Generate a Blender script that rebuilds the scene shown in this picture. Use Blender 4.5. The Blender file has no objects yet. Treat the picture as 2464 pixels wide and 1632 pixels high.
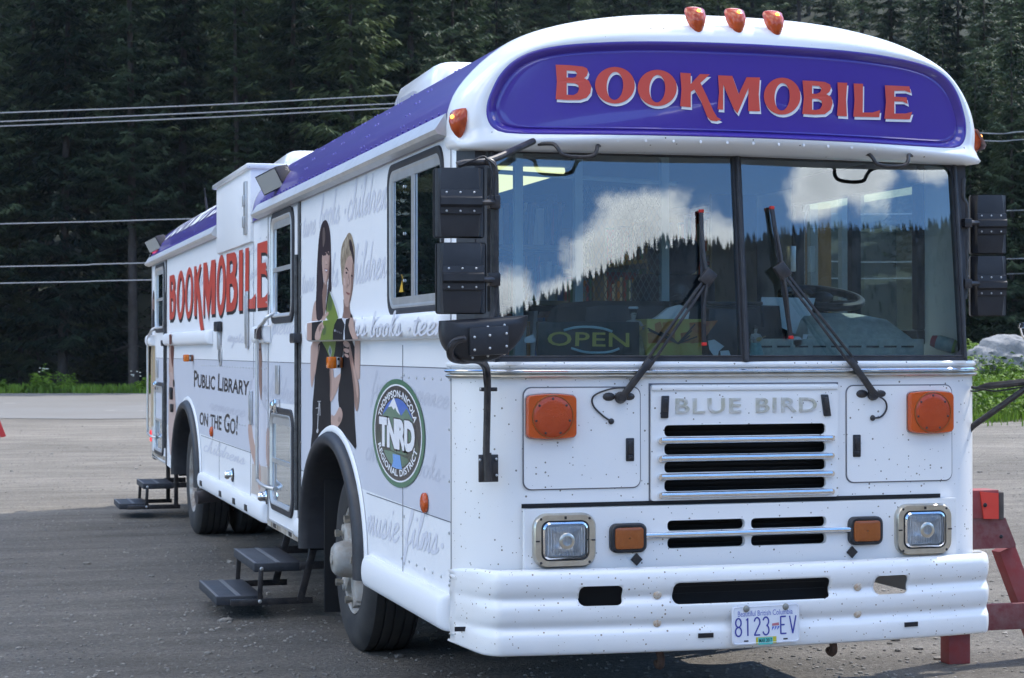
import bpy, bmesh, math, random
from mathutils import Vector, Matrix

scene = bpy.context.scene
COL = scene.collection
R = math.radians
rng = random.Random(7)

# ------------------------------------------------------------------ camera
CAM = Vector((-3.2195, -7.3986, 1.5942))
YAW, PITCH, ROLL, FPX = 0.287151, 0.006049, -0.000925, 4515.4
fw = Vector((math.sin(YAW)*math.cos(PITCH), math.cos(YAW)*math.cos(PITCH), math.sin(PITCH)))
rt0 = Vector((math.cos(YAW), -math.sin(YAW), 0)); up0 = rt0.cross(fw)
rt = rt0*math.cos(ROLL)+up0*math.sin(ROLL); up = up0*math.cos(ROLL)-rt0*math.sin(ROLL)
cd = bpy.data.cameras.new("camera"); cam = bpy.data.objects.new("camera", cd); COL.objects.link(cam)
cd.sensor_width = 36; cd.lens = 36*FPX/2464; cd.clip_end = 6000; cd.clip_start = 0.1
m = Matrix.Identity(4)
for i, a in enumerate((rt, up, -fw)):
    for j in range(3): m[j][i] = a[j]
m.translation = CAM
cam.matrix_world = m
cd.dof.use_dof = True; cd.dof.focus_distance = 8.2; cd.dof.aperture_fstop = 11
scene.camera = cam

# survey of the photograph: where a sight line meets a known plane of the place
def ray(px, py): return rt*((px-1232)/FPX) + up*(-(py-816)/FPX) + fw
def F(px, py, y=0.0):
    d = ray(px, py); q = CAM + d*((y-CAM.y)/d.y); return (q.x, q.z)
SX = -1.22
def S(px, py, x=SX):
    d = ray(px, py); q = CAM + d*((x-CAM.x)/d.x); return (q.y, q.z)
GZ = -0.06
def G(px, py, z=GZ):
    d = ray(px, py); q = CAM + d*((z-CAM.z)/d.z); return (q.x, q.y)
def at_depth(px, py, dep):
    return CAM + ray(px, py)*dep
def C(ox, oy, s, pts): return [(ox+x/s, oy+y/s) for x, y in pts]

# ------------------------------------------------------------------ light
SUN_AZ, SUN_EL = R(66), R(50)          # from +Y toward +X
sd = Vector((math.sin(SUN_AZ)*math.cos(SUN_EL), math.cos(SUN_AZ)*math.cos(SUN_EL), math.sin(SUN_EL)))
sl = bpy.data.lights.new("sun", 'SUN'); sl.energy = 2.05; sl.angle = R(0.5); sl.color = (1, .95, .87)
so = bpy.data.objects.new("sun", sl); COL.objects.link(so)
so.rotation_euler = (-sd).to_track_quat('-Z', 'Y').to_euler(); so.location = (20, 10, 30)

W = bpy.data.worlds.new("World"); scene.world = W; W.use_nodes = True
nt = W.node_tree; nt.nodes.clear()
def N(t, ty, **k):
    n = t.nodes.new(ty)
    for a, v in k.items(): setattr(n, a, v)
    return n
def math_(t, op, a, b=None, c=None):
    n = N(t, 'ShaderNodeMath', operation=op)
    for i, v in enumerate((a, b, c)):
        if v is None: continue
        if isinstance(v, (int, float)): n.inputs[i].default_value = v
        else: t.links.new(v, n.inputs[i])
    return n.outputs[0]
wo = N(nt, 'ShaderNodeOutputWorld')
sky = N(nt, 'ShaderNodeTexSky', sky_type='NISHITA', sun_disc=False, sun_elevation=SUN_EL, sun_rotation=SUN_AZ,
        altitude=1500, air_density=1.0, dust_density=0.1, ozone_density=2.5)
bgs = N(nt, 'ShaderNodeBackground'); bgs.inputs['Strength'].default_value = 0.15
hsv = N(nt, 'ShaderNodeHueSaturation'); hsv.inputs['Saturation'].default_value = 1.16; nt.links.new(sky.outputs[0], hsv.inputs['Color'])
nt.links.new(hsv.outputs[0], bgs.inputs['Color'])
tc = N(nt, 'ShaderNodeTexCoord'); dirv = tc.outputs['Generated']
def azel(az, el): return Vector((math.sin(R(az))*math.cos(R(el)), math.cos(R(az))*math.cos(R(el)), math.sin(R(el))))
CLOUDS = [(171.5, 12.4, 1.8), (169.6, 12.9, 1.7), (167.5, 12.7, 1.5), (166, 13.7, 1.7), (164.6, 14.6, 1.9), (163, 14.2, 1.8),
          (147.3, 15.5, 1.3), (145.8, 15.9, 1.5), (144.0, 16.1, 1.2),
          (205, 26, 9), (112, 30, 9), (250, 28, 12), (320, 38, 14), (20, 34, 11), (170, 58, 15), (250, 60, 17), (60, 78, 18), (285, 40, 12)]  # wider clouds out of view, added to fill the shade with white light
blob = None
nz1 = N(nt, 'ShaderNodeTexNoise'); nz1.inputs['Scale'].default_value = 26; nz1.inputs['Detail'].default_value = 7; nz1.inputs['Roughness'].default_value = .6
nt.links.new(dirv, nz1.inputs['Vector'])
nz2 = N(nt, 'ShaderNodeTexNoise'); nz2.inputs['Scale'].default_value = 6; nz2.inputs['Detail'].default_value = 9; nz2.inputs['Roughness'].default_value = .58
nt.links.new(dirv, nz2.inputs['Vector'])
for az, el, r in CLOUDS:
    vm = N(nt, 'ShaderNodeVectorMath', operation='DISTANCE'); nt.links.new(dirv, vm.inputs[0]); vm.inputs[1].default_value = azel(az, el)
    v = math_(nt, 'SUBTRACT', 1.0, math_(nt, 'DIVIDE', vm.outputs['Value'], R(r)))
    blob = v if blob is None else math_(nt, 'MAXIMUM', blob, v)
blob = math_(nt, 'MAXIMUM', blob, -1.2)
dens = math_(nt, 'ADD', blob, math_(nt, 'MULTIPLY', math_(nt, 'SUBTRACT', nz1.outputs['Fac'], .5), 1.9))
dens = math_(nt, 'ADD', dens, math_(nt, 'MULTIPLY', math_(nt, 'SUBTRACT', nz2.outputs['Fac'], .5), .7))
mr = N(nt, 'ShaderNodeMapRange', interpolation_type='SMOOTHSTEP'); mr.inputs[1].default_value = .02; mr.inputs[2].default_value = .46
nt.links.new(dens, mr.inputs[0])
shade = N(nt, 'ShaderNodeMapRange'); shade.inputs[1].default_value = .2; shade.inputs[2].default_value = .9; shade.inputs[3].default_value = 1.0; shade.inputs[4].default_value = .72
nt.links.new(dens, shade.inputs[0])
bgc = N(nt, 'ShaderNodeBackground'); bgc.inputs['Color'].default_value = (1, .985, .95, 1)
CLOUD_STRENGTH = 1.75
nt.links.new(math_(nt, 'MULTIPLY', shade.outputs[0], CLOUD_STRENGTH), bgc.inputs['Strength'])
mx = N(nt, 'ShaderNodeMixShader'); nt.links.new(mr.outputs[0], mx.inputs[0]); nt.links.new(bgs.outputs[0], mx.inputs[1]); nt.links.new(bgc.outputs[0], mx.inputs[2])
nt.links.new(mx.outputs[0], wo.inputs['Surface'])

vs = scene.view_settings; vs.view_transform = 'Standard'; vs.look = 'None'; vs.gamma = 1; vs.use_curve_mapping = False
vs.exposure = 1.62
scene.cycles.max_bounces = 8; scene.cycles.transparent_max_bounces = 16; scene.cycles.glossy_bounces = 4

# ------------------------------------------------------------------ materials
MATS = {}
def mat(name, col=(.8, .8, .8), rough=.5, metal=0.0, spec=.5, coat=0.0, bump=None, mottle=None, specks=None, emit=None, trans=0.0, ior=1.45, uvspace='Object'):
    """bump=(scale,strength[,dist]); mottle=(scale,amount[,other colour]); specks=(scale,threshold,colour)"""
    if name in MATS: return MATS[name]
    M = bpy.data.materials.new(name); M.use_nodes = True; t = M.node_tree
    b = t.nodes['Principled BSDF']
    b.inputs['Base Color'].default_value = (*col, 1); b.inputs['Roughness'].default_value = rough; b.inputs['Metallic'].default_value = metal
    b.inputs['Specular IOR Level'].default_value = spec; b.inputs['Coat Weight'].default_value = coat; b.inputs['Coat Roughness'].default_value = .05
    b.inputs['Transmission Weight'].default_value = trans; b.inputs['IOR'].default_value = ior
    tcn = N(t, 'ShaderNodeTexCoord'); vec = tcn.outputs[uvspace]
    c = None
    if mottle:
        nz = N(t, 'ShaderNodeTexNoise'); nz.inputs['Scale'].default_value = mottle[0]; nz.inputs['Detail'].default_value = 6; nz.inputs['Roughness'].default_value = .62
        t.links.new(vec, nz.inputs['Vector'])
        oc = mottle[2] if len(mottle) > 2 else tuple(x*.5 for x in col)
        rp = N(t, 'ShaderNodeMapRange'); rp.inputs[1].default_value = .35; rp.inputs[2].default_value = .68; rp.inputs[4].default_value = mottle[1]
        t.links.new(nz.outputs['Fac'], rp.inputs[0])
        mxn = N(t, 'ShaderNodeMix', data_type='RGBA'); mxn.inputs[6].default_value = (*col, 1); mxn.inputs[7].default_value = (*oc, 1)
        t.links.new(rp.outputs[0], mxn.inputs[0]); c = mxn.outputs[2]
    if specks:
        vo = N(t, 'ShaderNodeTexVoronoi'); vo.inputs['Scale'].default_value = specks[0]; t.links.new(vec, vo.inputs['Vector'])
        sep = N(t, 'ShaderNodeSeparateColor'); t.links.new(vo.outputs['Color'], sep.inputs[0])
        r_ = math_(t, 'MULTIPLY', math_(t, 'POWER', sep.outputs[0], 9.0), specks[1])
        msk = math_(t, 'LESS_THAN', vo.outputs['Distance'], r_)
        mxs = N(t, 'ShaderNodeMix', data_type='RGBA'); mxs.inputs[6].default_value = (*col, 1)
        if c is not None: t.links.new(c, mxs.inputs[6])
        mxs.inputs[7].default_value = (*specks[2], 1); t.links.new(msk, mxs.inputs[0]); c = mxs.outputs[2]
    if c is not None: t.links.new(c, b.inputs['Base Color'])
    if bump:
        nb = N(t, 'ShaderNodeTexNoise'); nb.inputs['Scale'].default_value = bump[0]; nb.inputs['Detail'].default_value = 5
        t.links.new(vec, nb.inputs['Vector'])
        bn = N(t, 'ShaderNodeBump'); bn.inputs['Strength'].default_value = bump[1]; bn.inputs['Distance'].default_value = bump[2] if len(bump) > 2 else .01
        t.links.new(nb.outputs['Fac'], bn.inputs['Height']); t.links.new(bn.outputs[0], b.inputs['Normal'])
    if emit:
        b.inputs['Emission Color'].default_value = (*emit[0], 1); b.inputs['Emission Strength'].default_value = emit[1]
    MATS[name] = M
    return M

def glass(name, tint, refl):
    M = bpy.data.materials.new(name); M.use_nodes = True; t = M.node_tree; t.nodes.clear()
    o = N(t, 'ShaderNodeOutputMaterial'); tr = N(t, 'ShaderNodeBsdfTransparent'); tr.inputs[0].default_value = (*tint, 1)
    gl = N(t, 'ShaderNodeBsdfGlossy'); gl.inputs['Roughness'].default_value = 0.0; gl.inputs[0].default_value = (.80, .90, 1, 1)
    fr = N(t, 'ShaderNodeFresnel'); fr.inputs['IOR'].default_value = 1.5
    fac = math_(t, 'MINIMUM', math_(t, 'MULTIPLY', fr.outputs[0], refl), .95)
    x = N(t, 'ShaderNodeMixShader'); t.links.new(fac, x.inputs[0]); t.links.new(tr.outputs[0], x.inputs[1]); t.links.new(gl.outputs[0], x.inputs[2])
    t.links.new(x.outputs[0], o.inputs[0]); MATS[name] = M
    return M

WHITE = mat('white paint chipped', (.80, .80, .80), .28, coat=.5, specks=(75, .34, (.20, .18, .155)), mottle=(3, .05, (.68, .66, .62)), bump=(3, .06, .02))
WHITES = mat('white wrap', (.80, .805, .82), .42, spec=.3, mottle=(2.2, .07, (.66, .66, .65)), bump=(2.5, .05, .02))
CAPW = mat('white gelcoat', (.80, .80, .80), .26, coat=.5, mottle=(4, .06, (.66, .64, .6)), specks=(36, .2, (.25, .23, .2)))
PURPLE = mat('purple paint', (.060, .032, .30), .20, coat=.7, mottle=(9, .25, (.065, .036, .25)), bump=(2, .05, .03))
GREYB = mat('grey wrap band', (.585, .60, .66), .42, spec=.3, mottle=(1.6, .2, (.50, .52, .58)))
ALU = mat('aluminium', (.60, .60, .60), .42, metal=.75, mottle=(12, .4, (.42, .41, .39)))
CHROME = mat('chrome', (.82, .82, .83), .12, metal=1.0, mottle=(30, .3, (.6, .58, .52)))
CHROMED = mat('dull chrome', (.62, .59, .52), .3, metal=.9, mottle=(18, .6, (.45, .41, .34)))
BLACK = mat('black rubber', (.022, .022, .026), .5, mottle=(14, .5, (.05, .05, .055)))
PLAST = mat('black plastic', (.014, .015, .019), .42, mottle=(7, .7, (.035, .036, .042)), bump=(60, .15, .003))
METB = mat('black metal', (.016, .016, .019), .38, mottle=(26, .75, (.07, .06, .055)))
DARK = mat('dark cavity', (.008, .008, .009), .8)
TYRE = mat('tyre rubber', (.022, .022, .024), .72, mottle=(7, .6, (.06, .057, .052)), bump=(40, .2, .004))
RIMW = mat('wheel paint', (.40, .40, .385), .45, mottle=(9, .75, (.20, .15, .10)))
AMBER = mat('amber lens', (.54, .082, .008), .22, coat=.3, mottle=(5, .5, (.42, .055, .008)), bump=(160, .35, .003))
AMBER2 = mat('amber lens disc', (.48, .062, .009), .22, coat=.3, mottle=(6, .7, (.34, .036, .008)), bump=(190, .5, .003))
AMBERD = mat('dark amber lens', (.30, .085, .015), .3, coat=.4, mottle=(60, .5, (.2, .04, .01)))
AMBERR = mat('amber roof lens', (.52, .075, .010), .2, coat=.3, mottle=(28, .8, (.28, .03, .006)), bump=(60, .5, .004))
AMBERL = mat('lit amber bulb', (1, .35, .05), .3, emit=((1, .32, .04), 2.2))
REDL = mat('red lens', (.65, .02, .03), .2, coat=.6, emit=((1, .04, .05), .35))
LENSG = glass('headlamp glass', (.90, .90, .90), 1.1)
GLASSD = glass('driver window glass', (.75, .85, .85), .3)
LENS = mat('clear lens', (.90, .90, .90), .28, metal=.45, mottle=(26, .5, (.50, .51, .52)), bump=(22, .6, .012))
SEAM = mat('panel seam', (.13, .13, .15), .6)
REDP = mat('red lettering', (.60, .075, .05), .35, mottle=(14, .3, (.55, .09, .065)))
WHTL = mat('white lettering', (.80, .80, .82), .35)
WHITEB = mat('white bumper paint', (.80, .80, .80), .3, coat=.4, specks=(85, .38, (.24, .18, .13)), mottle=(5, .16, (.60, .57, .52)), bump=(2, .1, .02))
BLKL = mat('black lettering', (.012, .012, .016), .4)
SCRIPT = mat('script lettering', (.66, .67, .73), .42, spec=.3)
SCRIPT2 = mat('script lettering on grey', (.525, .54, .605), .42, spec=.3)
BADGE = mat('flaking chrome badge', (.70, .71, .72), .3, metal=.5, mottle=(25, .9, (.48, .48, .38)), bump=(40, .5, .006))
GLASS = glass('windshield glass', (.74, .90, .92), 3.4)
GLASSW = glass('side window glass', (.19, .25, .26), 1.25)
INTW = mat('interior panel', (.50, .56, .56), .6, mottle=(4, .3, (.42, .48, .48)))
INTD = mat('dark interior', (.05, .05, .05), .7)

# ------------------------------------------------------------------ object helpers
def tag(o, label, cat, group=None, kind=None):
    if label: o['label'] = label
    if cat: o['category'] = cat
    if group: o['group'] = group
    if kind: o['kind'] = kind
    return o
def empty(name, loc, label, cat, group=None):
    o = bpy.data.objects.new(name, None); COL.objects.link(o); o.location = loc; o.empty_display_size = .3
    return tag(o, label, cat, group)
def wloc(p):
    v = Vector(p.location)
    while p.parent: p = p.parent; v = v + Vector(p.location)
    return v
def obj(name, geo, material, parent=None, smooth=35, loc=None, label=None):
    """geo = (verts, faces) in world coordinates (or relative to loc)"""
    me = bpy.data.meshes.new(name); me.from_pydata([tuple(v) for v in geo[0]], [], geo[1]); me.update()
    if smooth:
        me.shade_smooth(); me.set_sharp_from_angle(angle=R(smooth))
    o = bpy.data.objects.new(name, me); COL.objects.link(o)
    for mm in (material if isinstance(material, (list, tuple)) else [material]): me.materials.append(mm)
    if parent is not None:
        o.parent = parent
        if loc is None: o.location = -wloc(parent)
        else: o.location = Vector(loc)-wloc(parent)
    elif loc is not None: o.location = loc
    if label: o['label'] = label
    return o
class MB:
    def __init__(s): s.v = []; s.f = []
    def add(s, v, f):
        n = len(s.v); s.v += [tuple(x) for x in v]; s.f += [tuple(i+n for i in q) for q in f]; return s
    def box(s, x0, x1, y0, y1, z0, z1, bev=0.0, seg=2):
        bm = bmesh.new(); bmesh.ops.create_cube(bm, size=1)
        for q in bm.verts: q.co = Vector(((x0+x1)/2+q.co.x*(x1-x0), (y0+y1)/2+q.co.y*(y1-y0), (z0+z1)/2+q.co.z*(z1-z0)))
        if bev: bmesh.ops.bevel(bm, geom=bm.edges[:], offset=bev, segments=seg, affect='EDGES', profile=.5)
        return s.bm(bm)
    def bm(s, bm):
        bm.verts.index_update(); s.add([q.co[:] for q in bm.verts], [[q.index for q in f.verts] for f in bm.faces]); bm.free(); return s
    def obox(s, c, ax, ay, az, bev=0.0):
        """oriented box: centre and three half-axis vectors"""
        k = MB().box(-1, 1, -1, 1, -1, 1) if not bev else None
        c, ax, ay, az = map(Vector, (c, ax, ay, az))
        if bev:
            lx, ly, lz = ax.length, ay.length, az.length
            k = MB().box(-lx, lx, -ly, ly, -lz, lz, bev)
            return s.add([c+ax.normalized()*p[0]+ay.normalized()*p[1]+az.normalized()*p[2] for p in k.v], k.f)
        return s.add([c+ax*p[0]+ay*p[1]+az*p[2] for p in k.v], k.f)
    def beam(s, a, b, w, h, upv=(0, 0, 1), bev=.003):
        a, b = Vector(a), Vector(b); d = (b-a); u = Vector(upv); sx = d.cross(u).normalized(); u2 = sx.cross(d).normalized()
        return s.obox((a+b)/2, d/2, sx*(w/2), u2*(h/2), bev)
    def tube(s, pts, r, n=10, cap=True):
        pts = [Vector(p) for p in pts]; rs = r if isinstance(r, (list, tuple)) else [r]*len(pts)
        base = len(s.v); prev = None
        for i, p in enumerate(pts):
            t = (pts[min(i+1, len(pts)-1)]-pts[max(i-1, 0)]).normalized()
            if prev is None:
                a = Vector((0, 0, 1)) if abs(t.z) < .9 else Vector((1, 0, 0)); prev = t.cross(a).normalized()
            prev = (prev - t*prev.dot(t)).normalized(); q = t.cross(prev)
            for k in range(n):
                an = 2*math.pi*k/n; s.v.append(tuple(p+(prev*math.cos(an)+q*math.sin(an))*rs[i]))
        for i in range(len(pts)-1):
            for k in range(n):
                a = base+i*n+k; b = base+i*n+(k+1) % n; s.f.append((a, b, b+n, a+n))
        if cap:
            s.f.append(tuple(base+k for k in reversed(range(n)))); e = base+(len(pts)-1)*n; s.f.append(tuple(e+k for k in range(n)))
        return s
    def lathe(s, prof, c, axis='x', n=48, closed=False):
        """prof = [(along axis, radius)]"""
        base = len(s.v); c = Vector(c)
        A = {'x': (Vector((1, 0, 0)), Vector((0, 1, 0)), Vector((0, 0, 1))), 'y': (Vector((0, 1, 0)), Vector((1, 0, 0)), Vector((0, 0, 1))), 'z': (Vector((0, 0, 1)), Vector((1, 0, 0)), Vector((0, 1, 0)))}[axis]
        for a, r in prof:
            for k in range(n):
                an = 2*math.pi*k/n; s.v.append(tuple(c+A[0]*a+(A[1]*math.cos(an)+A[2]*math.sin(an))*r))
        L = len(prof)
        for i in range(L if closed else L-1):
            j = (i+1) % L
            for k in range(n):
                s.f.append((base+i*n+k, base+i*n+(k+1) % n, base+j*n+(k+1) % n, base+j*n+k))
        return s
    def sphere(s, c, r, sc=(1, 1, 1), u=14, v=9):
        bm = bmesh.new(); bmesh.ops.create_uvsphere(bm, u_segments=u, v_segments=v, radius=r)
        for q in bm.verts: q.co = Vector((c[0]+q.co.x*sc[0], c[1]+q.co.y*sc[1], c[2]+q.co.z*sc[2]))
        return s.bm(bm)
    def loft(s, rings, closed=True):
        n = len(rings[0]); b = len(s.v)
        for r in rings: s.v += [tuple(p) for p in r]
        for i in range(len(rings)-1):
            for k in range(n if closed else n-1):
                a = b+i*n+k; c = b+i*n+(k+1) % n; s.f.append((a, c, c+n, a+n))
        return s
    @property
    def geo(s): return (s.v, s.f)

def fill(loops, depth=0.0, bezier=False):
    """fill 2-D loops (holes by even-odd), optionally with thickness: verts (u,v,w), faces"""
    cu = bpy.data.curves.new('tmp', 'CURVE'); cu.dimensions = '2D'; cu.fill_mode = 'BOTH' if depth else 'FRONT'; cu.extrude = depth/2
    for lp in loops:
        sp = cu.splines.new('POLY'); sp.points.add(len(lp)-1); sp.use_cyclic_u = True
        for p, q in zip(sp.points, lp): p.co = (q[0], q[1], 0, 1)
    return _tomesh(cu)
def _tomesh(cu):
    o = bpy.data.objects.new('tmp', cu); me = bpy.data.meshes.new_from_object(o)
    v = [tuple(x.co) for x in me.vertices]; f = [tuple(p.vertices) for p in me.polygons]
    bpy.data.objects.remove(o); bpy.data.curves.remove(cu); bpy.data.meshes.remove(me)
    return v, f
def text(body, bold=0.0, depth=0.0, shear=0.0, small=None, spacing=1.0, wordsp=1.0):
    cu = bpy.data.curves.new('tmp', 'FONT'); cu.body = body; cu.offset = bold; cu.extrude = depth/2; cu.shear = shear; cu.space_character = spacing; cu.space_word = wordsp
    cu.resolution_u = 3; cu.fill_mode = 'BOTH' if depth else 'FRONT'
    if small:
        cu.small_caps_scale = small
        for i, ch in enumerate(body):
            if ch.islower(): cu.body_format[i].use_small_caps = True
    v, f = _tomesh(cu)
    x0 = min(p[0] for p in v); x1 = max(p[0] for p in v); y0 = min(p[1] for p in v); y1 = max(p[1] for p in v)
    return [((p[0]-x0)/(x1-x0), (p[1]-y0)/(y1-y0), p[2]) for p in v], f
def quadmap(v, q):
    """unit-square verts onto a quad q = bottom-left, bottom-right, top-right, top-left (2-D)"""
    out = []
    for a, b, c in v:
        x = (1-a)*(1-b)*q[0][0]+a*(1-b)*q[1][0]+a*b*q[2][0]+(1-a)*b*q[3][0]
        y = (1-a)*(1-b)*q[0][1]+a*(1-b)*q[1][1]+a*b*q[2][1]+(1-a)*b*q[3][1]
        out.append((x, y, c))
    return out
def on_front(g, y): return ([(a, y-c, b) for a, b, c in g[0]], g[1])
def on_side(g, x): return ([(x-c, a, b) for a, b, c in g[0]], g[1])
def rr(x0, x1, z0, z1, r, n=5):
    p = []
    for cx, cz, a0 in ((x1-r, z1-r, 0), (x0+r, z1-r, 90), (x0+r, z0+r, 180), (x1-r, z0+r, 270)):
        for k in range(n+1):
            a = R(a0+90*k/n); p.append((cx+r*math.cos(a), cz+r*math.sin(a)))
    return p
def ell(cx, cy, rx, ry, n=28, tilt=0.0):
    return [(cx+rx*math.cos(2*math.pi*k/n)+tilt*ry*math.sin(2*math.pi*k/n), cy+ry*math.sin(2*math.pi*k/n)) for k in range(n)]
def smooth_loop(p, it=2):
    for _ in range(it):
        q = []
        for i in range(len(p)):
            a, b = p[i], p[(i+1) % len(p)]
            q += [(a[0]*.75+b[0]*.25, a[1]*.75+b[1]*.25), (a[0]*.25+b[0]*.75, a[1]*.25+b[1]*.75)]
        p = q
    return p
def merge(*gs):
    b = MB()
    for g in gs: b.add(*g)
    return b.geo

# ================================================================== the ground
def hgt(x, y):
    """terrain height"""
    d = (x-CAM.x)*math.sin(YAW)+(y-CAM.y)*math.cos(YAW); l = (x-CAM.x)*math.cos(YAW)-(y-CAM.y)*math.sin(YAW)
    z = GZ
    # grass bank to the right of the bus
    if l > 2:
        e = 39+0.10*(l-9)**2*.2
        k = min(1, max(0, (d-e)/9.0)); k = k*k*(3-2*k)
        s = min(1, max(0, (l-2.0)/3.0))
        z += 1.35*k*s*(1 if d < 75 else 1)
    base = 84 if l < 2 else 84
    if d > base:
        t = d-base
        z += .30*t if t < 60 else 18+.42*(t-60)
        z += 1.5*math.sin(x*.11)*math.sin(y*.07)*min(1, t/30)
    return z
def grid(us, vs_, f):
    v = [f(a, b) for b in vs_ for a in us]; n = len(us); fc = []
    for j in range(len(vs_)-1):
        for i in range(n-1): a = j*n+i; fc.append((a, a+1, a+n+1, a+n))
    return v, fc
def span(segs):
    o = []
    for a, b, st in segs:
        x = a
        while x < b-1e-6: o.append(x); x += st
    o.append(segs[-1][1]); return o
def gmat():
    M = bpy.data.materials.new('gravel'); M.use_nodes = True; t = M.node_tree; b = t.nodes['Principled BSDF']; b.inputs['Roughness'].default_value = .9
    b.inputs['Specular IOR Level'].default_value = .15
    tcn = N(t, 'ShaderNodeTexCoord'); vec = tcn.outputs['Object']
    def noise(sc, det=5, r=.6, vv=vec):
        n = N(t, 'ShaderNodeTexNoise'); n.inputs['Scale'].default_value = sc; n.inputs['Detail'].default_value = det; n.inputs['Roughness'].default_value = r; t.links.new(vv, n.inputs['Vector']); return n.outputs['Fac']
    mp = N(t, 'ShaderNodeMapping'); mp.inputs['Scale'].default_value = (.35, 1.6, 1); mp.inputs['Rotation'].default_value = (0, 0, -YAW-.12); t.links.new(vec, mp.inputs[0])
    ramp = N(t, 'ShaderNodeValToRGB'); e = ramp.color_ramp.elements
    e[0].position = .30; e[0].color = (.084, .077, .068, 1); e[1].position = .70; e[1].color = (.365, .335, .292, 1)
    k = e.new(.5); k.color = (.200, .183, .160, 1)
    mixv = math_(t, 'ADD', math_(t, 'MULTIPLY', noise(30, 8, .82), .62), math_(t, 'MULTIPLY', noise(1.7, 5, .65, mp.outputs[0]), .38))
    big = noise(.22, 4, .6); mixv = math_(t, 'ADD', mixv, math_(t, 'MULTIPLY', math_(t, 'SUBTRACT', big, .5), .28)); fine = noise(85, 3, .7); mixv = math_(t, 'ADD', mixv, math_(t, 'MULTIPLY', math_(t, 'SUBTRACT', fine, .5), .35))
    t.links.new(mixv, ramp.inputs[0])
    vo = N(t, 'ShaderNodeTexVoronoi'); vo.inputs['Scale'].default_value = 34; t.links.new(vec, vo.inputs['Vector'])
    sp = N(t, 'ShaderNodeSeparateColor'); t.links.new(vo.outputs['Color'], sp.inputs[0])
    st = math_(t, 'LESS_THAN', vo.outputs['Distance'], math_(t, 'MULTIPLY', math_(t, 'POWER', sp.outputs[0], 4.0), .42))
    sc_ = N(t, 'ShaderNodeMix', data_type='RGBA'); t.links.new(math_(t, 'MULTIPLY', st, .7), sc_.inputs[0]); t.links.new(ramp.outputs[0], sc_.inputs[6])
    stc = N(t, 'ShaderNodeMix', data_type='RGBA'); stc.inputs[6].default_value = (.06, .053, .046, 1); stc.inputs[7].default_value = (.42, .395, .355, 1); t.links.new(sp.outputs[1], stc.inputs[0]); t.links.new(stc.outputs[2], sc_.inputs[7])
    t.links.new(sc_.outputs[2], b.inputs['Base Color'])
    bn = N(t, 'ShaderNodeBump'); bn.inputs['Strength'].default_value = 1.0; bn.inputs['Distance'].default_value = .045
    hh = math_(t, 'ADD', math_(t, 'ADD', noise(30, 6, .75), math_(t, 'MULTIPLY', st, .35)), math_(t, 'MULTIPLY', noise(3, 4), .8))
    t.links.new(hh, bn.inputs['Height']); t.links.new(bn.outputs[0], b.inputs['Normal'])
    return M
GRAVEL = gmat()
xs = span([(-2500, -500, 250), (-500, -100, 50), (-100, 140, 4), (140, 500, 45), (500, 2500, 250)]); ys = span([(-1800, -100, 170), (-100, 20, 20), (20, 200, 3), (200, 900, 25), (900, 1000, 100)])
SOIL = mat('forest floor', (.007, .013, .005), .95, mottle=(.3, .7, (.012, .020, .006)))
g = grid(xs, ys, lambda x, y: (x, y, hgt(x, min(y, 900))))
go = obj('ground', g, [GRAVEL, SOIL], smooth=60); go['kind'] = 'structure'
for p in go.data.polygons:
    c = p.center; d = (c.x-CAM.x)*math.sin(YAW)+(c.y-CAM.y)*math.cos(YAW)
    if d > 78 or c.z > GZ+.15: p.material_index = 1
# the paved road across the back of the yard
ROADM = mat('worn asphalt', (.158, .156, .152), .85, mottle=(.25, .9, (.135, .126, .115)), bump=(30, .4, .01), specks=(1.2, .25, (.25, .24, .22)))
def axp(d, l): return (CAM.x+d*math.sin(YAW)+l*math.cos(YAW), CAM.y+d*math.cos(YAW)-l*math.sin(YAW))
rv = []; 
for k in range(41):
    l = -110+k*4.0
    wob = .8*math.sin(k*1.7)
    for d in (46+wob, 58, 72.5): x, y = axp(d, l); rv.append((x, y, GZ+.012))
rf = []
for k in range(40):
    for j in range(2): a = k*3+j; rf.append((a, a+3, a+4, a+1))
ro = obj('road', (rv, rf), ROADM, smooth=0); ro['kind'] = 'structure'

# ================================================================== the bookmobile
BUS = empty('bookmobile', (0, 6.5, GZ), 'white and purple bookmobile bus with red lettering and two women pictured on its side', 'bus')
def part(name, g, m, parent=BUS, smooth=35, label=None): return obj(name, g, m, parent, smooth, label=label)
HW = 1.22; YR = 13.05; ZB = .43; ZD = 2.53
FY, RY = 2.86, 9.72              # wheel arch centres
# --- right side wall: outline with arch notches and window holes
def arch(yc, hw, zt, n=14, zb=ZB):
    return [(yc+hw*math.cos(math.pi*k/n), (zb if k in (0, n) else .50+(zt-.50)*math.sin(math.pi*k/n))) for k in range(n+1)]
A1 = arch(FY, .87, 1.145); A2 = arch(RY, .96, 1.145)
out = [(.28, ZB), (.28, ZD), (YR, ZD), (YR, ZB+.06)] + A2 + A1
SL = rr(.43, 1.445, 1.79, 2.455, .09)                    # sliding window
D1U = rr(4.17, 4.955, 1.815, 2.455, .10); D1L = rr(4.185, 4.99, .59, 1.18, .10)
D2U = rr(11.75, 12.56, 1.825, 2.445, .10); D2L = rr(11.85, 12.68, .56, 1.225, .10)
g = fill([out, SL, D1U, D1L, D2U, D2L], .03)
part('side_panel', on_side(g, -HW+.016), WHITES)
outl = [(.28, ZB), (.28, ZD), (YR, ZD), (YR, ZB)] + A2 + A1
DRW = rr(.62, 1.98, 1.68, 2.40, .14)
gl = fill([outl, DRW], .03)
part('side_panel', on_side(gl, HW-.016), WHITES, label='far side wall with the driver window')
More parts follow.
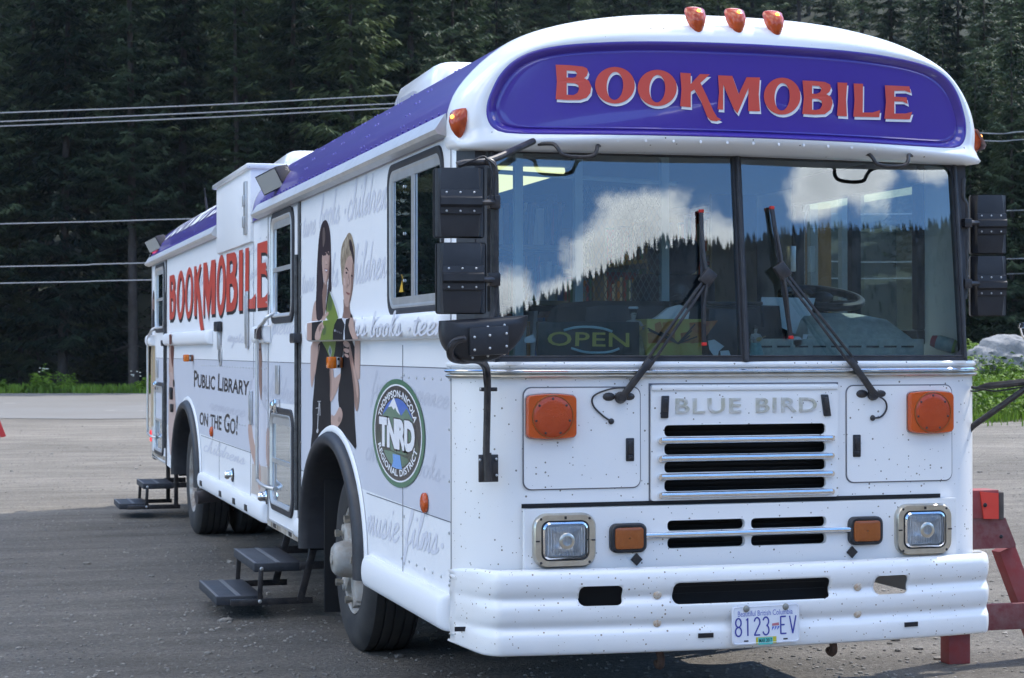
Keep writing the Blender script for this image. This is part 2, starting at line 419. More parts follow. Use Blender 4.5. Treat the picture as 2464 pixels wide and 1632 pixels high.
# grey band printed along the side, interrupted by the arches
def band(y0, y1):
    z0, z1 = .868, 1.518
    lo = [(y0, z0)]
    for yc, hw, zt in ((FY, .875, 1.15), (RY, .965, 1.15)):
        if y0 < yc < y1:
            for k in range(21):
                a = math.pi*(1-k/20); yy = yc+hw*math.cos(a); zz = .50+(zt-.50)*math.sin(a)
                if zz > z0: lo.append((yy, zz))
    return lo+[(y1, z0), (y1, z1), (y0, z1)]
gb = merge(fill([band(.285, 3.93)]), fill([[(q[0], q[1]) for q in band(5.17, 12.6)]]), fill([[(3.97, 1.19), (4.09, 1.26), (5.08, 1.25), (5.14, 1.19), (5.14, 1.518), (3.97, 1.518)]]))
part('grey_band', on_side(gb, -HW+.0004), GREYB)
sm = MB()
for y0, y1 in ((.285, 1.99), (3.73, 3.93), (5.17, 8.77), (10.68, 11.6)):
    sm.box(-HW-.0010, -HW+.0005, y0, y1, .8655, .8695)
for y0, y1 in ((.285, 3.93), (3.97, 5.14), (5.17, 12.6)): sm.box(-HW-.0010, -HW+.0005, y0, y1, 1.5165, 1.5205)
for y, z0, z1 in ((1.18, .55, 1.62), (3.93, .45, 2.5), (5.17, .45, 2.5), (11.55, .5, 2.5), (7.62, .55, .87), (5.95, .45, 1.0), (.283, .45, 2.5), (5.8, 1.05, 2.36)):
    sm.box(-HW-.0012, -HW+.0005, y-.003, y+.003, z0, z1)
part('panel_seams', sm.geo, SEAM, smooth=0)
rv_ = MB()
for y0, y1, z in ((.3, 1.2, .62), (.3, 1.2, 1.47), (5.3, 8.7, 1.47), (6.2, 8.6, 1.05)):
    n = int((y1-y0)/.14)
    for k in range(n+1): rv_.sphere((-HW-.002, y0+(y1-y0)*k/max(1, n), z), .007, (.5, 1, 1), 6, 4)
for y in (.31, 1.15, 3.88, 5.22, 11.5):
    for k in range(9): rv_.sphere((-HW-.002, y, .6+.22*k), .008, (.5, 1, 1), 6, 4)
part('rivets', rv_.geo, ALU)

# --- roof profile (half): x from centre
PROF = [(0, 3.062), (.30, 3.056), (.55, 3.032), (.78, 2.985), (.95, 2.92), (1.085, 2.82), (1.19, 2.70), (1.232, 2.59), (1.235, 2.50)]
def prof_z(x):
    x = abs(x)
    for (a, b), (c, d) in zip(PROF, PROF[1:]):
        if a <= x <= c and c > a: return b+(d-b)*(x-a)/(c-a)
    return 2.50
def spl(p, n=6):
    o = []
    for i in range(len(p)-1):
        p0 = p[max(0, i-1)]; p1 = p[i]; p2 = p[i+1]; p3 = p[min(len(p)-1, i+2)]
        for k in range(n):
            t = k/n
            o.append(tuple(.5*((2*p1[j])+(-p0[j]+p2[j])*t+(2*p0[j]-5*p1[j]+4*p2[j]-p3[j])*t*t+(-p0[j]+3*p1[j]-3*p2[j]+p3[j])*t**3) for j in range(len(p1))))
    o.append(tuple(p[-1])); return o
HP = spl(PROF, 4)
FULL = [(-x, z) for x, z in reversed(HP)]+HP[1:]
def roof(y0, y1, taper=False, rear=False):
    rings = []
    ysn = [y0+(y1-y0)*k/24 for k in range(25)]
    for y in ysn:
        rings.append([(x, y, z) for x, z in FULL])
    if rear:
        for k in range(1, 7):
            a = k/6*math.pi/2; s = 1-.16*(1-math.cos(a)); rings.append([(x*s, y1+.16*math.sin(a), 2.50+(z-2.50)*(1-.35*(1-math.cos(a)))) for x, z in FULL])
    return rings
rm = MB().loft(roof(.31, YR-.05, rear=True), closed=False)
part('roof', rm.geo, mat('purple with sky sheen', (.098, .064, .36), .30, coat=.6, mottle=(3, .2, (.09, .07, .33))), smooth=50)  # lighter copy of the sign purple, sky reflection put into the colour
# rivet rows and roof seams
rr_ = MB()
for y in [1.2, 2.1, 3.0, 3.9, 4.85, 8.3, 9.3, 10.3, 11.3, 12.2]:
    for dx in (-.035, .035):
        for k in range(14, len(HP)-5, 2):
            x, z = HP[k]
            rr_.sphere((-x+.001, y+dx, z-.001), .0065, (1, 1, 1), 6, 4)
for k in range(110):
    y = .45+k*.115
    if 5.5 < y < 7.7: continue
    rr_.sphere((-1.230, y, 2.612), .006, (1, 1, 1), 6, 4)
part('roof_rivets', rr_.geo, mat('rivet purple', (.09, .07, .36), .3, coat=.4))
# white gelcoat rear cap edge and the back wall
rc = MB().loft([[(x*1.004, YR+.10+dy, 2.50+(z-2.50)*1.01) for x, z in FULL] for dy in (0, .05)], closed=False)
part('rear_trim', rc.geo, CAPW)
part('back_panel', MB().box(-HW, HW, YR-.03, YR, ZB+.06, 2.60).geo, WHITES)
# drip rails
def drip(y0, y1, sgn=-1, cut=True):
    pr = [(1.232, 2.50), (1.275, 2.512), (1.285, 2.53), (1.243, 2.595), (1.236, 2.60)]
    return MB().loft([[(sgn*(a if 1 else a), y, z) for a, z in pr] for y in (y0, y0+.02, y1-.02, y1)], closed=False)
for y0, y1 in ((.30, 5.52), (7.61, YR+.14)):
    d = drip(y0, y1); k = len(d.v)
    d.f.append((0, 1, 2, 3, 4)); d.f.append(tuple(range(k-5, k)))
    part('drip_rail', d.geo, ALU)
part('drip_rail', drip(.2, YR, 1).geo, ALU)

def spl0(p): return spl(p, 4)
# --- front cap with the sign
def yc(x): return -.10+.19*(min(abs(x), 1.25)/1.117)**2.2
SIGNH = [(0, 2.886), (.38, 2.883), (.64, 2.874), (.86, 2.853), (.985, 2.812), (1.06, 2.745), (1.103, 2.66), (1.118, 2.60), (1.112, 2.547), (1.085, 2.511), (1.03, 2.494), (.85, 2.489), (.5, 2.488), (0, 2.488)]
SIGNH = spl0(SIGNH)
SIGN = SIGNH+[(-x, z) for x, z in reversed(SIGNH[1:-1])]
OUTL = [(x, z) for x, z in FULL]+[(1.240, 2.478), (1.232, 2.452), (1.200, 2.432), (1.12, 2.426), (.7, 2.428), (0, 2.430), (-.7, 2.428), (-1.12, 2.426), (-1.200, 2.432), (-1.232, 2.452), (-1.240, 2.478)]
CC = (0, 2.66)
def cast(poly, an):
    dx, dz = math.cos(an), math.sin(an); best = None
    for i in range(len(poly)):
        (ax, az), (bx, bz) = poly[i], poly[(i+1) % len(poly)]
        ax -= CC[0]; bx -= CC[0]; az -= CC[1]; bz -= CC[1]
        den = dx*(bz-az)-dz*(bx-ax)
        if abs(den) < 1e-12: continue
        t = (ax*(bz-az)-az*(bx-ax))/den; u = (ax*dz-az*dx)/den
        if t > 0 and -1e-9 <= u <= 1+1e-9: best = t if best is None else min(best, t)
    return (CC[0]+dx*best, CC[1]+dz*best)
# angles spaced so that the long flat shape is sampled evenly
NA = 160
ANG = [math.atan2(.26*math.sin(2*math.pi*k/NA), 1.1*math.cos(2*math.pi*k/NA)) for k in range(NA)]
SI = [cast(SIGN, a) for a in ANG]; SO = [cast(OUTL, a) for a in ANG]
rings = []
for k in range(13):
    u = k/12*math.pi/2; ring = []
    for (ix, iz), (ox, oz) in zip(SI, SO):
        bot = max(0, min(1, (2.50-oz)/.05))
        yo = .33-.16*bot*(1-min(1, abs(ox)/1.25)**6)
        f1 = math.sin(u); f2 = (1-math.cos(u))
        if bot > 0: f1 = f1*(1-bot)+min(1, math.sin(u)*1.25 if u < 1 else 1)*bot
        x = ix+(ox-ix)*f1; z = iz+(oz-iz)*f1
        y0_ = yc(ix); y = y0_+(yo-y0_)*f2
        ring.append((x, y, z))
    rings.append(ring)
part('front_cap', MB().loft(rings).geo, CAPW, smooth=60)
# purple sign: recessed panel with a raised bead round it
levels = [(1.0, 0.0), (.985, -.003), (.965, .004), (.945, .020), (.93, .026), (.915, .020), (.90, .022), (.86, .022), (.7, .022), (.45, .022), (.2, .022), (.04, .022)]
srings = []
for s, dep in levels:
    rr2 = []
    for x, z in SI:
        # inset by a constant distance rather than by scale
        L = math.hypot(x-CC[0], (z-CC[1])*1.0); ins = (1-s)
        xx = CC[0]+(x-CC[0])*(1-ins*.55); zz = CC[1]+(z-CC[1])*(1-ins*(2.1 if s > .86 else 1)) if s > .86 else CC[1]+(z-CC[1])*(s*.82/.86)
        if s <= .86: xx = CC[0]+(x-CC[0])*(s*(.923)/.86)
        rr2.append((xx, yc(xx)+dep, zz))
    srings.append(rr2)
sg = MB().loft(srings); sg.f.append(tuple(range(len(sg.v)-NA, len(sg.v))))
SIGNO = part('sign_panel', sg.geo, PURPLE, smooth=60)
def FC(px, py, off=0.0):
    y = 0.0
    for _ in range(8): x, z = F(px, py, y); y = yc(x)+.022
    return (x, z)
def on_cap(g, lift): return ([(a, yc(a)+.022-lift, b) for a, b, c in g[0]], g[1])
KL = (1320, 140, 2.631)
def fz(pts): return [FC(*p) for p in C(*KL, pts)]
def oval(cx, cy, rx, ry, t=0): return ell(cx, cy, rx, ry, 36, t)
FRONT_LETTERS = [
 [[(42, 43), (130, 46), (215, 55), (240, 66), (248, 88), (240, 113), (222, 128), (252, 145), (268, 180), (262, 222), (238, 252), (195, 266), (120, 266), (42, 262), (50, 150)], [(112, 80), (165, 83), (178, 100), (170, 120), (150, 126), (112, 124)], [(112, 158), (160, 160), (185, 172), (190, 198), (180, 222), (155, 235), (112, 233)]],
 [oval(417, 173, 126, 116), oval(417, 177, 52, 89, -.03)],
 [oval(685, 190, 124, 115), oval(685, 195, 50, 87, -.03)],
 [[(830, 93), (897, 98), (896, 166), (955, 102), (1018, 104), (958, 158), (1000, 245), (1040, 335), (1064, 375), (1090, 390), (1060, 400), (1022, 395), (1000, 372), (962, 275), (920, 200), (897, 215), (897, 312), (830, 306), (838, 200)]],
 [[(1070, 110), (1160, 114), (1200, 230), (1250, 122), (1335, 124), (1327, 230), (1335, 338), (1260, 336), (1262, 190), (1193, 352), (1168, 322), (1102, 170), (1102, 328), (1066, 325), (1076, 220)]],
 [oval(1475, 242, 116, 117), oval(1475, 246, 48, 87, -.03)],
 [[(1604, 143), (1680, 146), (1745, 152), (1778, 168), (1785, 190), (1775, 215), (1755, 230), (1785, 247), (1795, 285), (1782, 328), (1745, 356), (1680, 359), (1602, 354), (1612, 250)], [(1665, 175), (1710, 178), (1725, 195), (1715, 218), (1690, 228), (1665, 226)], [(1665, 258), (1700, 258), (1725, 272), (1728, 300), (1715, 322), (1690, 330), (1665, 328)]],
 [[(1825, 155), (1887, 158), (1880, 260), (1885, 370), (1822, 366), (1830, 260)]],
 [[(1927, 162), (1987, 164), (1985, 345), (2045, 346), (2095, 330), (2090, 375), (1925, 372), (1933, 270)]],
 [[(2125, 173), (2280, 180), (2290, 222), (2250, 207), (2185, 208), (2185, 245), (2262, 250), (2270, 292), (2240, 276), (2185, 275), (2185, 352), (2255, 352), (2298, 341), (2283, 389), (2122, 385), (2132, 280)]],
]
red = []; sh = []
for L in FRONT_LETTERS:
    red.append(fill([fz(l) for l in L])); sh.append(fill([fz([(a+9, b+17) for a, b in l]) for l in L]))
part('sign_shadow_lettering', on_cap(merge(*sh), .003), WHTL, SIGNO, smooth=0)
part('sign_lettering', on_cap(merge(*red), .006), REDP, SIGNO, smooth=0)
# roof marker lamps: amber wedge lenses
def marker(c, d, nrm, s=.055, mats=(AMBERR, AMBERL), nm='marker_lamp', up_=Vector((0, 0, 1)), lit=True):
    d = Vector(d).normalized(); n = Vector(nrm).normalized(); sx = d.cross(n).normalized(); c = Vector(c)
    rings = []
    for t, w, h in ((0, .86, 0.25), (.12, 1, .55), (.45, .95, .9), (.75, .7, .8), (.95, .4, .45), (1.05, .15, .12)):
        ring = []
        for k in range(12):
            a = math.pi*k/11; ring.append(c+d*(t*s*2.2-s)+sx*math.cos(a)*w*s*.85+n*math.sin(a)*h*s*1.05)
        rings.append(ring)
    b = MB().loft(rings, closed=False); b.f.append(tuple(range(12)))
    p = part(nm, b.geo, mats[0], smooth=50)
    if lit: part('bulb', MB().sphere(c+n*s*.86-d*s*.25, s*.17).geo, mats[1], p)
    return p
for px, py in ((1675, 44), (1771, 50), (1863, 57)):
    x, z = F(px, py, -.05); z2 = prof_z(x); marker((x, -.045, z2-.070), (0, -.40, -.92), (0, -.92, .40), .054)
x, z = F(1097, 300, .30); marker((-1.212, .17, 2.548), (0, -.1, -1), (-.85, -.55, .1), .052)
marker((1.235, .26, 2.555), (0, -.1, -1), (1, -.35, .1), .055)
# small rivets along the lip
lr = MB()
for k in range(-9, 10):
    x = k*.118; lr.sphere((x, yc(x)+.004, 2.466), .007, (1, .6, 1), 6, 4)
for sx in (-1, 1):
    for k in range(5): lr.sphere((sx*1.19, .20, 2.50+.03*k), .006, (1, 1, 1), 6, 4)
part('lip_rivets', lr.geo, CAPW)

# --- front lower body: flat middle with grille holes, rounded corners
SLX = [(-.372, .372)]
def slot(x0, x1, z0, z1, r=.018): return rr(x0, x1, z0, z1, r, 4)
UP = [slot(-.372, .372, a, b) for a, b in ((1.231, 1.279), (1.154, 1.201), (1.079, 1.125), (1.0, 1.049))]
LO = [slot(-.366, -.014, .835, .8795), slot(.014, .366, .835, .8795), slot(-.366, -.014, .762, .8065), slot(.014, .366, .762, .8065)]
ZT = 1.545
cent = fill([[(-.92, .668), (.92, .668), (.92, ZT), (-.92, ZT)], slot(-.40, .40, .99, 1.29), slot(-.39, .39, .75, .89), rr(-.912, -.736, .744, .880, .02), rr(.736, .912, .744, .880, .02)], .012)
pieces = [on_front(cent, .006)]
for sx in (-1, 1):
    cs = MB(); ringz = [.40, .9, 1.3, ZT]
    rings = [[(sx*(.92+.30*math.sin(a)), .30-.30*math.cos(a), z) for a in [math.pi/2*k/16 for k in range(17)]] for z in ringz]
    cs.loft(rings, closed=False); pieces.append(cs.geo)
part('front_panel', merge(*pieces), WHITE, smooth=40)
# access doors with rounded corners
def plate(name, loop, y, th, m, holes=(), parent=BUS, bev=.003):
    return part(name, on_front(fill([loop]+list(holes), th), y), m, parent, smooth=30)
for sx in (-1, 1):
    xa, xb = sorted((sx*.478, sx*.985))
    plate('door_gap', rr(xa-.005, xb+.005, 1.017, 1.443, .035), -.0015, .002, SEAM)
    ad = plate('access_door', rr(xa, xb, 1.022, 1.438, .032), -.004, .006, WHITE)
    lx = sx*.523
    la = part('latch', merge(MB().box(lx-.0185, lx+.0185, -.013, -.004, 1.130, 1.227, .004).geo), PLAST, ad)
    part('latch_paddle', MB().box(lx-.011, lx+.011, -.018, -.012, 1.160, 1.218, .004).box(lx-.010, lx+.010, -.0165, -.012, 1.136, 1.156, .003).geo, METB, ad)
# grille hatch
plate('hatch_gap', [(-.437, .957), (.437, .957), (.437, 1.455), (-.437, 1.455)], -.0015, .002, SEAM, [slot(-.40, .40, .99, 1.29)])
GH = plate('grille_hatch', rr(-.431, .431, .962, 1.449, .012), -.008, .014, WHITE, UP)
part('hatch_brow', MB().box(-.43, .43, -.022, -.014, 1.424, 1.447, .006).geo, WHITE, GH)
for sx in (-1, 1):
    b = MB().box(-.017, .017, -.006, .006, -.047, .047, .004); lean = .05*(1 if sx > 0 else -.3)
    part('latch', ([(sx*.371+x-lean*z*3, -.020+y, 1.356+z) for x, y, z in b.v], b.f), PLAST, GH)
    b = MB().box(-.010, .010, -.004, .004, -.02, .035, .003)
    part('latch_paddle', ([(sx*.371+x-lean*z*3, -.028+y, 1.356+z) for x, y, z in b.v], b.f), METB, GH)
for z in (1.2145, 1.139, 1.062, .985):
    gbm = MB().tube([(-.392, -.030, z), (.392, -.030, z)], .0138, 12)
    for sx in (-1, 1): gbm.tube([(sx*.392, -.015, z), (sx*.392, -.036, z)], .013, 10)
    part('grille_bar', gbm.geo, CHROME, GH)
cav = MB().box(-.42, .42, .10, .16, .70, 1.32)
for z in [.72+.02*k for k in range(30)]: cav.box(-.40, .40, .085, .105, z, z+.008)
part('radiator', cav.geo, DARK, smooth=0)
# badge
bt = text('BLUE BIRD', bold=.012, depth=.05, spacing=1.12, wordsp=1.25)
bt = (quadmap(bt[0], [(-.322, 1.327), (.328, 1.329), (.328, 1.391), (-.322, 1.392)]), bt[1])
part('badge_lettering', on_front(([(a, b, c*.16) for a, b, c in bt[0]], bt[1]), -.0185), BADGE, GH, smooth=20)
# lower panel: stands proud, black gap above it
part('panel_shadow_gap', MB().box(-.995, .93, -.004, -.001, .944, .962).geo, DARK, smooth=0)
LP = plate('lower_panel', [(-.992, .684), (.992, .684), (.992, .943), (-.992, .943)], -.020, .026, WHITE, LO+[rr(s_*.824-.088, s_*.824+.088, .745, .879, .022) for s_ in (-1, 1)])
part('cross_bar', MB().tube([(-.468, -.045, .8205), (.47, -.045, .8205)], .0135, 14).geo, CHROME, LP)
for sx in (-1, 1):
    x0 = sx*.824; z0 = .812
    h = empty('headlight', (x0, -.034, z0), None, None); h.parent = BUS; h.location = Vector((x0, -.034, z0))-wloc(BUS)
    ring = MB()
    def rrr(w, hh, r, y): return [(x0+a, y, z0+b) for a, b in rr(-w, w, -hh, hh, r, 6)]
    ring.loft([rrr(.135, .112, .058, -.033), rrr(.135, .112, .058, -.050), rrr(.128, .105, .052, -.060), rrr(.104, .083, .034, -.060), rrr(.102, .081, .034, -.046)])
    part('bezel', ring.geo, CHROMED, h, smooth=40)
    rg = MB().loft([rrr(.104, .083, .034, -.052), rrr(.097, .076, .030, -.052)]); part('gasket', rg.geo, BLACK, h, smooth=0)
    rg = MB().loft([rrr(.098, .077, .030, -.048), rrr(.097, .076, .030, -.062), rrr(.090, .069, .026, -.068)]); part('retainer', rg.geo, CHROME, h)
    lens = MB().loft([[(x0+a*s, -.066-.014*(1-s*s), z0+b*s) for a, b in rr(-.092, .092, -.071, .071, .027, 6)] for s in (1, .8, .6, .4, .2, .02)])
    part('lens', lens.geo, LENSG, h, smooth=60)
    bowl = MB().loft([[(x0+a, -.050+dp, z0+b) for a, b in rr(-w, w, -hh, hh, min(.024, hh*.9), 6)] for w, hh, dp in ((.086, .066, 0), (.078, .060, .022), (.060, .050, .045), (.034, .032, .060), (.016, .016, .064))]); bowl.f.append(tuple(range(len(bowl.v)-28, len(bowl.v))))
    part('reflector', bowl.geo, LENS, h, smooth=50)
    fl2 = MB()
    for k in range(14): fl2.tube([(x0-.078+.012*k, -.071, z0-.06), (x0-.078+.012*k, -.0785, z0), (x0-.078+.012*k, -.071, z0+.06)], .0009, 4, False)
    part('lens_flutes', fl2.geo, mat('lens flutes', (.6, .62, .66), .2), h)
    bulb = MB().lathe([(-.084, .02), (-.083, .03), (-.08, .034)], (x0, 0, z0), 'y', 20); part('bulb', bulb.geo, CHROMED, h)
    scr = MB()
    for a, b in ((-.105, .09), (.105, .09), (-.105, -.09), (.105, -.09)): scr.sphere((x0+a, -.060, z0+b), .006, (1, .5, 1), 8, 5)
    scr.box(x0-.004, x0+.004, -.066, -.058, z0+.088, z0+.10); scr.box(x0-.128, x0-.112, -.066, -.058, z0-.003, z0+.003); scr.box(x0+.112, x0+.128, -.066, -.058, z0-.003, z0+.003)
    part('screws', scr.geo, METB, h)
    # small amber lamps
    mx_ = sx*.545; mz = .8135
    a = part('side_marker', MB().loft([[(mx_+p, y, mz+q) for p, q in rr(-w, w, -hh, hh, .03, 5)] for w, hh, y in ((.080, .061, -.032), (.080, .061, -.052), (.074, .055, -.060), (.064, .047, -.060), (.063, .046, -.054))]).geo, PLAST, LP)
    part('amber_lens', MB().loft([[(mx_+p, y, mz+q) for p, q in rr(-w, w, -hh, hh, min(.014, hh*.8), 4)] for w, hh, y in ((.0625, .045, -.054), (.0615, .044, -.064), (.055, .038, -.0665), (.03, .02, -.067), (.003, .002, -.067))]).geo, AMBERD, a)
    # big amber flashers
    fx = sx*.8725; fzc = 1.321
    def bar(w, hh, y, bul): 
        p = []
        L_ = rr(-w, w, -hh, hh, min(.016, hh*.8), 4); L2 = []
        for i_ in range(len(L_)):
            a_, b_ = L_[i_], L_[(i_+1) % len(L_)]; ns_ = 6 if i_ % 5 == 4 else 1
            L2 += [(a_[0]+(b_[0]-a_[0])*k_/ns_, a_[1]+(b_[1]-a_[1])*k_/ns_) for k_ in range(ns_)]
        for q, r_ in L2:
            p.append((fx+q, y, fzc+r_*(1+bul*(1-(q/w)**2))))
        return p
    big = part('turn_signal', MB().loft([bar(.106, .085, -.010, .10), bar(.107, .086, -.030, .10), bar(.103, .082, -.042, .10), bar(.05, .04, -.043, .1), bar(.003, .003, -.043, .1)]).geo, AMBER, smooth=40)
    disc = MB().lathe([(-.0425, .088), (-.046, .084), (-.048, .06), (-.0495, .03), (-.050, .012), (-.0505, .001)], (fx, 0, fzc), 'y', 36)
    part('lens_disc', disc.geo, AMBER2, big, smooth=60)
    part('lens_rim', MB().lathe([(-.042, .090), (-.0475, .0885), (-.0475, .0855), (-.044, .085)], (fx, 0, fzc), 'y', 36).geo, AMBERD, big)
    sc = MB()
    for k in range(7):
        an = R(90+360/7*k); sc.sphere((fx+.074*math.cos(an), -.0465, fzc+.074*math.sin(an)), .0055, (1, .5, 1), 7, 5)
    part('lens_screws', sc.geo, METB, big)
    part('base_gasket', MB().loft([bar(.109, .088, -.004, .10), bar(.109, .088, -.012, .10)]).geo, AMBERD, big)
    # tilted square clip under the lower panel
    part('panel_clip', MB().obox((sx*.495-.01, -.036, .722), (.013, 0, .013), (0, .004, 0), (-.013, 0, .013)).geo, METB, LP)
# belt moulding
bm_ = MB()
def bow(z0, z1, y, th):
    pr = [(-1.232, .30), (-1.222, .2)]
    return None
def belt(zlo, zhi, d, m, nm):
    pts = [(-(HW), .20)]+[(-(.92+.30*math.sin(a)), .30-.30*math.cos(a)) for a in [math.pi/2*(1-k/10) for k in range(11)]]
    pts = pts[1:]
    full = pts+[(-p[0], p[1]) for p in reversed(pts)]
    nrm = []
    for i, (x, y) in enumerate(full):
        ax, ay = (x-math.copysign(.92, x), y-.30) if abs(x) > .92 else (0, -1)
        L = math.hypot(ax, ay) or 1; nrm.append((ax/L, ay/L))
    rings = []
    for dz, dd in ((0, 0), (.1, .75), (.5, 1), (.9, .75), (1, 0)):
        rings.append([(x+nx*d*dd, y+ny*d*dd, zlo+(zhi-zlo)*dz) for (x, y), (nx, ny) in zip(full, nrm)])
    return part(nm, MB().loft(rings, closed=False).geo, m, smooth=60)
belt(1.478, 1.497, .022, CHROMED, 'belt_moulding'); belt(1.4985, 1.5195, .026, CHROME, 'belt_moulding')
belt(1.521, 1.547, .018, WHITE, 'belt_ledge')

# --- windshield: two raked panes meeting in a shallow V, black rubber frame
RAKE = .090/.85; VX = .052
def wy(x, z): return .005+VX*abs(x)+(z-1.567)*RAKE
def wpt(x, z, d=0.0): return (x, wy(x, z)-d, z)
XO = 1.088
def ws_pane(x0, x1):
    lo, hi = 1.556, 2.45
    return [wpt(x0, lo), wpt(x1, lo), wpt(x1, hi), wpt(x0, hi)], [(0, 1, 2, 3)]
for sx in (-1, 1):
    a, b = sorted((sx*.02, sx*XO)); v, f = ws_pane(a, b)
    part('windshield', (v, f), GLASS, smooth=0)
def fr(x0, x1, z0, z1, d0, d1):
    """frame bar lying on the raked glass"""
    v = []
    for d in (d0, d1):
        for x, z in ((x0, z0), (x1, z0), (x1, z1), (x0, z1)): v.append(wpt(x, z, d))
    return v, [(3, 2, 1, 0), (4, 5, 6, 7), (0, 1, 5, 4), (1, 2, 6, 5), (2, 3, 7, 6), (3, 0, 4, 7)]
fm = MB()
for sx in (-1, 1):
    a, b = sorted((sx*.018, sx*1.094))
    fm.add(*fr(a, b, 1.535, 1.569, -.02, .016)); fm.add(*fr(a, b, 2.425, 2.47, -.03, .012))
    a, b = sorted((sx*1.068, sx*1.094)); fm.add(*fr(a, b, 1.570, 2.424, -.02, .016))
    a, b = sorted((sx*.0005, sx*.019)); fm.add(*fr(a, b, 1.536, 2.47, -.02, .017))
    # rounded corner fillets of the rubber at the outer ends
    for zc, s in ((1.569, 1), (2.425, -1)):
        pts = [(sx*1.069, zc)]+[(sx*(1.069-.06*(1-math.sin(t))), zc+s*.06*(1-math.cos(t))) for t in [math.pi/2*k/6 for k in range(7)]]
        v = [wpt(x, z, .012) for x, z in pts]; fm.add(v, [(0, k, k+1) for k in range(1, 7)])
fmo = part('windshield_frame', fm.geo, BLACK, smooth=0)
bead = MB()
for sx in (-1, 1):
    bead.tube([wpt(sx*.02, 1.569, .017), wpt(sx*1.07, 1.569, .017)], .004, 6)
    bead.tube([wpt(sx*1.082, 1.56, .02), wpt(sx*1.082, 2.43, .02)], .008, 8)
bead.tube([wpt(0, 1.55, .024), wpt(0, 2.44, .024)], .011, 8)
part('rubber_bead', bead.geo, BLACK, fmo)
# corner pillars beside the windshield
for sx in (-1, 1):
    p1 = MB().loft([[(sx*1.2215, .30, z), (sx*1.214, .268, z), (sx*1.205, .25, z)] for z in (ZT, 2.52)], closed=False)
    part('corner_pillar', p1.geo, WHITE)
    p2 = MB().loft([[(sx*1.206, .252, z), (sx*1.15, .155, z), (sx*1.0945, wy(1.0945, z)-.010, z), (sx*1.085, wy(1.085, z)+.02, z)] for z in (ZT, 2.0, 2.5)], closed=False)
    part('pillar_rubber', p2.geo, BLACK, smooth=0)
part('scuttle', MB().box(-1.06, 1.06, -.005, .10, 1.535, 1.5465).geo, WHITE)
part('window_header', MB().box(-1.10, 1.10, .075, .30, 2.44, 2.50).geo, BLACK)
# grab handles under the lip
for hx in (-.665-.10, .57+.10):
    hb = MB(); w = .10
    pts = [(hx-w-.05, .02, 2.449), (hx-w, -.02, 2.447), (hx-w+.015, -.045, 2.425), (hx-w+.03, -.05, 2.402), (hx-w+.07, -.052, 2.393), (hx+w-.07, -.052, 2.393), (hx+w-.03, -.05, 2.402), (hx+w-.015, -.045, 2.425), (hx+w, -.02, 2.447), (hx+w+.05, .02, 2.449)]
    hb.tube(spl(pts, 3), .0085, 8)
    part('grab_handle', hb.geo, METB)
# wipers
def wiper(pv, ell_, top, bot, joint, crook):
    w = empty('wiper', pv, None, None); w.parent = BUS; w.location = Vector(pv)-wloc(BUS)
    pvx = Vector(pv); jn = Vector(joint)
    d = (jn-pvx).normalized(); sx = Vector((0, 1, 0)).cross(d).normalized()
    arm = MB()
    arm.beam(pvx+Vector((0, -.02, 0)), pvx+d*.20+Vector((0, -.03, 0)), .030, .018, (0, -1, 0), .006)
    for o in (-.012, .016): arm.beam(pvx+d*.16+sx*o+Vector((0, -.03, 0)), jn+sx*o*.6, .012, .010, (0, -1, 0), .003)
    part('wiper_arm', arm.geo, METB, w)
    part('wiper_base', MB().lathe([(-.03, .001), (-.03, .016), (-.012, .024), (.0, .026)], pv, 'y', 16).sphere((pv[0]-.05, pv[1]+.004, pv[2]+.004), .018, (1.6, .5, 1), 10, 6).sphere((pv[0]+.04, pv[1]+.004, pv[2]+.004), .016, (1.6, .5, 1), 10, 6).geo, METB, w)
    t, b = Vector(top), Vector(bot)
    bl = MB().beam(t, b, .017, .016, (0, -1, 0), .003)
    part('wiper_blade', bl.geo, BLACK, w)
    sp = MB(); mid = t*.5+b*.5; off = Vector((0, -.028, 0))
    sp.tube([t*.85+b*.15+off*.3, mid*.7+t*.3+off*.8, jn+off*.2, mid*.7+b*.3+off*.8, t*.15+b*.85+off*.3], .007, 8)
    part('blade_spine', sp.geo, METB, w)
    ends = MB()
    for e in (t, b): ends.obox(e, (.0095, 0, 0), (0, .0095, 0), (0, 0, .007), .002)
    part('blade_clip', ends.geo, mat('red plastic', (.6, .03, .02), .4), w)
    part('joint_block', MB().obox(jn, d*.035, sx*.028, (0, .014, 0), .006).geo, METB, w)
    ho = MB().tube(spl(crook, 5), .004, 6); ho.sphere(crook[-1], .013, (1, .6, 1), 8, 6); part('washer_hose', ho.geo, BLACK, w)
def wq(px, py, d=.024):
    y = 0.0
    for _ in range(6):
        x, z = F(px, py, y); y = wy(x, z)-d
    return (x, y, z)
fz0 = lambda px, py, y=-.03: (F(px, py, y)[0], y, F(px, py, y)[1])
wiper(fz0(1493, 957, -.012), 0, wq(1687, 508), wq(1694, 828), wq(1703, 668, .040), [fz0(1508, 933, -.02), fz0(1470, 936, -.022), fz0(1430, 952, -.014), fz0(1427, 975, -.012), fz0(1450, 1000, -.012), fz0(1471, 1014, -.012)])
wiper(fz0(2100, 950, -.012), 0, wq(1857, 500), wq(1903, 812), wq(1882, 652, .040), [fz0(2112, 952, -.02), fz0(2130, 965, -.022), fz0(2133, 985, -.014), fz0(2120, 1003, -.012), fz0(2100, 1006, -.012)])

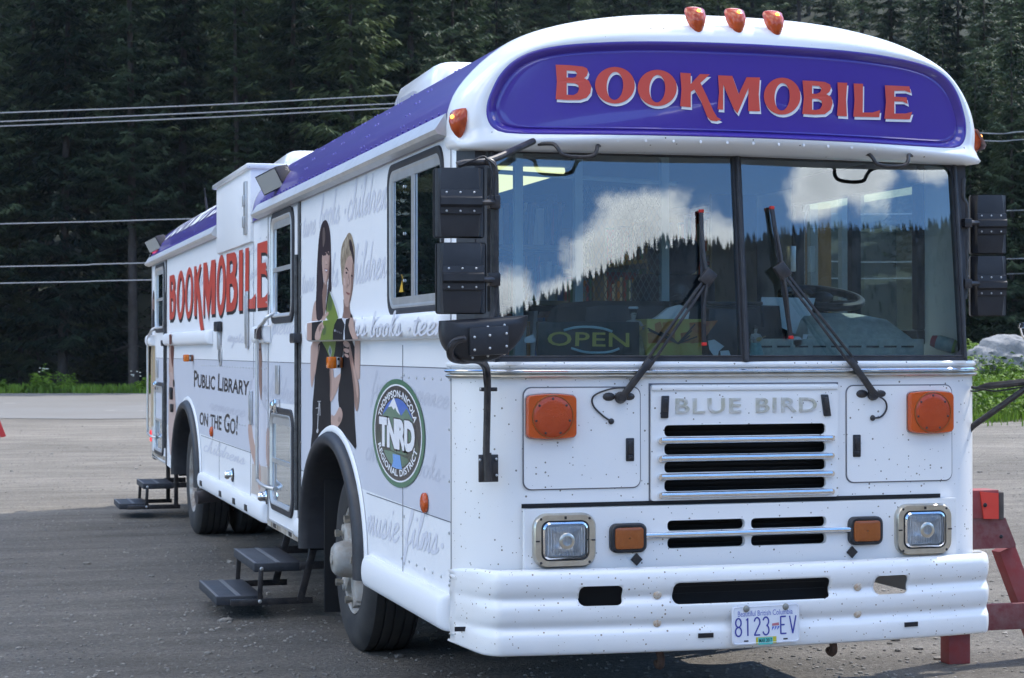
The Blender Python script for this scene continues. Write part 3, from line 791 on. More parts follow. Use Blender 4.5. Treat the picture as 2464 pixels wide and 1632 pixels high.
# --- mirrors
def mirror_head(c, w, h, dep, yaw, nm='mirror'):
    """back shell of a flat mirror: bulging box with a raised ribbed strap"""
    cy, sy = math.cos(yaw), math.sin(yaw)
    def P(u, v, d): return (c[0]+u*cy+d*sy, c[1]+u*sy-d*cy, c[2]+v)
    mb = MB(); rows = []
    for k in range(13):
        v = -h/2+h*k/12; prof = math.sqrt(max(0, 1-(2*k/12-1)**2*.55)); d = dep*(.35+.65*prof)
        rows.append([P(-w/2, v, -.02), P(-w/2, v, .012), P(-w/2+.012, v, .02), P(-w/2+.018+.02*(1-prof), v, d), P(w/2-.018-.02*(1-prof), v, d), P(w/2-.012, v, .02), P(w/2, v, .012), P(w/2, v, -.02)])
    mb.loft(rows, closed=True); mb.f.append(tuple(range(8))); k = len(mb.v); mb.f.append(tuple(range(k-8, k)))
    p = part(nm, mb.geo, PLAST, smooth=30)
    st = MB()
    prof = [(-.048, dep-.004), (-.046, dep+.012), (-.022, dep+.014), (-.012, dep+.030), (.014, dep+.030), (.022, dep+.016), (.046, dep+.012), (.048, dep-.004)]
    st.loft([[P(u, v, d) for v, d in prof] for u in (-w*.40, -w*.34, w*.44)], closed=False)
    part('mirror_strap', st.geo, PLAST, p, smooth=20)
    bo = MB()
    for u in (-.28, 0, .28):
        for v in (-.036, .036): bo.sphere(P(u*w, v, dep+.014), .0048, (1, 1, 1), 8, 5)
    part('bolts', bo.geo, ALU, p)
    rim = MB().loft([[P(a, b, d) for a, b in rr(-w/2-.004, w/2+.004, -h/2-.004, h/2+.004, .012, 3)] for d in (-.024, .008)]); rim.f.append(tuple(range(len(rim.v)//2)))
    part('mirror_rim', rim.geo, BLACK, p)
    return P
MY = -.33
xm = [F(1046, 480, MY)[0], F(1166, 480, MY)[0]]
zc1 = (F(1100, 404, MY)[1]+F(1100, 573, MY)[1])/2; hh1 = F(1100, 404, MY)[1]-F(1100, 573, MY)[1]
zc2 = (F(1100, 584, MY)[1]+F(1100, 756, MY)[1])/2; hh2 = F(1100, 584, MY)[1]-F(1100, 756, MY)[1]
wm = xm[1]-xm[0]; mxc = sum(xm)/2
mirror_head((mxc-.004, MY, zc1), wm-.01, hh1-.008, .055, -.16); mirror_head((mxc+.004, MY, zc2), wm-.012, hh2-.008, .055, -.16)
def f3(px, py, y): x, z = F(px, py, y); return (x, y, z)
arm = MB()
arm.tube(spl([f3(1283, 340, -.02), f3(1240, 360, -.12), f3(1176, 387, -.28), f3(1120, 392, -.30), f3(1100, 398, -.30)], 5), .014, 10)
arm.tube(spl([f3(1168, 388, -.30), f3(1184, 394, -.30), f3(1190, 420, -.30), f3(1191, 500, -.30), f3(1191, 640, -.30), f3(1190, 740, -.30), f3(1178, 790, -.31)], 5), .0155, 10)
for py in (487, 673):
    arm.tube([f3(1140, py, -.37), f3(1170, py, -.36), f3(1188, py, -.32)], .012, 8)
    arm.obox(f3(1188, py, -.31), (.022, 0, 0), (0, .024, 0), (0, 0, .026), .004)
part('mirror_arm', arm.geo, METB)
cab = MB().tube(spl([f3(1107, 398, -.32), f3(1140, 385, -.33), f3(1166, 377, -.33), f3(1180, 400, -.34), f3(1186, 440, -.34), f3(1180, 470, -.34), f3(1172, 478, -.34)], 6), .004, 6)
cab.tube(spl([f3(1168, 380, -.34), f3(1192, 400, -.34), f3(1197, 430, -.34), f3(1192, 450, -.34), f3(1192, 480, -.34)], 6), .004, 6)
part('mirror_cable', cab.geo, BLACK)
# black door pillar strip seen behind the mirrors
part('pillar_strip', MB().loft([[f3(1172, py, -.27), f3(1180, py, -.28)] for py in (405, 500, 620, 750)], closed=False).geo, METB)
# cross-view mirror: half dish, flat side up
dm = MB(); cxm, czm = (F(1062, 770, -.36)[0]+F(1271, 762, -.36)[0])/2, F(1166, 765, -.36)[1]
hwm = (F(1271, 762, -.36)[0]-F(1062, 770, -.36)[0])/2; hdm = czm-F(1166, 872, -.36)[1]
outl_ = [(-1, 0)]+[(-math.cos(t)*(1 if True else 1), -math.sin(t)**.8) for t in [math.pi*k/24 for k in range(1, 24)]]+[(1, 0)]
def dpt(u, v, s, d): return (cxm+(u*s)*hwm+.02*v, -.36-d, czm+(v*s*hdm if True else 0)-(1-s)*hdm*.25+.012*u*s)
rings = []
for s, d in ((.97, -.06), (1.0, -.03), (1.0, .0), (.97, .012), (.90, .020), (.60, .034), (.25, .040), (.02, .041)):
    rings.append([dpt(u, v, s, d) for u, v in outl_])
dm.loft(rings); dm.f.append(tuple(range(len(outl_))))
CV = part('cross_view_mirror', dm.geo, PLAST, smooth=40)
part('mirror_plate', MB().obox((cxm, -.41, czm-hdm*.52), (.078, 0, .004), (0, .012, 0), (0, 0, .055), .006).geo, PLAST, CV)
bo = MB()
for u in (-.35, .0, .38):
    for v in (.22, .42, .72, .90): bo.sphere((cxm+u*hwm, -.43 if .3 < v < .8 else -.40, czm-v*hdm*.95+.02*u), .0055, (1, 1, 1), 8, 5)
part('bolts', bo.geo, ALU, CV)
arm = MB()
arm.tube(spl([f3(1118, 816, -.42), f3(1096, 822, -.43), f3(1083, 842, -.42), f3(1088, 862, -.38), f3(1115, 868, -.33), f3(1150, 866, -.25), f3(1168, 880, -.13), f3(1173, 912, -.07), f3(1172, 1000, -.045), f3(1170, 1096, -.035)], 6), .0145, 10)
arm.obox(f3(1175, 937, -.03), (.033, 0, 0), (0, .02, 0), (0, 0, .008), .002)
arm.obox(f3(1175, 1127, -.02), (.0405, 0, 0), (0, .008, 0), (0, 0, .056), .002); arm.tube([f3(1172, 1090, -.034), f3(1174, 1158, -.034)], .018, 10)
part('mirror_bracket', arm.geo, METB)
bb = MB()
for px, py in ((1155, 1107), (1194, 1105), (1195, 1144), (1158, 936), (1186, 936)): bb.sphere(f3(px, py, -.033), .006, (1, 1, 1), 8, 5)
part('bolts', bb.geo, ALU)
cab = MB().tube(spl([f3(1118, 813, -.44), f3(1090, 820, -.45), f3(1077, 838, -.44), f3(1080, 858, -.4), f3(1108, 872, -.35), f3(1148, 874, -.27), f3(1162, 888, -.16), f3(1165, 915, -.09), f3(1168, 940, -.05)], 5), .004, 6)
part('mirror_cable', cab.geo, BLACK)
# driver side mirrors and the arm of its cross-view mirror
RYM = .24
for p0, p1 in ((472, 609), (618, 758)):
    x0, x1 = F(2336, p0, RYM)[0], F(2409, p0, RYM)[0]; z1, z0 = F(2370, p0, RYM)[1], F(2370, p1, RYM)[1]
    mirror_head(((x0+x1)/2+.01, RYM, (z0+z1)/2), (x1-x0)*1.0, z1-z0+.004, .05, -.30)
arm = MB()
arm.tube(spl([f3(2318, 430, .16), f3(2316, 475, .16), f3(2325, 500, .17), f3(2324, 600, .17), f3(2322, 700, .17), f3(2318, 720, .16)], 4), .013, 8)
for py in (537, 683): arm.tube([f3(2316, py, .14), f3(2335, py-1, .16), f3(2360, py, .20)], .012, 8); arm.obox(f3(2326, py, .14), (.018, 0, 0), (0, .018, 0), (0, 0, .02), .003)
part('mirror_arm', arm.geo, METB)
YB = .12
arm = MB()
arm.tube(spl([f3(2329, 1072, YB), f3(2331, 1040, YB), f3(2342, 1025, YB-.02), f3(2380, 998, YB-.08), f3(2464, 938, YB-.2), f3(2500, 912, YB-.25)], 5), .014, 10)
arm.tube([f3(2326, 930, YB), f3(2350, 934, YB-.02), f3(2360, 932, YB-.05), f3(2375, 929, YB-.08), f3(2464, 920, YB-.2), f3(2500, 917, YB-.25)], [.006, .007, .010, .015, .017, .017], 10)
arm.obox(f3(2323, 1096, YB), (.026, .01, 0), (0, .02, 0), (0, 0, .052), .002); arm.obox(f3(2321, 931, YB), (.014, 0, 0), (0, .02, 0), (0, 0, .018), .002)
part('mirror_bracket', arm.geo, METB)
cab = MB().tube(spl([f3(2322, 938, YB-.02), f3(2345, 942, YB-.03), f3(2366, 938, YB-.05), f3(2400, 941, YB-.1), f3(2464, 931, YB-.2)], 5), .004, 6); part('mirror_cable', cab.geo, BLACK)
cvx = f3(2475, 800, -.15)
cv = MB().lathe([(.055, .10), (.05, .115), (.03, .12), (.028, .112), (0, .105), (-.03, .09), (-.06, .06), (-.075, .02)], (cvx[0]+.085, cvx[1], cvx[2]-.01), 'z', 24); part('cross_view_mirror', cv.geo, CHROME, label='bowl shaped chrome mirror on the far side arm')
part('mirror_post', MB().tube([f3(2500, 915, -.13), (cvx[0]+.085, cvx[1], cvx[2]-.05)], .012, 8).geo, METB)

# --- bumper: corrugated steel, holes cut through it
BPRO = [(.347, .050), (.350, .012), (.362, .002), (.395, -.004), (.430, -.002), (.452, .012), (.466, .014), (.488, .001), (.515, -.005), (.545, -.004), (.568, .010), (.582, .014), (.604, .001), (.63, -.006), (.660, -.006), (.682, .002), (.693, .014), (.697, .05)]
BP = spl(BPRO, 2)
def bplan(x):
    a = abs(x); y = -.165+.085*(a/1.1)**2
    if a > 1.10: y += .30*((a-1.10)/.135)**2
    return y
bx = sorted(set([round(-1.235+2.47*k/190, 4) for k in range(191)]))
holes = [(-.786, -.602, .549, .630, .026), (-.388, .321, .545, .634, .026), (.537, .703, .549, .629, .026)]
zs = [p[0] for p in BP]
# resample profile to about 8 mm rows
acc = [0]; 
for i in range(1, len(BP)): acc.append(acc[-1]+math.dist(BP[i], BP[i-1]))
NR = 62; prs = []
for k in range(NR+1):
    s = acc[-1]*k/NR; i = max(j for j in range(len(acc)) if acc[j] <= s+1e-9); i = min(i, len(BP)-2); t = (s-acc[i])/(acc[i+1]-acc[i] or 1); prs.append((BP[i][0]+(BP[i+1][0]-BP[i][0])*t, BP[i][1]+(BP[i+1][1]-BP[i][1])*t))
def sdf(x, z, h):
    x0, x1, z0, z1, r = h; qx = abs(x-(x0+x1)/2)-(x1-x0)/2+r; qz = abs(z-(z0+z1)/2)-(z1-z0)/2+r
    return math.hypot(max(qx, 0), max(qz, 0))+min(max(qx, qz), 0)-r
vv = []; nx_ = len(bx)
flat2 = []
for z, d in prs:
    for x in bx:
        xx, zz = x, z
        for h in holes:
            s = sdf(x, z, h)
            if abs(s) < .0085:
                e = 1e-4; gx = (sdf(x+e, z, h)-s)/e; gz = (sdf(x, z+e, h)-s)/e
                xx -= gx*s; zz -= gz*s
        flat2.append((xx, zz)); vv.append((xx, bplan(xx)+d*(1 if abs(x) < 1.15 else 1), zz))
ff = []
for j in range(NR):
    for i in range(nx_-1):
        cxx, czz = (bx[i]+bx[i+1])/2, (prs[j][0]+prs[j+1][0])/2
        if any(sdf(cxx, czz, h) < 0 for h in holes) and .4 < czz < .66: continue
        a = j*nx_+i; ff.append((a, a+1, a+nx_+1, a+nx_))
# rounded top corner at the far end, clipped lower corner at the near end
vv = [(x, y, z-(.03*max(0, (abs(x)-1.16)/.075)**2 if z > .66 else 0)+(.022*max(0, (abs(x)-1.16)/.075) if z < .40 else 0)) for x, y, z in vv]
BUM = part('bumper', (vv, ff), WHITEB, smooth=50)
so_ = BUM.modifiers.new('thick', 'SOLIDIFY'); so_.thickness = .010; so_.offset = -1
bk = MB().box(-.95, .45, .02, .12, .40, .66); part('bumper_beam', bk.geo, DARK, BUM, smooth=0)
part('oil_cooler', MB().box(-.40, .34, -.06, -.03, .53, .64).box(-.40, .34, -.068, -.062, .57, .578).box(-.40, .34, -.068, -.062, .60, .606).geo, DARK, BUM)
def bump_y(x, z):
    i = min(range(len(prs)), key=lambda k: abs(prs[k][0]-z)); return bplan(x)+prs[i][1]
RUST = mat('rusty bolt', (.62, .58, .50), .45, metal=.2, mottle=(90, .9, (.35, .16, .05)))
for x in (-.453, .458):
    for z in (.586, .471): part('bolt', MB().sphere((x, bump_y(x, z)-.002, z), .0185, (1, .5, 1), 14, 8).geo, RUST, BUM)
for px, py, w in ((1157, 1535, .082), (1690, 1526, .066), (2191, 1502, .066)):
    x, z = F(px, py, -.13); y = bump_y(x, z); d = .17*x/1.1
    part('reflector_tape', MB().obox((x, y-.003, z), (w/2, d*w/2, 0), (0, .003, 0), (0, 0, .0095)).geo, BLKL, BUM, smooth=0)
HOOK = mat('rusty steel', (.09, .05, .035), .7, mottle=(30, .8, (.03, .02, .018)))
for px, py in ((1994, 1530), (1581, 1560)):
    x, z = F(px, py, 0.02); part('tow_hook', MB().tube(spl([(x, .02, z+.05), (x, .0, z), (x, -.03, z-.045), (x, -.01, z-.07), (x, .02, z-.06)], 4), .017, 8).geo, HOOK)
# licence plate
px0, pz0 = .012, .4545; PY = bump_y(0, .43)-.020
tl = .012
def pl(u, v, w=0): return (px0+u*math.cos(tl)-v*math.sin(tl), PY-w, pz0+v*math.cos(tl)+u*math.sin(tl))
PLW = mat('licence plate white', (.72, .74, .80), .35, mottle=(20, .3, (.60, .62, .68)))
lv, lf = fill([rr(-.1525, .1525, -.0835, .0785, .016)], .003)
PLO = part('licence_plate', ([pl(a, b, c) for a, b, c in lv], lf), PLW)
em = MB().loft([[pl(a, b, w) for a, b in rr(-q, q, -q+.069, q-.074, .012, 4)] for q, w in ((.149, .0016), (.1475, .004), (.146, .0016))]); part('plate_rim', em.geo, PLW, PLO)
BLUEL = mat('plate blue', (.035, .045, .30), .4); BLUE2 = mat('plate pale blue', (.13, .16, .48), .4)
def ptxt(body, u0, u1, v0, v1, m, nm, bold=0.0, w=.0025, **k):
    t = text(body, bold=bold, **k); q = quadmap(t[0], [(u0, v0), (u1, v0), (u1, v1), (u0, v1)]); return part(nm, ([pl(a, b, w) for a, b, c in q], t[1]), m, PLO, smooth=0)
ptxt('Beautiful British Columbia', -.126, .122, .034, .057, BLUE2, 'plate_motto')
# number strokes, in the narrow condensed style of the plate
def stroke(pts, w):
    m_ = MB(); L = []
    for i, p in enumerate(pts):
        a = pts[max(0, i-1)]; b = pts[min(len(pts)-1, i+1)]; tx, ty = b[0]-a[0], b[1]-a[1]; l = math.hypot(tx, ty) or 1
        L.append(((p[0]-ty/l*w/2, p[1]+tx/l*w/2), (p[0]+ty/l*w/2, p[1]-tx/l*w/2)))
    v = [q for p in L for q in p]; f = [(2*i, 2*i+1, 2*i+3, 2*i+2) for i in range(len(pts)-1)]
    return [(a, b, 0) for a, b in v], f
def dig(ch):
    arc = lambda cx, cy, rx, ry, a0, a1, n=12: [(cx+rx*math.cos(R(a0+(a1-a0)*k/n)), cy+ry*math.sin(R(a0+(a1-a0)*k/n))) for k in range(n+1)]
    return {'8': [arc(.5, .755, .40, .245, 0, 360, 20), arc(.5, .255, .44, .255, 0, 360, 20)], '1': [[(.25, .88), (.5, 1), (.5, 0)]],
            '2': [arc(.5, .74, .42, .26, 170, -20)+[(.08, .02)], [(.05, .02), (.95, .02)]], '3': [arc(.45, .76, .42, .24, 165, -75), arc(.45, .27, .46, .27, 80, -165)],
            'E': [[(.1, 0), (.1, 1)], [(.1, .98), (.9, .98)], [(.1, .52), (.7, .52)], [(.1, .02), (.95, .02)]], 'V': [[(.02, 1), (.48, 0)], [(.48, 0), (.98, 1)]]}[ch]
pv_ = MB()
for ch, u in (('8', -.139), ('1', -.097), ('2', -.055), ('3', -.014), ('E', .064), ('V', .107)):
    for s in dig(ch):
        s2 = [(u+a*.030, -.047+b*.074) for a, b in s]; pv_.add(*stroke(s2, .0062))
part('plate_number', ([pl(a, b, .0027+.00005*(i % 5)) for i, (a, b, c) in enumerate(pv_.v)], pv_.f), BLUEL, PLO, smooth=0)
fl = MB()
for k in range(3): fl.add([(.026+.012*k, -.030, 0), (.033+.012*k, -.022, 0), (.038+.012*k, -.014, 0), (.029+.012*k, -.013, 0)], [(0, 1, 2, 3)])
part('plate_flag', ([pl(a, b, .0026) for a, b, c in fl.v], fl.f), mat('flag blue', (.10, .16, .55), .4), PLO, smooth=0)
fl = MB().add([(.028, -.011, 0), (.060, -.010, 0), (.058, .002, 0), (.028, -.001, 0)], [(0, 1, 2, 3)]); part('plate_flag', ([pl(a, b, .0026) for a, b, c in fl.v], fl.f), mat('flag red', (.45, .16, .20), .4), PLO, smooth=0)
def prect(u0, u1, v0, v1, m, nm, w): return part(nm, ([pl(u0, v0, w), pl(u1, v0, w), pl(u1, v1, w), pl(u0, v1, w)], [(0, 1, 2, 3)]), m, PLO, smooth=0)
prect(-.046, .047, -.083, -.055, mat('decal yellow', (.50, .45, .05), .5), 'decal', .0024); prect(-.036, .030, -.087, -.057, mat('decal teal', (.10, .50, .45), .5), 'decal', .0030)
ptxt('MAR 2017', -.032, .026, -.078, -.061, BLKL, 'decal_lettering', bold=.01, w=.0036)
for u in (-.088, .090): part('bolt', MB().sphere(pl(u, .066, .004), .0145, (1, .5, 1), 12, 7).geo, mat('grey bolt', (.25, .25, .23), .5, metal=.4), PLO)
for u in (-.09, .088): prect(u-.010, u+.010, -.071, -.065, BLKL, 'plate_slot', .0025)

# --- right side fittings
# sliding window beside the driver cab
def frame(nm, loop, w, proud, m, inner_m=None, parent=BUS, x=-HW):
    """rubber surround plus metal inner frame for a rounded opening"""
    cx = sum(p[0] for p in loop)/len(loop); cz = sum(p[1] for p in loop)/len(loop)
    hy = max(p[0] for p in loop)-cx; hz = max(p[1] for p in loop)-cz
    def off(d): return [(cx+(p[0]-cx)*(1+d/hy), cz+(p[1]-cz)*(1+d/hz)) for p in loop]
    L = [(w, .0), (w*.92, proud*.7), (w*.5, proud*.8), (0.0, proud*.6), (-.012, proud*.2), (-.014, -.012)]
    return part(nm, MB().loft([[(x-d, a, b) for a, b in off(o)] for o, d in L]).geo, m, parent, smooth=40)
wn = frame('window', SL, .030, .014, BLACK)
frame('window_frame', rr(.445, 1.43, 1.805, 2.44, .07), .012, .010, ALU, parent=wn)
bars = MB().box(-HW-.004, -HW+.001, .44, 1.43, 1.805, 1.845).box(-HW-.004, -HW+.001, .44, 1.43, 2.40, 2.44)
bars.box(-HW-.006, -HW+.0, .925, .985, 1.845, 2.40).box(-HW-.004, -HW+.001, 1.36, 1.43, 1.845, 2.40).box(-HW-.003, -HW+.001, .44, .455, 1.845, 2.40)
part('sash', bars.geo, ALU, wn)
part('pane', ([(-HW+.002, y, z) for y, z in ((.43, 1.80), (1.43, 1.80), (1.43, 2.44), (.43, 2.44))], [(0, 1, 2, 3)]), GLASSW, wn, smooth=0)
part('warning_sticker', on_side(fill([[S(969.5, 666.5), S(960.5, 703), S(970.5, 703), S(966.7, 661), S(964.0, 661)]]), -HW-.0005), mat('sticker yellow', (.60, .36, .03), .5), wn, smooth=0)
def door(y0, y1, U, Lw, hinge_y, nm='entrance_door'):
    d = part(nm, on_side(fill([[(y0, .46), (y1, .46), (y1, 2.50), (y0, 2.50)], [(y0+.012, .472), (y1-.010, .472), (y1-.010, 2.488), (y0+.012, 2.488)]], .006), -HW-.004), ALU)
    for lp in (U, Lw):
        f = frame('door_window', lp, .045, .018, BLACK, parent=d)
        cy = sum(p[0] for p in lp)/len(lp); z0 = min(p[1] for p in lp); z1 = max(p[1] for p in lp); ya = min(p[0] for p in lp); yb = max(p[0] for p in lp)
        frame('window_frame', rr(ya+.008, yb-.008, z0+.008, z1-.008, .08), .014, .022, ALU, parent=f)
        zm = z0+(z1-z0)*.48
        part('sash_bar', MB().box(-HW-.006, -HW+.001, ya+.02, yb-.02, zm-.014, zm+.014).box(-HW-.001, -HW+.002, yb-.13, yb-.09, z0+.03, zm).box(-HW-.003, -HW+.002, ya, yb, z1-.065, z1-.02).geo, ALU, f)
        part('pane', ([(-HW+.003, y, z) for y, z in ((ya, z0), (yb, z0), (yb, z1), (ya, z1))], [(0, 1, 2, 3)]), GLASSW, f, smooth=0)
    h = MB().tube([(-HW-.016, hinge_y, .62), (-HW-.016, hinge_y, 2.18)], .014, 8); h.box(-HW-.008, -HW-.001, hinge_y-.07, hinge_y-.012, .45, 2.5)
    part('hinge', h.geo, mat('worn hinge', (.12, .12, .12), .5, metal=.5, mottle=(20, .8, (.03, .03, .03))), d)
    part('hinge_bracket', MB().box(-HW-.05, -HW-.004, hinge_y-.10, hinge_y+.06, 1.64, 1.70, .008).geo, PLAST, d)
    return d
D1 = door(3.975, 5.14, D1U, D1L, 3.965); D2 = door(11.60, 12.98, D2U, D2L, 11.59)
# latch plate, round lock and long grab rail of each door
for (yl, yr) in ((4.74, 5.28), (12.42, 12.92)):
    hp = MB().box(-HW-.012, -HW-.003, yl-.07, yl+.07, 1.31, 1.50, .004); part('lock_plate', hp.geo, ALU, D1 if yl < 6 else D2)
    part('door_knob', MB().lathe([(.0, .032), (-.02, .036), (-.04, .032), (-.05, .016), (-.05, .001)], (-HW, yl+.03, 1.235), 'x', 20).box(-HW-.04, -HW-.003, yl-.07, yl-.03, 1.19, 1.28, .004).geo, CHROME, D1 if yl < 6 else D2)
    zt, zb2 = 1.81, .725
    gr = MB().tube(spl([(-HW-.005, yr-.40, zt+.03), (-HW-.05, yr-.38, zt), (-HW-.055, yr-.28, zt-.03), (-HW-.055, yr-.06, zt-.07), (-HW-.055, yr, zt-.16), (-HW-.055, yr, 1.3), (-HW-.055, yr, zb2+.05), (-HW-.055, yr-.04, zb2-.01), (-HW-.05, yr-.30, zb2-.03), (-HW-.005, yr-.40, zb2-.04)], 4), .0125, 10)
    part('grab_rail', gr.geo, ALU)
# bulging rub rails with rounded ends
def rub(y0, y1, z0=1.645, z1=1.765, d=.062, m=WHITES, nm='rub_rail'):
    rings = []
    for y, s in ((y0, .05), (y0+.01, .6), (y0+.04, .95), (y0+.07, 1), (y1-.07, 1), (y1-.04, .95), (y1-.01, .6), (y1, .05)):
        rings.append([(-HW+.002-d*s*max(0, math.sin(t))**.45, y, (z0+z1)/2+(z1-z0)/2*math.cos(t)) for t in [math.pi*k/14 for k in range(15)]])
    return part(nm, MB().loft(rings, closed=False).geo, m, smooth=50)
RAIL1 = rub(.29, 3.50); RAIL2 = rub(8.0, 11.45); RAIL3 = rub(5.05, 5.62); RAIL4 = rub(12.75, 13.25)
rub(3.62, 3.99, .46, .57, .045)
SK1 = rub(.29, 1.93, .405, .56, .055, nm='skirt_rail'); SK2 = rub(5.20, 8.72, .43, .56, .05, nm='skirt_rail')
for y in (8.4, 7.2, 6.45, 5.85): part('drain_slot', MB().obox((-HW-.048, y, .485), (.006, 0, 0), (0, .055, 0), (0, 0, .022), .003).geo, BLKL, SK2)
part('end_tape', MB().obox((-1.12, .06, .50), (.05, -.06, 0), (.006, .005, 0), (0, 0, .012)).geo, BLKL, smooth=0)
part('door_sill', MB().box(-HW-.006, -HW+.02, 3.98, 5.15, .425, .47).geo, mat('rusty sill', (.45, .42, .36), .6, mottle=(11, .9, (.12, .07, .035)))); part('door_sill', MB().box(-HW-.006, -HW+.02, 11.6, 13.0, .49, .53).geo, MATS['rusty sill'])
for y in (4.85, 4.25): part('sill_slot', MB().box(-HW-.010, -HW-.004, y-.05, y+.05, .435, .46).geo, BLKL, smooth=0)
# wheel-arch rubber trims
def trim(yc_, hw, zt, zb=.40):
    A = arch(yc_, hw, zt, 28, .42)
    A2_ = arch(yc_, hw-.10, zt-.075, 28, .42)
    rings = []
    for o, d in ((0, .0), (0, .022), (.25, .05), (.7, .06), (1, .045), (1.1, .0), (1.15, -.2)):
        rings.append([(-HW-d, a[0]+(b[0]-a[0])*o, a[1]+(b[1]-a[1])*o) for a, b in zip(A, A2_)])
    part('wheel_arch_trim', MB().loft(rings, closed=False).geo, BLACK, smooth=60)
    W_ = arch(yc_, hw+.035, zt+.035, 28, .42)
    fl_ = MB().loft([[(-HW-d, a[0]+(b[0]-a[0])*o, a[1]+(b[1]-a[1])*o) for a, b in zip(W_, A)] for o, d in ((0, .002), (.2, .012), (.8, .016), (1, .012))], closed=False)
    part('arch_flange', fl_.geo, WHITES, smooth=60)
    well = MB().loft([[(x, a, b) for a, b in arch(yc_, hw-.02, zt-.02, 20, .40)] for x in (-HW+.02, -.55)], closed=False); part('wheel_well', well.geo, DARK)
trim(FY, .87, 1.145); trim(RY, .96, 1.145)
# wheels
RT = .507; ZC = GZ+RT-.004
def wheel(x, yc_, front, sgn=-1):
    w = empty('wheel', (x, yc_, ZC), None, None); w.parent = BUS; w.location = Vector((x, yc_, ZC))-wloc(BUS)
    wd = .275; s = sgn
    pr = [(.02*s, .30), (-.004*s, .315), (-.012*s, .36), (-.014*s, .41), (-.008*s, .455), (.006*s, .485), (.022*s, .500)]
    tx = [(.035*s, .507)]
    for k in range(5):
        q = .045+.045*k; tx += [(-q*s*-1 if s > 0 else -q*s*-1, .507)]
    prof = [(a if True else a, r) for a, r in pr]
    X = []
    for a, r in pr: X.append((-a*1.0 if False else a*-1*-1, r))
    # profile runs from the outer bead over the tread to the inner bead (outer face at x, tyre extends inward)
    inw = -s
    P = [(.02*inw, .295), (-.002*inw, .31), (-.012*inw, .35), (-.016*inw, .41), (-.010*inw, .45), (.006*inw, .485), (.026*inw, .503)]
    for k in range(4):
        b0 = .030+.056*k; P += [(b0*inw, .507), ((b0+.044)*inw, .507), ((b0+.045)*inw, .494), ((b0+.055)*inw, .494)]
    P += [(.256*inw, .507), (.275*inw, .490), (.29*inw, .42), (.27*inw, .31)]
    part('tyre', MB().lathe(P, (x, yc_, ZC), 'x', 64).geo, TYRE, w, smooth=35)
    if front:
        rimp = [(.02*inw, .298), (.0*inw, .303), (.006*inw, .290), (.06*inw, .272), (.10*inw, .25), (.14*inw, .20), (.14*inw, .02)]
        part('rim', MB().lathe(rimp, (x, yc_, ZC), 'x', 48).geo, RIMW, w, smooth=40)
        sp = MB()
        for k in range(5):
            a = R(90+72*k+14); dy, dz = math.cos(a), math.sin(a)
            sp.obox((x+.035*inw, yc_+dy*.175, ZC+dz*.175), (.05*inw, 0, 0), (0, -dz*.055, dy*.055), (0, dy*.085, dz*.085), .018)
            sp.obox((x+.00*inw, yc_+dy*.245, ZC+dz*.245), (.022, 0, 0), (0, -dz*.035, dy*.035), (0, dy*.03, dz*.03), .008)
        part('spokes', sp.geo, RIMW, w)
        nu = MB()
        for k in range(5):
            a = R(90+72*k+14); dy, dz = math.cos(a), math.sin(a)
            nu.tube([(x+.0*inw, yc_+dy*.232, ZC+dz*.232), (x-.045*inw, yc_+dy*.232, ZC+dz*.232)], .014, 8); nu.tube([(x-.04*inw, yc_+dy*.232, ZC+dz*.232), (x-.062*inw, yc_+dy*.232, ZC+dz*.232)], .022, 6)
        part('wheel_nuts', nu.geo, CHROMED, w)
        hub = MB().lathe([(.05*inw, .13), (-.01*inw, .125), (-.015*inw, .105), (-.06*inw, .10), (-.10*inw, .088), (-.115*inw, .07), (-.118*inw, .03), (-.125*inw, .028), (-.125*inw, .001)], (x, yc_, ZC), 'x', 28)
        part('hub', hub.geo, RIMW, w, smooth=40)
    else:
        rimp = [(.02*inw, .298), (-.002*inw, .304), (.006*inw, .288), (.03*inw, .275), (.13*inw, .255), (.145*inw, .20), (.14*inw, .12), (.06*inw, .11), (.03*inw, .09), (.03*inw, .001)]
        part('rim', MB().lathe(rimp, (x, yc_, ZC), 'x', 48).geo, mat('rear rim', (.42, .41, .39), .5, metal=.3, mottle=(9, .9, (.12, .08, .05))), w, smooth=40)
for sgn in (-1, 1):
    wheel(sgn*(HW-.10), FY-.04, True, sgn); wheel(sgn*(HW-.045), RY-.02, False, sgn); wheel(sgn*(HW-.40), RY-.02, False, sgn)
ax = MB().tube([(-.8, FY, ZC), (.8, FY, ZC)], .05, 8).tube([(-.8, RY, ZC), (.8, RY, ZC)], .09, 10).sphere((0, RY, ZC), .22).box(-.5, -.38, .2, 12.6, .55, .78).box(.38, .5, .2, 12.6, .55, .78)
part('chassis', ax.geo, DARK)
part('floor_pan', MB().box(-.55, .55, .32, YR-.05, .80, .86).box(-HW+.03, -.5501, .32, 1.9, .80, .86).box(-HW+.03, -.5501, 3.8, 8.65, .80, .86).box(-HW+.03, -.5501, 10.8, YR-.05, .80, .86).box(.5501, HW-.03, .32, 1.9, .80, .86).box(.5501, HW-.03, 3.8, 8.65, .80, .86).box(.5501, HW-.03, 10.8, YR-.05, .80, .86).box(-HW+.03, HW-.03, 1.5, 4.2, 1.155, 1.18).box(-HW+.03, HW-.03, 8.6, 10.9, 1.155, 1.18).geo, DARK)
part('under_tank', MB().box(-.95, .9, 4.2, 8.3, .42, .80, .03).geo, DARK)
part('mud_flap', MB().box(-1.16, -.62, 3.46, 3.475, .06, .95, .004).geo, MATS['dark cavity'])
part('exhaust_pipe', MB().tube([(-.75, 8.55, .40), (-1.05, 8.5, .385), (-1.30, 8.46, .36)], .055, 14).geo, mat('exhaust steel', (.06, .05, .05), .6))
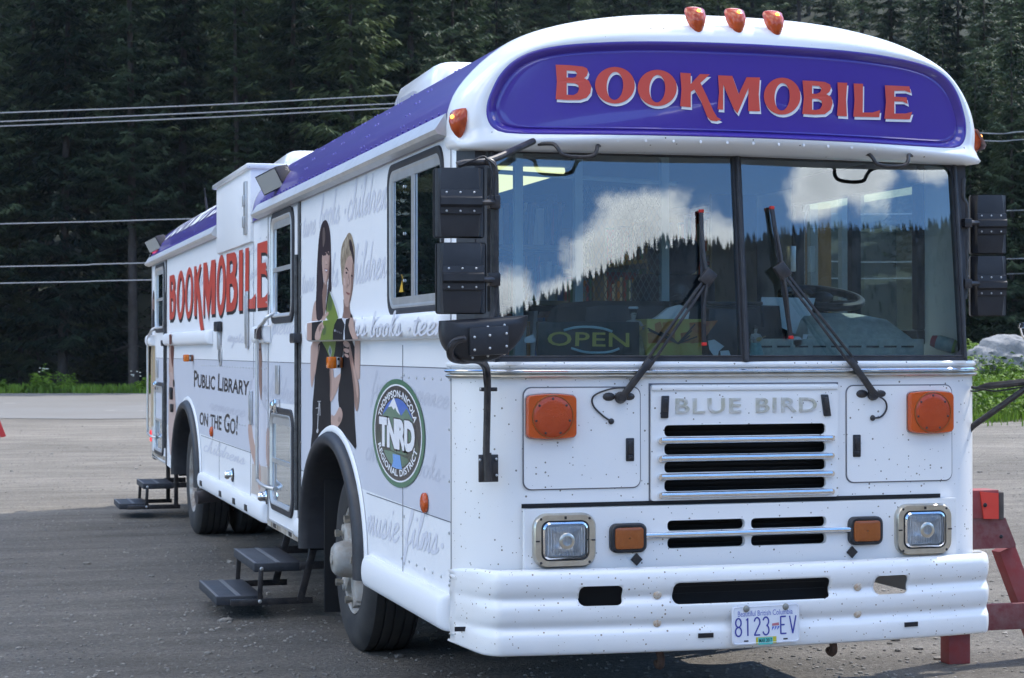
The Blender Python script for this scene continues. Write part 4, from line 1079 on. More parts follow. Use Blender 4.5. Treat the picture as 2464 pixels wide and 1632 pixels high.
# fold-down entrance steps
STEPM = mat('step tread', (.026, .028, .034), .6, mottle=(12, .6, (.055, .058, .066)), bump=(120, .4, .003)); STEPL = mat('step edge', (.13, .135, .145), .6)
def steps(y0, y1, zu, zl, xi, rear=False):
    st = part('entrance_step', MB().box(xi-.30, xi+.0, y0, y1, zu-.055, zu, .008).geo, STEPM)
    part('step_tread', MB().box(xi-.53, xi-.30+.06, y0+.02, y1-.02, zl-.055, zl, .008).geo, STEPM, st)
    ed = MB()
    for k, (xo, z, yy0, yy1) in enumerate(((xi-.292, zu, y0, y1), (xi-.15, zu, y0, y1), (xi-.522, zl, y0+.02, y1-.02), (xi-.39, zl, y0+.02, y1-.02))):
        w = .008 if k % 2 == 0 else .014
        ed.box(xo-w, xo+w, yy0+.01, yy1-.01, z-.001, z+.003)
    part('grip_strip', ed.geo, STEPL, st)
    for y in (y0-.02, y1+.02):
        ar = MB()
        ar.beam((xi-.26, y, zu-.03), (xi-.27, y, zl-.02), .03, .014, (0, 1, 0)); ar.beam((xi-.45, y, zl-.035), (xi+.06, y, zl-.035), .014, .04)
        ar.beam((xi-.02, y, zu-.02), (xi+.20, y, zu-.02), .014, .05)
        if rear: ar.beam((xi+.02, y, zl-.035), (xi+.02, y, .56), .04, .03, (0, 1, 0))
        else: ar.beam((xi-.02, y, zl-.04), (xi+.10, y-.0, .50), .045, .02, (0, 1, 0))
        part('step_arm', ar.geo, METB, st)
    bo = MB()
    for z, xx in ((zu-.03, xi-.26), (zl-.03, xi-.27)): bo.sphere((xx, y0-.04, z), .012, (1, .5, 1), 8, 5)
    part('bolts', bo.geo, ALU, st)
steps(4.13, 5.03, .285, .085, -1.17); steps(11.35, 12.05, .285, .09, -1.17, True)
# side lamps
def disc_lamp(y, z, m, r=.042, nm='side_lamp'):
    return part(nm, MB().lathe([(0, r), (-.012, r), (-.016, r*.9), (-.022, r*.55), (-.024, .001)], (-HW-.003, y, z), 'x', 20).geo, m, smooth=50)
disc_lamp(.72, .917, AMBER, .045); disc_lamp(8.02, .932, AMBER)
BRA = mat('bright amber lens', (.80, .20, .015), .25, coat=.4, mottle=(50, .4, (.55, .10, .01)))
for y in (2.61, 9.34):
    l = part('side_indicator', MB().box(-HW-.040, -HW-.022, y-.035, y+.035, 1.498, 1.560, .004).geo, ALU)
    part('amber_lens', MB().box(-HW-.086, -HW-.040, y-.036, y+.036, 1.497, 1.561, .008).geo, BRA, l)
    part('amber_lens', MB().box(-HW-.022, -HW-.004, y-.03, y+.03, 1.50, 1.558, .006).geo, AMBERD, l)
    part('lamp_slots', MB().box(-HW-.037, -HW-.025, y-.037, y-.034, 1.541, 1.555).box(-HW-.037, -HW-.025, y-.037, y-.034, 1.503, 1.517).geo, BLKL, l)
for y, z in ((6.83, .653), (5.19, .612)):
    part('service_cap', MB().lathe([(0, .044), (-.012, .044), (-.018, .036), (-.03, .034), (-.052, .031), (-.064, .02), (-.066, .001)], (-HW, y, z), 'x', 24).geo, CHROME)
    part('cap_collar', MB().lathe([(0, .052), (-.008, .052), (-.012, .045)], (-HW, y, z), 'x', 24).geo, BLACK)
# outward handles and catches on the rear half

for a, b in (((570, 790), (540, 820)),): pass
for y, z0, z1 in ((6.05, 1.61, 2.02), (5.86, 1.07, 1.31), (5.96, 2.42, 2.62)):
    part('catch', MB().box(-HW-.02, -HW-.003, y-.04, y+.04, z0, z1, .006).box(-HW-.026, -HW-.02, y-.02, y+.03, z0+.03, z1-.03, .003).geo, ALU)
part('panel_handle', MB().box(-HW-.045, -HW-.003, 7.42, 7.62, 1.745, 1.825, .008).geo, PLAST); part('panel_handle', MB().lathe([(0, .09), (-.01, .09), (-.014, .075), (-.01, .06)], (-HW, 7.52, 1.56), 'x', 20).box(-HW-.03, -HW-.003, 7.48, 7.54, 1.60, 1.76, .006).geo, ALU)
part('panel_handle', MB().box(-HW-.03, -HW-.003, 10.95, 11.05, 1.12, 1.24, .01).box(-HW-.03, -HW-.003, 10.9, 11.0, 1.0, 1.08, .01).geo, METB)
# raised white locker between the two roof halves
lk = MB().box(-1.245, -.55, 5.80, 7.60, 2.36, 2.885, .012); BOX = part('roof_locker', lk.geo, WHITES)
part('locker_lid', MB().box(-1.275, -.53, 5.78, 7.63, 2.876, 2.915, .012).geo, CAPW, BOX)
part('locker_latch', MB().box(-1.262, -1.244, 5.92, 6.02, 2.42, 2.80, .004).box(-1.275, -1.262, 5.94, 6.0, 2.47, 2.55, .004).box(-1.275, -1.262, 5.94, 6.0, 2.62, 2.70, .004).geo, ALU, BOX)
# rounded purple ends where the roof meets the locker: darker slot at the joint
part('roof_end', MB().loft([[(x*1.002, y, z) for x, z in FULL if x < -.5] for y in (5.74, 5.79)], closed=False).geo, CAPW)
# roof air-conditioners
for y0, y1 in ((3.75, 5.0), (9.2, 10.6)):
    ac = MB(); rings = []
    for z, ins in ((2.98, 0), (3.05, 0), (3.26, .03), (3.34, .06), (3.375, .12), (3.385, .25)):
        rings.append([(a, b, z+(.02*(y1-b) if z > 3.2 else 0)) for a, b in rr(-.44+ins, .44-ins, y0+ins*1.5, y1-ins, .10, 4)])
    ac.loft(rings); ac.f.append(tuple(range(len(ac.v)-len(rings[0]), len(ac.v))))
    a_ = part('air_conditioner', ac.geo, CAPW, smooth=40)
    lv_ = MB()
    for k in range(9): lv_.box(-.452+.0, -.425, y0+.45+.055*k, y0+.475+.055*k, 3.08, 3.24)
    part('louvres', lv_.geo, mat('louvre grey', (.45, .46, .48), .5), a_)
# floodlights on the roof edge
for y in (4.80, 12.45):
    fl_ = MB(); rot = Matrix.Rotation(.35, 3, 'X')
    c = Vector((-1.235, y, 2.715))
    A_ = Vector((-.82, -.42, -.42)).normalized(); B_ = Vector((.1, 1, .05)).normalized(); U_ = A_.cross(B_).normalized(); B_ = U_.cross(A_)
    if U_.z < 0: U_ = -U_
    ring = lambda d, w, h: [c+A_*d+B_*(a*w)+U_*(b*h) for a, b in ((-1, -1), (1, -1), (1, 1), (-1, 1))]
    fl_.loft([ring(-.10, .06, .03), ring(-.08, .09, .05), ring(.03, .125, .068), ring(.045, .125, .068)]); fl_.f += [(3, 2, 1, 0)]
    fo = part('floodlight', fl_.geo, PLAST, smooth=20)
    part('flood_lens', (ring(.046, .118, .061), [(0, 1, 2, 3)]), mat('floodlight lens', (.34, .345, .33), .35, coat=.4), fo, smooth=0)
    part('flood_bracket', MB().tube([c-A_*.06-U_*.05, c+Vector((.04, 0, -.10))], .02, 8).geo, PLAST, fo)
# rear corner lamps
part('roof_lamp', MB().lathe([(-.07, .001), (-.07, .05), (-.05, .065), (0, .07), (.0, .08), (.03, .08)], (-1.02, 7.85, 2.90), 'x', 16).geo, mat('amber glow lens', (.8, .20, .02), .2, coat=.5, emit=((1, .3, .03), .5)))
part('tail_lamp', MB().lathe([(-.02, .06), (.05, .065), (.11, .06), (.14, .03), (.145, .001)], (-1.10, YR+.14, 2.73), 'y', 16).geo, REDL); part('tail_lamp', MB().lathe([(0, .07), (-.03, .06), (-.04, .001)], (-1.2, 12.95, 2.70), 'x', 16).geo, REDL)
part('tail_lamp', MB().box(-HW-.02, -HW+.05, YR-.06, YR+.03, .62, .74, .008).geo, REDL); part('rear_bumper', MB().box(-HW+.02, HW-.02, YR, YR+.18, .42, .62, .02).geo, METB)
ay0, az0 = S(499, 512, -.72); ay1, az1 = S(490, 478, -.74); ay2, az2 = S(486, 456, -.75)
an = MB().tube([(-.72, ay0, az0), (-.74, ay0, az1)], .014, 6).tube([(-.74, ay0, az1), (-.75, ay0, az2)], .006, 6); part('antenna', an.geo, METB)
for px, py, zt in ((2000, 62, .06), (1424, 42, .02)):
    x, z = F(px, py, .45); part('roof_fitting', MB().tube([(x, .45, prof_z(x)-.01), (x, .45, prof_z(x)+zt)], .012, 6).geo, METB)

# ================================================================== printed wrap on the right side
LIFT = [0]
def decal(name, polys, m, key=None, x=None, sm_=0, parent=BUS, lift=None, label=None):
    """polys in survey pixels (optionally through a crop key) laid on the side wall as a thin film"""
    xx = -HW-.0004 if x is None else x
    if lift is None: LIFT[0] += 1; lift = LIFT[0]*.00002
    g = MB()
    for P in polys:
        loops = P if isinstance(P[0][0], (tuple, list)) else [P]
        L2 = []
        for lp in loops:
            if key: lp = C(*key, lp)
            lp = [S(*p, x=xx) for p in lp]
            if sm_: lp = smooth_loop(lp, sm_)
            L2.append(lp)
        g.add(*fill(L2))
    return part(name, on_side(g.geo, xx-lift), m, parent, smooth=0, label=label)
# handwriting: one-stroke letters joined up
GL = {
 'a': [(.75, .85), (.45, 1), (.12, .7), (.08, .25), (.3, .02), (.6, .35), (.78, .95), (.72, .3), (.85, .03), (1.05, .25)],
 'b': [(0, .3), (.35, 1.3), (.45, 2), (.3, 2.05), (.18, 1.4), (.12, .3), (.35, .02), (.65, .3), (.6, .8), (.4, .9), (.7, .75), (1, .8)],
 'c': [(.7, .8), (.5, 1), (.18, .75), (.1, .3), (.35, .02), (.65, .1), (.9, .4)],
 'd': [(.7, .85), (.4, 1), (.1, .6), (.15, .1), (.45, .15), (.75, .8), (.95, 2.05), (.78, .9), (.75, .2), (.9, .03), (1.1, .3)],
 'e': [(.05, .3), (.5, .55), (.65, .85), (.45, 1), (.18, .7), (.15, .2), (.4, .02), (.7, .15), (.9, .45)],
 'f': [(.0, .3), (.4, 1.2), (.55, 1.95), (.4, 2.05), (.3, 1.3), (.2, 0), (.1, -.95), (.22, -1.0), (.35, -.3), (.4, .05), (.75, .3)],
 'h': [(0, .3), (.35, 1.4), (.42, 2.05), (.25, 1.9), (.15, .9), (.08, 0), (.3, .7), (.55, 1), (.65, .75), (.6, .2), (.75, .02), (1, .3)],
 'i': [(.05, .35), (.3, .98), (.25, .3), (.4, .02), (.65, .3)], 'k': [(0, .3), (.35, 1.4), (.42, 2.05), (.25, 1.9), (.15, .9), (.08, 0), (.2, .5), (.6, 1), (.3, .55), (.6, .05), (.9, .3)],
 'l': [(0, .3), (.35, 1.3), (.45, 2), (.28, 2.0), (.18, 1.2), (.18, .2), (.35, .02), (.6, .3)],
 'm': [(0, .3), (.18, .95), (.12, 0), (.35, .85), (.5, .95), (.5, 0), (.75, .85), (.9, .95), (.88, .2), (1, .02), (1.2, .3)],
 'n': [(0, .3), (.2, .95), (.12, 0), (.4, .85), (.58, .95), (.55, .2), (.7, .02), (.95, .3)],
 'o': [(.6, .95), (.35, 1), (.1, .6), (.15, .1), (.45, .05), (.68, .5), (.55, .95), (.75, .8), (1, .85)],
 'p': [(0, .3), (.25, 1), (.1, -.9), (.3, .5), (.55, 1), (.72, .6), (.5, .05), (.3, .1), (.7, .1), (.95, .3)],
 'r': [(0, .3), (.25, 1.05), (.35, .9), (.6, .92), (.5, .3), (.6, .03), (.85, .3)],
 's': [(0, .25), (.4, 1.05), (.5, .5), (.5, .15), (.25, .02), (.15, .15), (.5, .05), (.85, .35)],
 't': [(.05, .35), (.35, 1.5), (.25, .3), (.4, .02), (.7, .3)], 'u': [(.05, .35), (.2, .95), (.15, .3), (.35, .02), (.6, .5), (.7, .95), (.66, .2), (.8, .02), (1.02, .3)],
 'y': [(.05, .35), (.2, .95), (.15, .4), (.35, .1), (.7, .95), (.5, -.7), (.3, -.95), (.3, -.6), (.95, .3)], 'g': [(.7, .85), (.4, 1), (.1, .6), (.2, .1), (.55, .3), (.75, .95), (.55, -.8), (.3, -.9), (.4, -.4), (1.0, .3)]}
def script(name, word, quad, m, key=None, w=.19, xh=(0., .48), lift=None, surf=None, slant=.28):
    """word on a quad whose bottom edge is the baseline and whose top is ascender height"""
    g = MB(); x = 0; cur = []; marks = []
    for ch in word:
        if ch == ' ': 
            if cur: marks.append(cur)
            cur = []; x += .7; continue
        if ch == '.':
            if cur: marks.append(cur)
            cur = []; marks.append('dot%f' % (x+.35)); x += .8; continue
        if ch == "'": marks.append([(x, 1.6), (x-.1, 1.95)]); x += .15; continue
        st = GL[ch]; wd = max(p[0] for p in st)
        cur += [(x+a, b) for a, b in st]
        if ch == 'i': marks.append([(x+.36, 1.45), (x+.42, 1.65)])
        if ch == 't': marks.append([(x-.05, 1.15), (x+.6, 1.25)])
        x += wd-.04
    if cur: marks.append(cur)
    for mk_ in marks:
        if isinstance(mk_, str):
            cx = float(mk_[3:]); p = ell(cx, .55, .16, .16, 12); g.add([(a, b, 0) for a, b in p], [tuple(range(12))]); continue
        sp = spl(mk_, 4); v, f = stroke(sp, w)
        # thicker on the down strokes
        g.add(v, f)
    tot = x
    uv = [((a+slant*(b-.5))/tot, b/2.05, -.00001*((i//2) % 9)) for i, (a, b, c) in enumerate(g.v)]
    q = [surf(*p) if surf else S(*p) for p in (C(*key, quad) if key else quad)]
    LIFT[0] += 1
    xx = -HW-.0004-LIFT[0]*.00002 if lift is None else lift
    part(name, on_side((quadmap(uv, q), g.f), xx), m, smooth=0)
KS = (720, 400, 6.533)
script('script_word', 'ture', [(60, 1120), (262, 1060), (262, 620), (60, 720)], SCRIPT, KS)
script('script_word', 'books', [(320, 985), (640, 880), (640, 360), (330, 470)], SCRIPT, KS)
script('script_word', '.children', [(690, 880), (1385, 650), (1390, 20), (690, 290)], SCRIPT, KS)
K1 = (730, 510, 4.9); K2 = (730, 780, 4.9)
script('script_word', 'ture', [(-15, 960), (130, 925), (130, 620), (-15, 660)], SCRIPT, K1)
script('script_word', 'books', [(180, 920), (410, 870), (420, 490), (180, 540)], SCRIPT, K1)
script('script_word', 'children', [(535, 870), (980, 760), (980, 310), (535, 420)], SCRIPT, K1)
script('script_word', 'picture', [(655, 770+35), (722, 803), (722, 765), (655, 762)], SCRIPT)
script('script_word', 'children', [(640, 952), (718, 975), (718, 915), (640, 895)], SCRIPT2)
script('script_word', 'fiction romance', [(895, 950), (1080, 985), (1080, 925), (895, 893)], SCRIPT2)
script('script_word', 'childrens books.', [(880, 1105), (1075, 1165), (1075, 1105), (880, 1048)], SCRIPT2)
KM = (450, 850, 2.0907)
script('script_word', 'music.films.', [(905, 905), (1305, 1028), (1305, 830), (905, 720)], SCRIPT, KM, w=.19)
script('script_word', 'mus', [(725, 1215), (744, 1221), (744, 1163), (725, 1158)], SCRIPT)
for i, (a, b, c, d) in enumerate([(455, 690, 520, 640), (525, 665, 590, 615), (600, 660, 645, 615), (420, 715, 470, 690), (570, 610, 640, 575)]):
    script('script_word', 'listening'[:5+i % 3] if False else ('fiction', 'listen', 'mystery', 'films', 'music')[i], [(a, b+18), (c, d+22), (c, d-18), (a, b-14)], SCRIPT, w=.19)
for i, (a, b, c, d) in enumerate([(548, 822, 605, 828), (600, 935, 640, 945), (490, 1085, 590, 1120), (412, 825, 445, 830), (505, 985, 590, 1005)]):
    script('script_word', ('mystery', 'teens', 'childrens', 'mus', 'romance')[i], [(a, b), (c, d), (c, d-32), (a, b-30)], SCRIPT if i in (0, 2, 3) else SCRIPT2, w=.19)
KB = (390, 560, 6.03)
SIDE_LETTERS = [
 [[(108, 630), (165, 608), (182, 625), (190, 690), (190, 760), (180, 810), (192, 860), (197, 960), (192, 1100), (178, 1210), (152, 1258), (108, 1264)], [(133, 715), (150, 712), (160, 760), (152, 830), (133, 860)], [(133, 955), (150, 950), (163, 1030), (158, 1140), (138, 1165)]],
 [oval(268, 906, 55, 358, -.02), oval(268, 906, 24, 255, -.02)], [oval(391, 876, 58, 376, -.02), oval(391, 876, 29, 275, -.02)],
 [[(464, 493), (500, 485), (498, 650), (545, 462), (570, 458), (531, 680), (560, 960), (588, 1250), (607, 1390), (590, 1420), (560, 1420), (540, 1300), (520, 1010), (500, 850), (500, 1210), (464, 1210)]],
 [[(598, 440), (652, 430), (680, 760), (713, 402), (777, 388), (771, 1182), (712, 1188), (718, 760), (672, 1250), (655, 1130), (616, 790), (618, 1202), (596, 1204)]],
 [oval(857, 762, 65, 440, -.02), oval(853, 762, 30, 290, -.02)],
 [[(935, 310), (1050, 283), (1076, 318), (1085, 420), (1075, 560), (1058, 618), (1085, 690), (1094, 850), (1084, 1000), (1060, 1100), (1020, 1140), (930, 1152)], [(980, 425), (1010, 402), (1030, 460), (1022, 560), (985, 605)], [(980, 745), (1015, 740), (1042, 830), (1036, 940), (1010, 1015), (982, 1022)]],
 [[(1116, 258), (1173, 245), (1168, 1130), (1112, 1135)]],
 [[(1208, 230), (1262, 216), (1258, 965), (1300, 960), (1358, 880), (1352, 1100), (1203, 1108)]],
 [[(1381, 160), (1527, 114), (1543, 330), (1500, 288), (1438, 292), (1440, 445), (1508, 432), (1523, 642), (1490, 602), (1438, 600), (1440, 945), (1490, 932), (1550, 850), (1538, 1080), (1379, 1096)]]]
decal('side_shadow_lettering', [[[(a+9, b+46) for a, b in l] for l in L] for L in SIDE_LETTERS], BLKL, KB)
decal('side_lettering', SIDE_LETTERS, REDP, KB)
def side_text(name, body, quad, m, key=None, **k):
    t = text(body, **k); q = [S(*p) for p in (C(*key, quad) if key else quad)]
    LIFT[0] += 1
    return part(name, on_side((quadmap(t[0], q), t[1]), -HW-.0004-LIFT[0]*.00002), m, smooth=0)
KP = (440, 870, 4.357)
side_text('side_caption', 'Public Library', [(118, 268), (690, 360), (700, 172), (118, 92)], BLKL, KP, bold=.018, small=.8)
side_text('side_caption', 'on the Go!', [(175, 662), (572, 778), (578, 565), (178, 497)], BLKL, KP, bold=.018, small=.8)
side_text('roof_caption', 'TM', [(881.5, 1386), (888, 1389), (888, 1377), (881.5, 1375)], BLKL)
# --- two women printed on the wall behind the door
SKIN = mat('print skin', (.52, .35, .29), .4, mottle=(5, .5, (.38, .23, .19))); SKIND = mat('print skin shade', (.29, .175, .145), .3, mottle=(6, .4, (.22, .13, .10))); SKINL = mat('print skin light', (.60, .43, .38), .3)
HAIR1 = mat('print dark hair', (.026, .017, .022), .5, spec=.12, mottle=(14, .6, (.06, .04, .045))); HAIR2 = mat('print blond hair', (.40, .32, .22), .4, mottle=(30, .85, (.16, .11, .075)))
HAIRH = mat('print hair shine', (.13, .095, .085), .3); DRESS = mat('print black dress', (.012, .011, .014), .5, spec=.12, mottle=(3, .4, (.03, .03, .036)))
GRN = mat('print green book', (.20, .27, .045), .3, mottle=(4, .6, (.12, .17, .05))); GRND = mat('print dark green', (.09, .14, .05), .3); LIPS = mat('print lips', (.22, .06, .06), .3); PW = mat('print white', (.70, .72, .78), .3)
def fig(name, pts, m, key, s=2, **k): return decal(name, [pts], m, key, sm_=s, **k)
P1 = 'printed_woman'
fig(P1, [(145, 1030), (120, 1100), (105, 1200), (95, 1330), (250, 1330), (250, 1100)], SKIN, K1)
fig(P1, [(235, 820), (285, 820), (278, 960), (262, 1060), (262, 1200), (225, 1260), (222, 1000)], SKIND, K1)
fig(P1, [(258, 90), (285, 115), (310, 200), (322, 340), (326, 520), (330, 650), (330, 800), (332, 930), (312, 975), (292, 1060), (275, 1180), (262, 1150), (285, 950), (300, 780), (312, 600), (312, 480), (230, 480), (220, 600), (232, 760), (240, 860), (222, 950), (228, 1100), (240, 1240), (160, 1310), (146, 1100), (155, 900), (158, 720), (168, 520), (178, 360), (195, 220), (222, 125)], HAIR1, K1, 1)
fig(P1, [(226, 470), (312, 440), (317, 520), (312, 600), (306, 690), (297, 770), (278, 845), (258, 866), (240, 805), (228, 720), (219, 600)], SKIN, K1)
fig(P1, [(300, 520), (317, 500), (312, 600), (306, 690), (297, 770), (278, 845), (262, 862), (280, 780), (292, 700), (298, 600)], SKIND, K1)
fig(P1, [(205, 250), (310, 270), (316, 430), (312, 505), (296, 450), (285, 515), (262, 462), (246, 530), (220, 500), (205, 430)], HAIR1, K1, 1)
fig(P1, [(226, 200), (250, 170), (262, 290), (246, 400), (228, 430)], HAIRH, K1)
fig(P1, [(238, 484), (268, 478), (272, 512), (246, 520)], HAIR1, K1); fig(P1, [(288, 482), (312, 474), (314, 512), (294, 518)], HAIR1, K1)
fig(P1, [(264, 560), (276, 600), (284, 620), (262, 626)], SKINL, K1); fig(P1, [(262, 612), (286, 614), (282, 628), (266, 632)], SKIND, K1)
fig(P1, [(246, 655), (268, 672), (292, 668), (284, 712), (264, 718)], LIPS, K1); fig(P1, [(254, 672), (270, 684), (287, 680), (280, 700), (264, 702)], PW, K1)
fig('printed_book', [(310, 936), (335, 960), (380, 1080), (412, 1190), (420, 1262), (300, 1300), (262, 1230), (274, 1150), (288, 1050)], GRN, K1, 1)
fig('printed_book', [(308, 950), (330, 980), (345, 1080), (330, 1170), (285, 1160), (292, 1060)], GRND, K1); fig('printed_book', [(308, 934), (326, 944), (386, 1080), (424, 1240), (414, 1250), (372, 1100)], PW, K1, 1)
fig(P1, [(300, 1175), (296, 1215), (264, 1245), (246, 1300), (215, 1310), (250, 1220), (278, 1182)], SKIN, K1)
P2 = 'printed_woman'
fig(P2, [(470, 1000), (548, 1080), (545, 1160), (575, 1230), (570, 1290), (445, 1290), (462, 1240), (478, 1150)], SKIND, K1, 1)
fig(P2, [(545, 240), (570, 275), (592, 360), (607, 430), (604, 560), (602, 700), (592, 820), (470, 880), (458, 840), (448, 700), (438, 600), (442, 480), (460, 380), (490, 320), (505, 300), (520, 262)], HAIR2, K1, 1)
fig(P2, [(560, 505), (584, 560), (598, 680), (592, 800), (581, 920), (562, 1010), (546, 1090), (520, 1130), (490, 1100), (474, 1000), (466, 860), (472, 730), (488, 640), (516, 545)], SKIN, K1)
fig(P2, [(578, 560), (600, 680), (593, 800), (582, 920), (563, 1010), (548, 1080), (530, 1100), (552, 990), (566, 860), (560, 760), (575, 690)], SKIND, K1)
fig(P2, [(500, 400), (600, 420), (604, 620), (590, 600), (565, 495), (505, 560), (486, 690), (470, 700), (480, 560)], HAIR2, K1, 1)
fig(P2, [(540, 320), (566, 330), (596, 470), (604, 640), (590, 600), (570, 490), (545, 430)], HAIR1, K1, 1)
for a, b in ((496, 330), (516, 300), (470, 420)): fig(P2, [(a, b), (a+10, b-10), (a+2, b+110), (a-8, b+150)], PW if False else mat('print hair light', (.52, .44, .34), .3), K1)
fig(P2, [(494, 672), (512, 648), (534, 690), (530, 704), (512, 672)], HAIR1, K1, 1); fig(P2, [(496, 716), (511, 703), (525, 722), (511, 736)], HAIR1, K1)
fig(P2, [(561, 748), (576, 738), (588, 756), (574, 772)], HAIR1, K1); fig(P2, [(536, 700), (548, 800), (546, 862), (524, 880), (514, 912), (508, 885), (528, 830)], SKIND, K1)
fig(P2, [(534, 760), (540, 850), (524, 868)], SKINL, K1); fig(P2, [(498, 935), (522, 950), (550, 960), (546, 982), (518, 974)], LIPS, K1)
fig(P2, [(474, 760), (500, 800), (500, 880), (478, 860)], SKINL, K1); fig(P2, [(556, 1190), (584, 1232), (580, 1300), (560, 1300)], DRESS, K1, 1)
# on the rub rail the print wraps over its face
XR = -HW-.0615
def railfig(name, pts, m, s=1):
    LIFT[0] += 1
    decal(name, [pts], m, K1, x=XR, sm_=s, parent=RAIL1, lift=.001+.0002*(LIFT[0] % 20))
LIFT0 = LIFT[0]; LIFT[0] = 0
railfig('print_arm', [(45, 1316), (110, 1302), (102, 1512), (45, 1512)], SKIN, 0)
railfig('print_dress', [(102, 1304), (232, 1284), (192, 1340), (148, 1440), (145, 1514), (100, 1514)], DRESS, 0)
railfig('print_book', [(232, 1284), (404, 1262), (370, 1330), (352, 1420), (352, 1510), (190, 1514), (215, 1440), (235, 1380)], GRN, 0)
railfig('print_book_shade', [(250, 1330), (276, 1340), (270, 1440), (236, 1460), (230, 1420)], GRND, 1)
railfig('print_cover', [(404, 1262), (462, 1252), (502, 1320), (482, 1400), (482, 1508), (352, 1510), (352, 1420), (370, 1330)], DRESS, 0)
railfig('print_hand', [(196, 1316), (240, 1296), (232, 1330), (252, 1350), (244, 1380), (218, 1378), (228, 1408), (212, 1436), (204, 1512), (142, 1514), (138, 1450), (165, 1370)], SKIN, 1)
railfig('print_knuckles', [(196, 1340), (226, 1330), (216, 1350), (205, 1400), (192, 1420), (186, 1380)], SKIND, 1)
railfig('print_page_edge', [(456, 1252), (486, 1250), (506, 1310), (490, 1400), (496, 1506), (476, 1506), (482, 1400), (494, 1330)], PW, 0)
railfig('print_dress', [(508, 1266), (557, 1250), (540, 1330), (555, 1420), (590, 1504), (498, 1508), (490, 1400)], DRESS, 0)
railfig('print_arm', [(557, 1250), (594, 1246), (602, 1330), (622, 1430), (655, 1500), (592, 1504), (555, 1420), (538, 1340)], SKIN, 0)
railfig('print_title', [(372, 1390), (384, 1386), (384, 1410), (374, 1412)], GREYB, 0)
for k in range(4): railfig('print_title', [(388+20*k, 1392+8*k), (402+20*k, 1396+8*k), (400+20*k, 1420+8*k), (386+20*k, 1416+8*k)], mat('print dull grey', (.09, .09, .10), .3), 1)
def rsurf(px, py): return S(px, py, XR)
KR = (720, 740, 6.4)
for w_, q in (("n's", [(850, 440), (1045, 430), (1045, 110), (850, 120)]), ('books', [(1100, 450), (1580, 432), (1580, 60), (1100, 80)]), ('.teen', [(1640, 430), (2250, 425), (2250, 30), (1640, 50)])):
    script('script_word', w_, q, SCRIPT, KR, w=.16, lift=XR-.002, surf=rsurf)
LIFT[0] = LIFT0
# below the rail
fig(P1, [(90, 195), (205, 195), (188, 290), (160, 440), (146, 560), (126, 650), (100, 765), (88, 690), (84, 480)], SKIN, K2, 1)
fig(P1, [(180, 195), (300, 230), (330, 400), (330, 760), (320, 930), (330, 1200), (332, 1300), (260, 1420), (200, 1568), (84, 1568), (90, 1400), (110, 1250), (108, 960), (124, 800), (134, 660), (150, 520), (170, 380)], DRESS, K2, 1)
fig(P1, [(186, 240), (200, 260), (168, 420), (150, 560), (136, 640), (150, 520), (164, 400)], SKIND, K2, 1)
fig('printed_book', [(212, 195), (388, 195), (372, 330), (346, 410), (318, 410), (268, 290)], GRN, K2, 0); fig('printed_book', [(315, 245), (340, 320), (320, 400), (296, 318)], PW, K2, 0); fig('printed_book', [(315, 258), (334, 320), (319, 388), (302, 318)], mat('print slate', (.10, .13, .18), .3), K2, 0)
fig('printed_book', [(388, 195), (486, 195), (474, 300), (452, 420), (346, 420), (372, 330)], DRESS, K2, 0)
fig(P2, [(484, 195), (606, 195), (606, 480), (596, 600), (602, 1060), (614, 1260), (632, 1500), (560, 1400), (470, 1290), (376, 1260), (410, 1170), (460, 1120), (460, 1060), (413, 950), (414, 760), (442, 590), (446, 480), (470, 400)], DRESS, K2, 1)
fig(P1, [(308, 515), (357, 515), (357, 655), (440, 575), (446, 600), (412, 760), (332, 928), (314, 900), (318, 700)], SKIN, K2, 1); fig(P1, [(308, 515), (330, 515), (336, 700), (330, 860), (316, 890), (318, 700)], SKIND, K2, 1)
fig(P2, [(608, 195), (672, 195), (668, 640), (644, 660), (606, 520)], SKIN, K2, 0)
fig(P2, [(544, 195), (572, 330), (592, 430), (612, 540), (652, 680), (664, 800), (658, 960), (630, 1050), (604, 960), (600, 800), (572, 560), (550, 420), (538, 330)], SKIND, K2, 1)
fig(P2, [(570, 420), (600, 500), (640, 660), (655, 800), (640, 900), (615, 700), (590, 560)], SKIN, K2, 1)
for q in ([(468, 205), (536, 200), (548, 262), (520, 282), (474, 248)], [(474, 284), (540, 292), (546, 332), (516, 346), (478, 318)], [(478, 342), (540, 362), (538, 400), (500, 388)]): fig(P2, q, SKIN, K2)
fig(P2, [(430, 966), (462, 1018), (468, 1090), (440, 1170), (404, 1216), (368, 1236), (328, 1190), (328, 1060), (366, 1090), (400, 1030)], SKIN, K2, 1); fig(P2, [(420, 1080), (450, 1110), (440, 1160), (400, 1150)], SKIND, K2)
KEYM = mat('print silver', (.50, .50, .52), .3)
g_ = MB()
for st in ([(170, 912), (212, 910)], [(190, 912), (186, 985), (178, 1070), (170, 1250)], [(150, 992), (200, 985)], [(196, 930), (200, 1080)], [(165, 1070), (185, 1060)]):
    v, f = stroke(C(*K2, st), 1.7); g_.add([S(a, b)+(0,) for a, b, c in v], f)
LIFT[0] += 1; part('printed_keys', on_side(g_.geo, -HW-.0004-LIFT[0]*.00002), KEYM, smooth=0)
fig('printed_keys', [(166, 1230), (182, 1236), (178, 1284), (160, 1286), (154, 1260)], KEYM, K2)
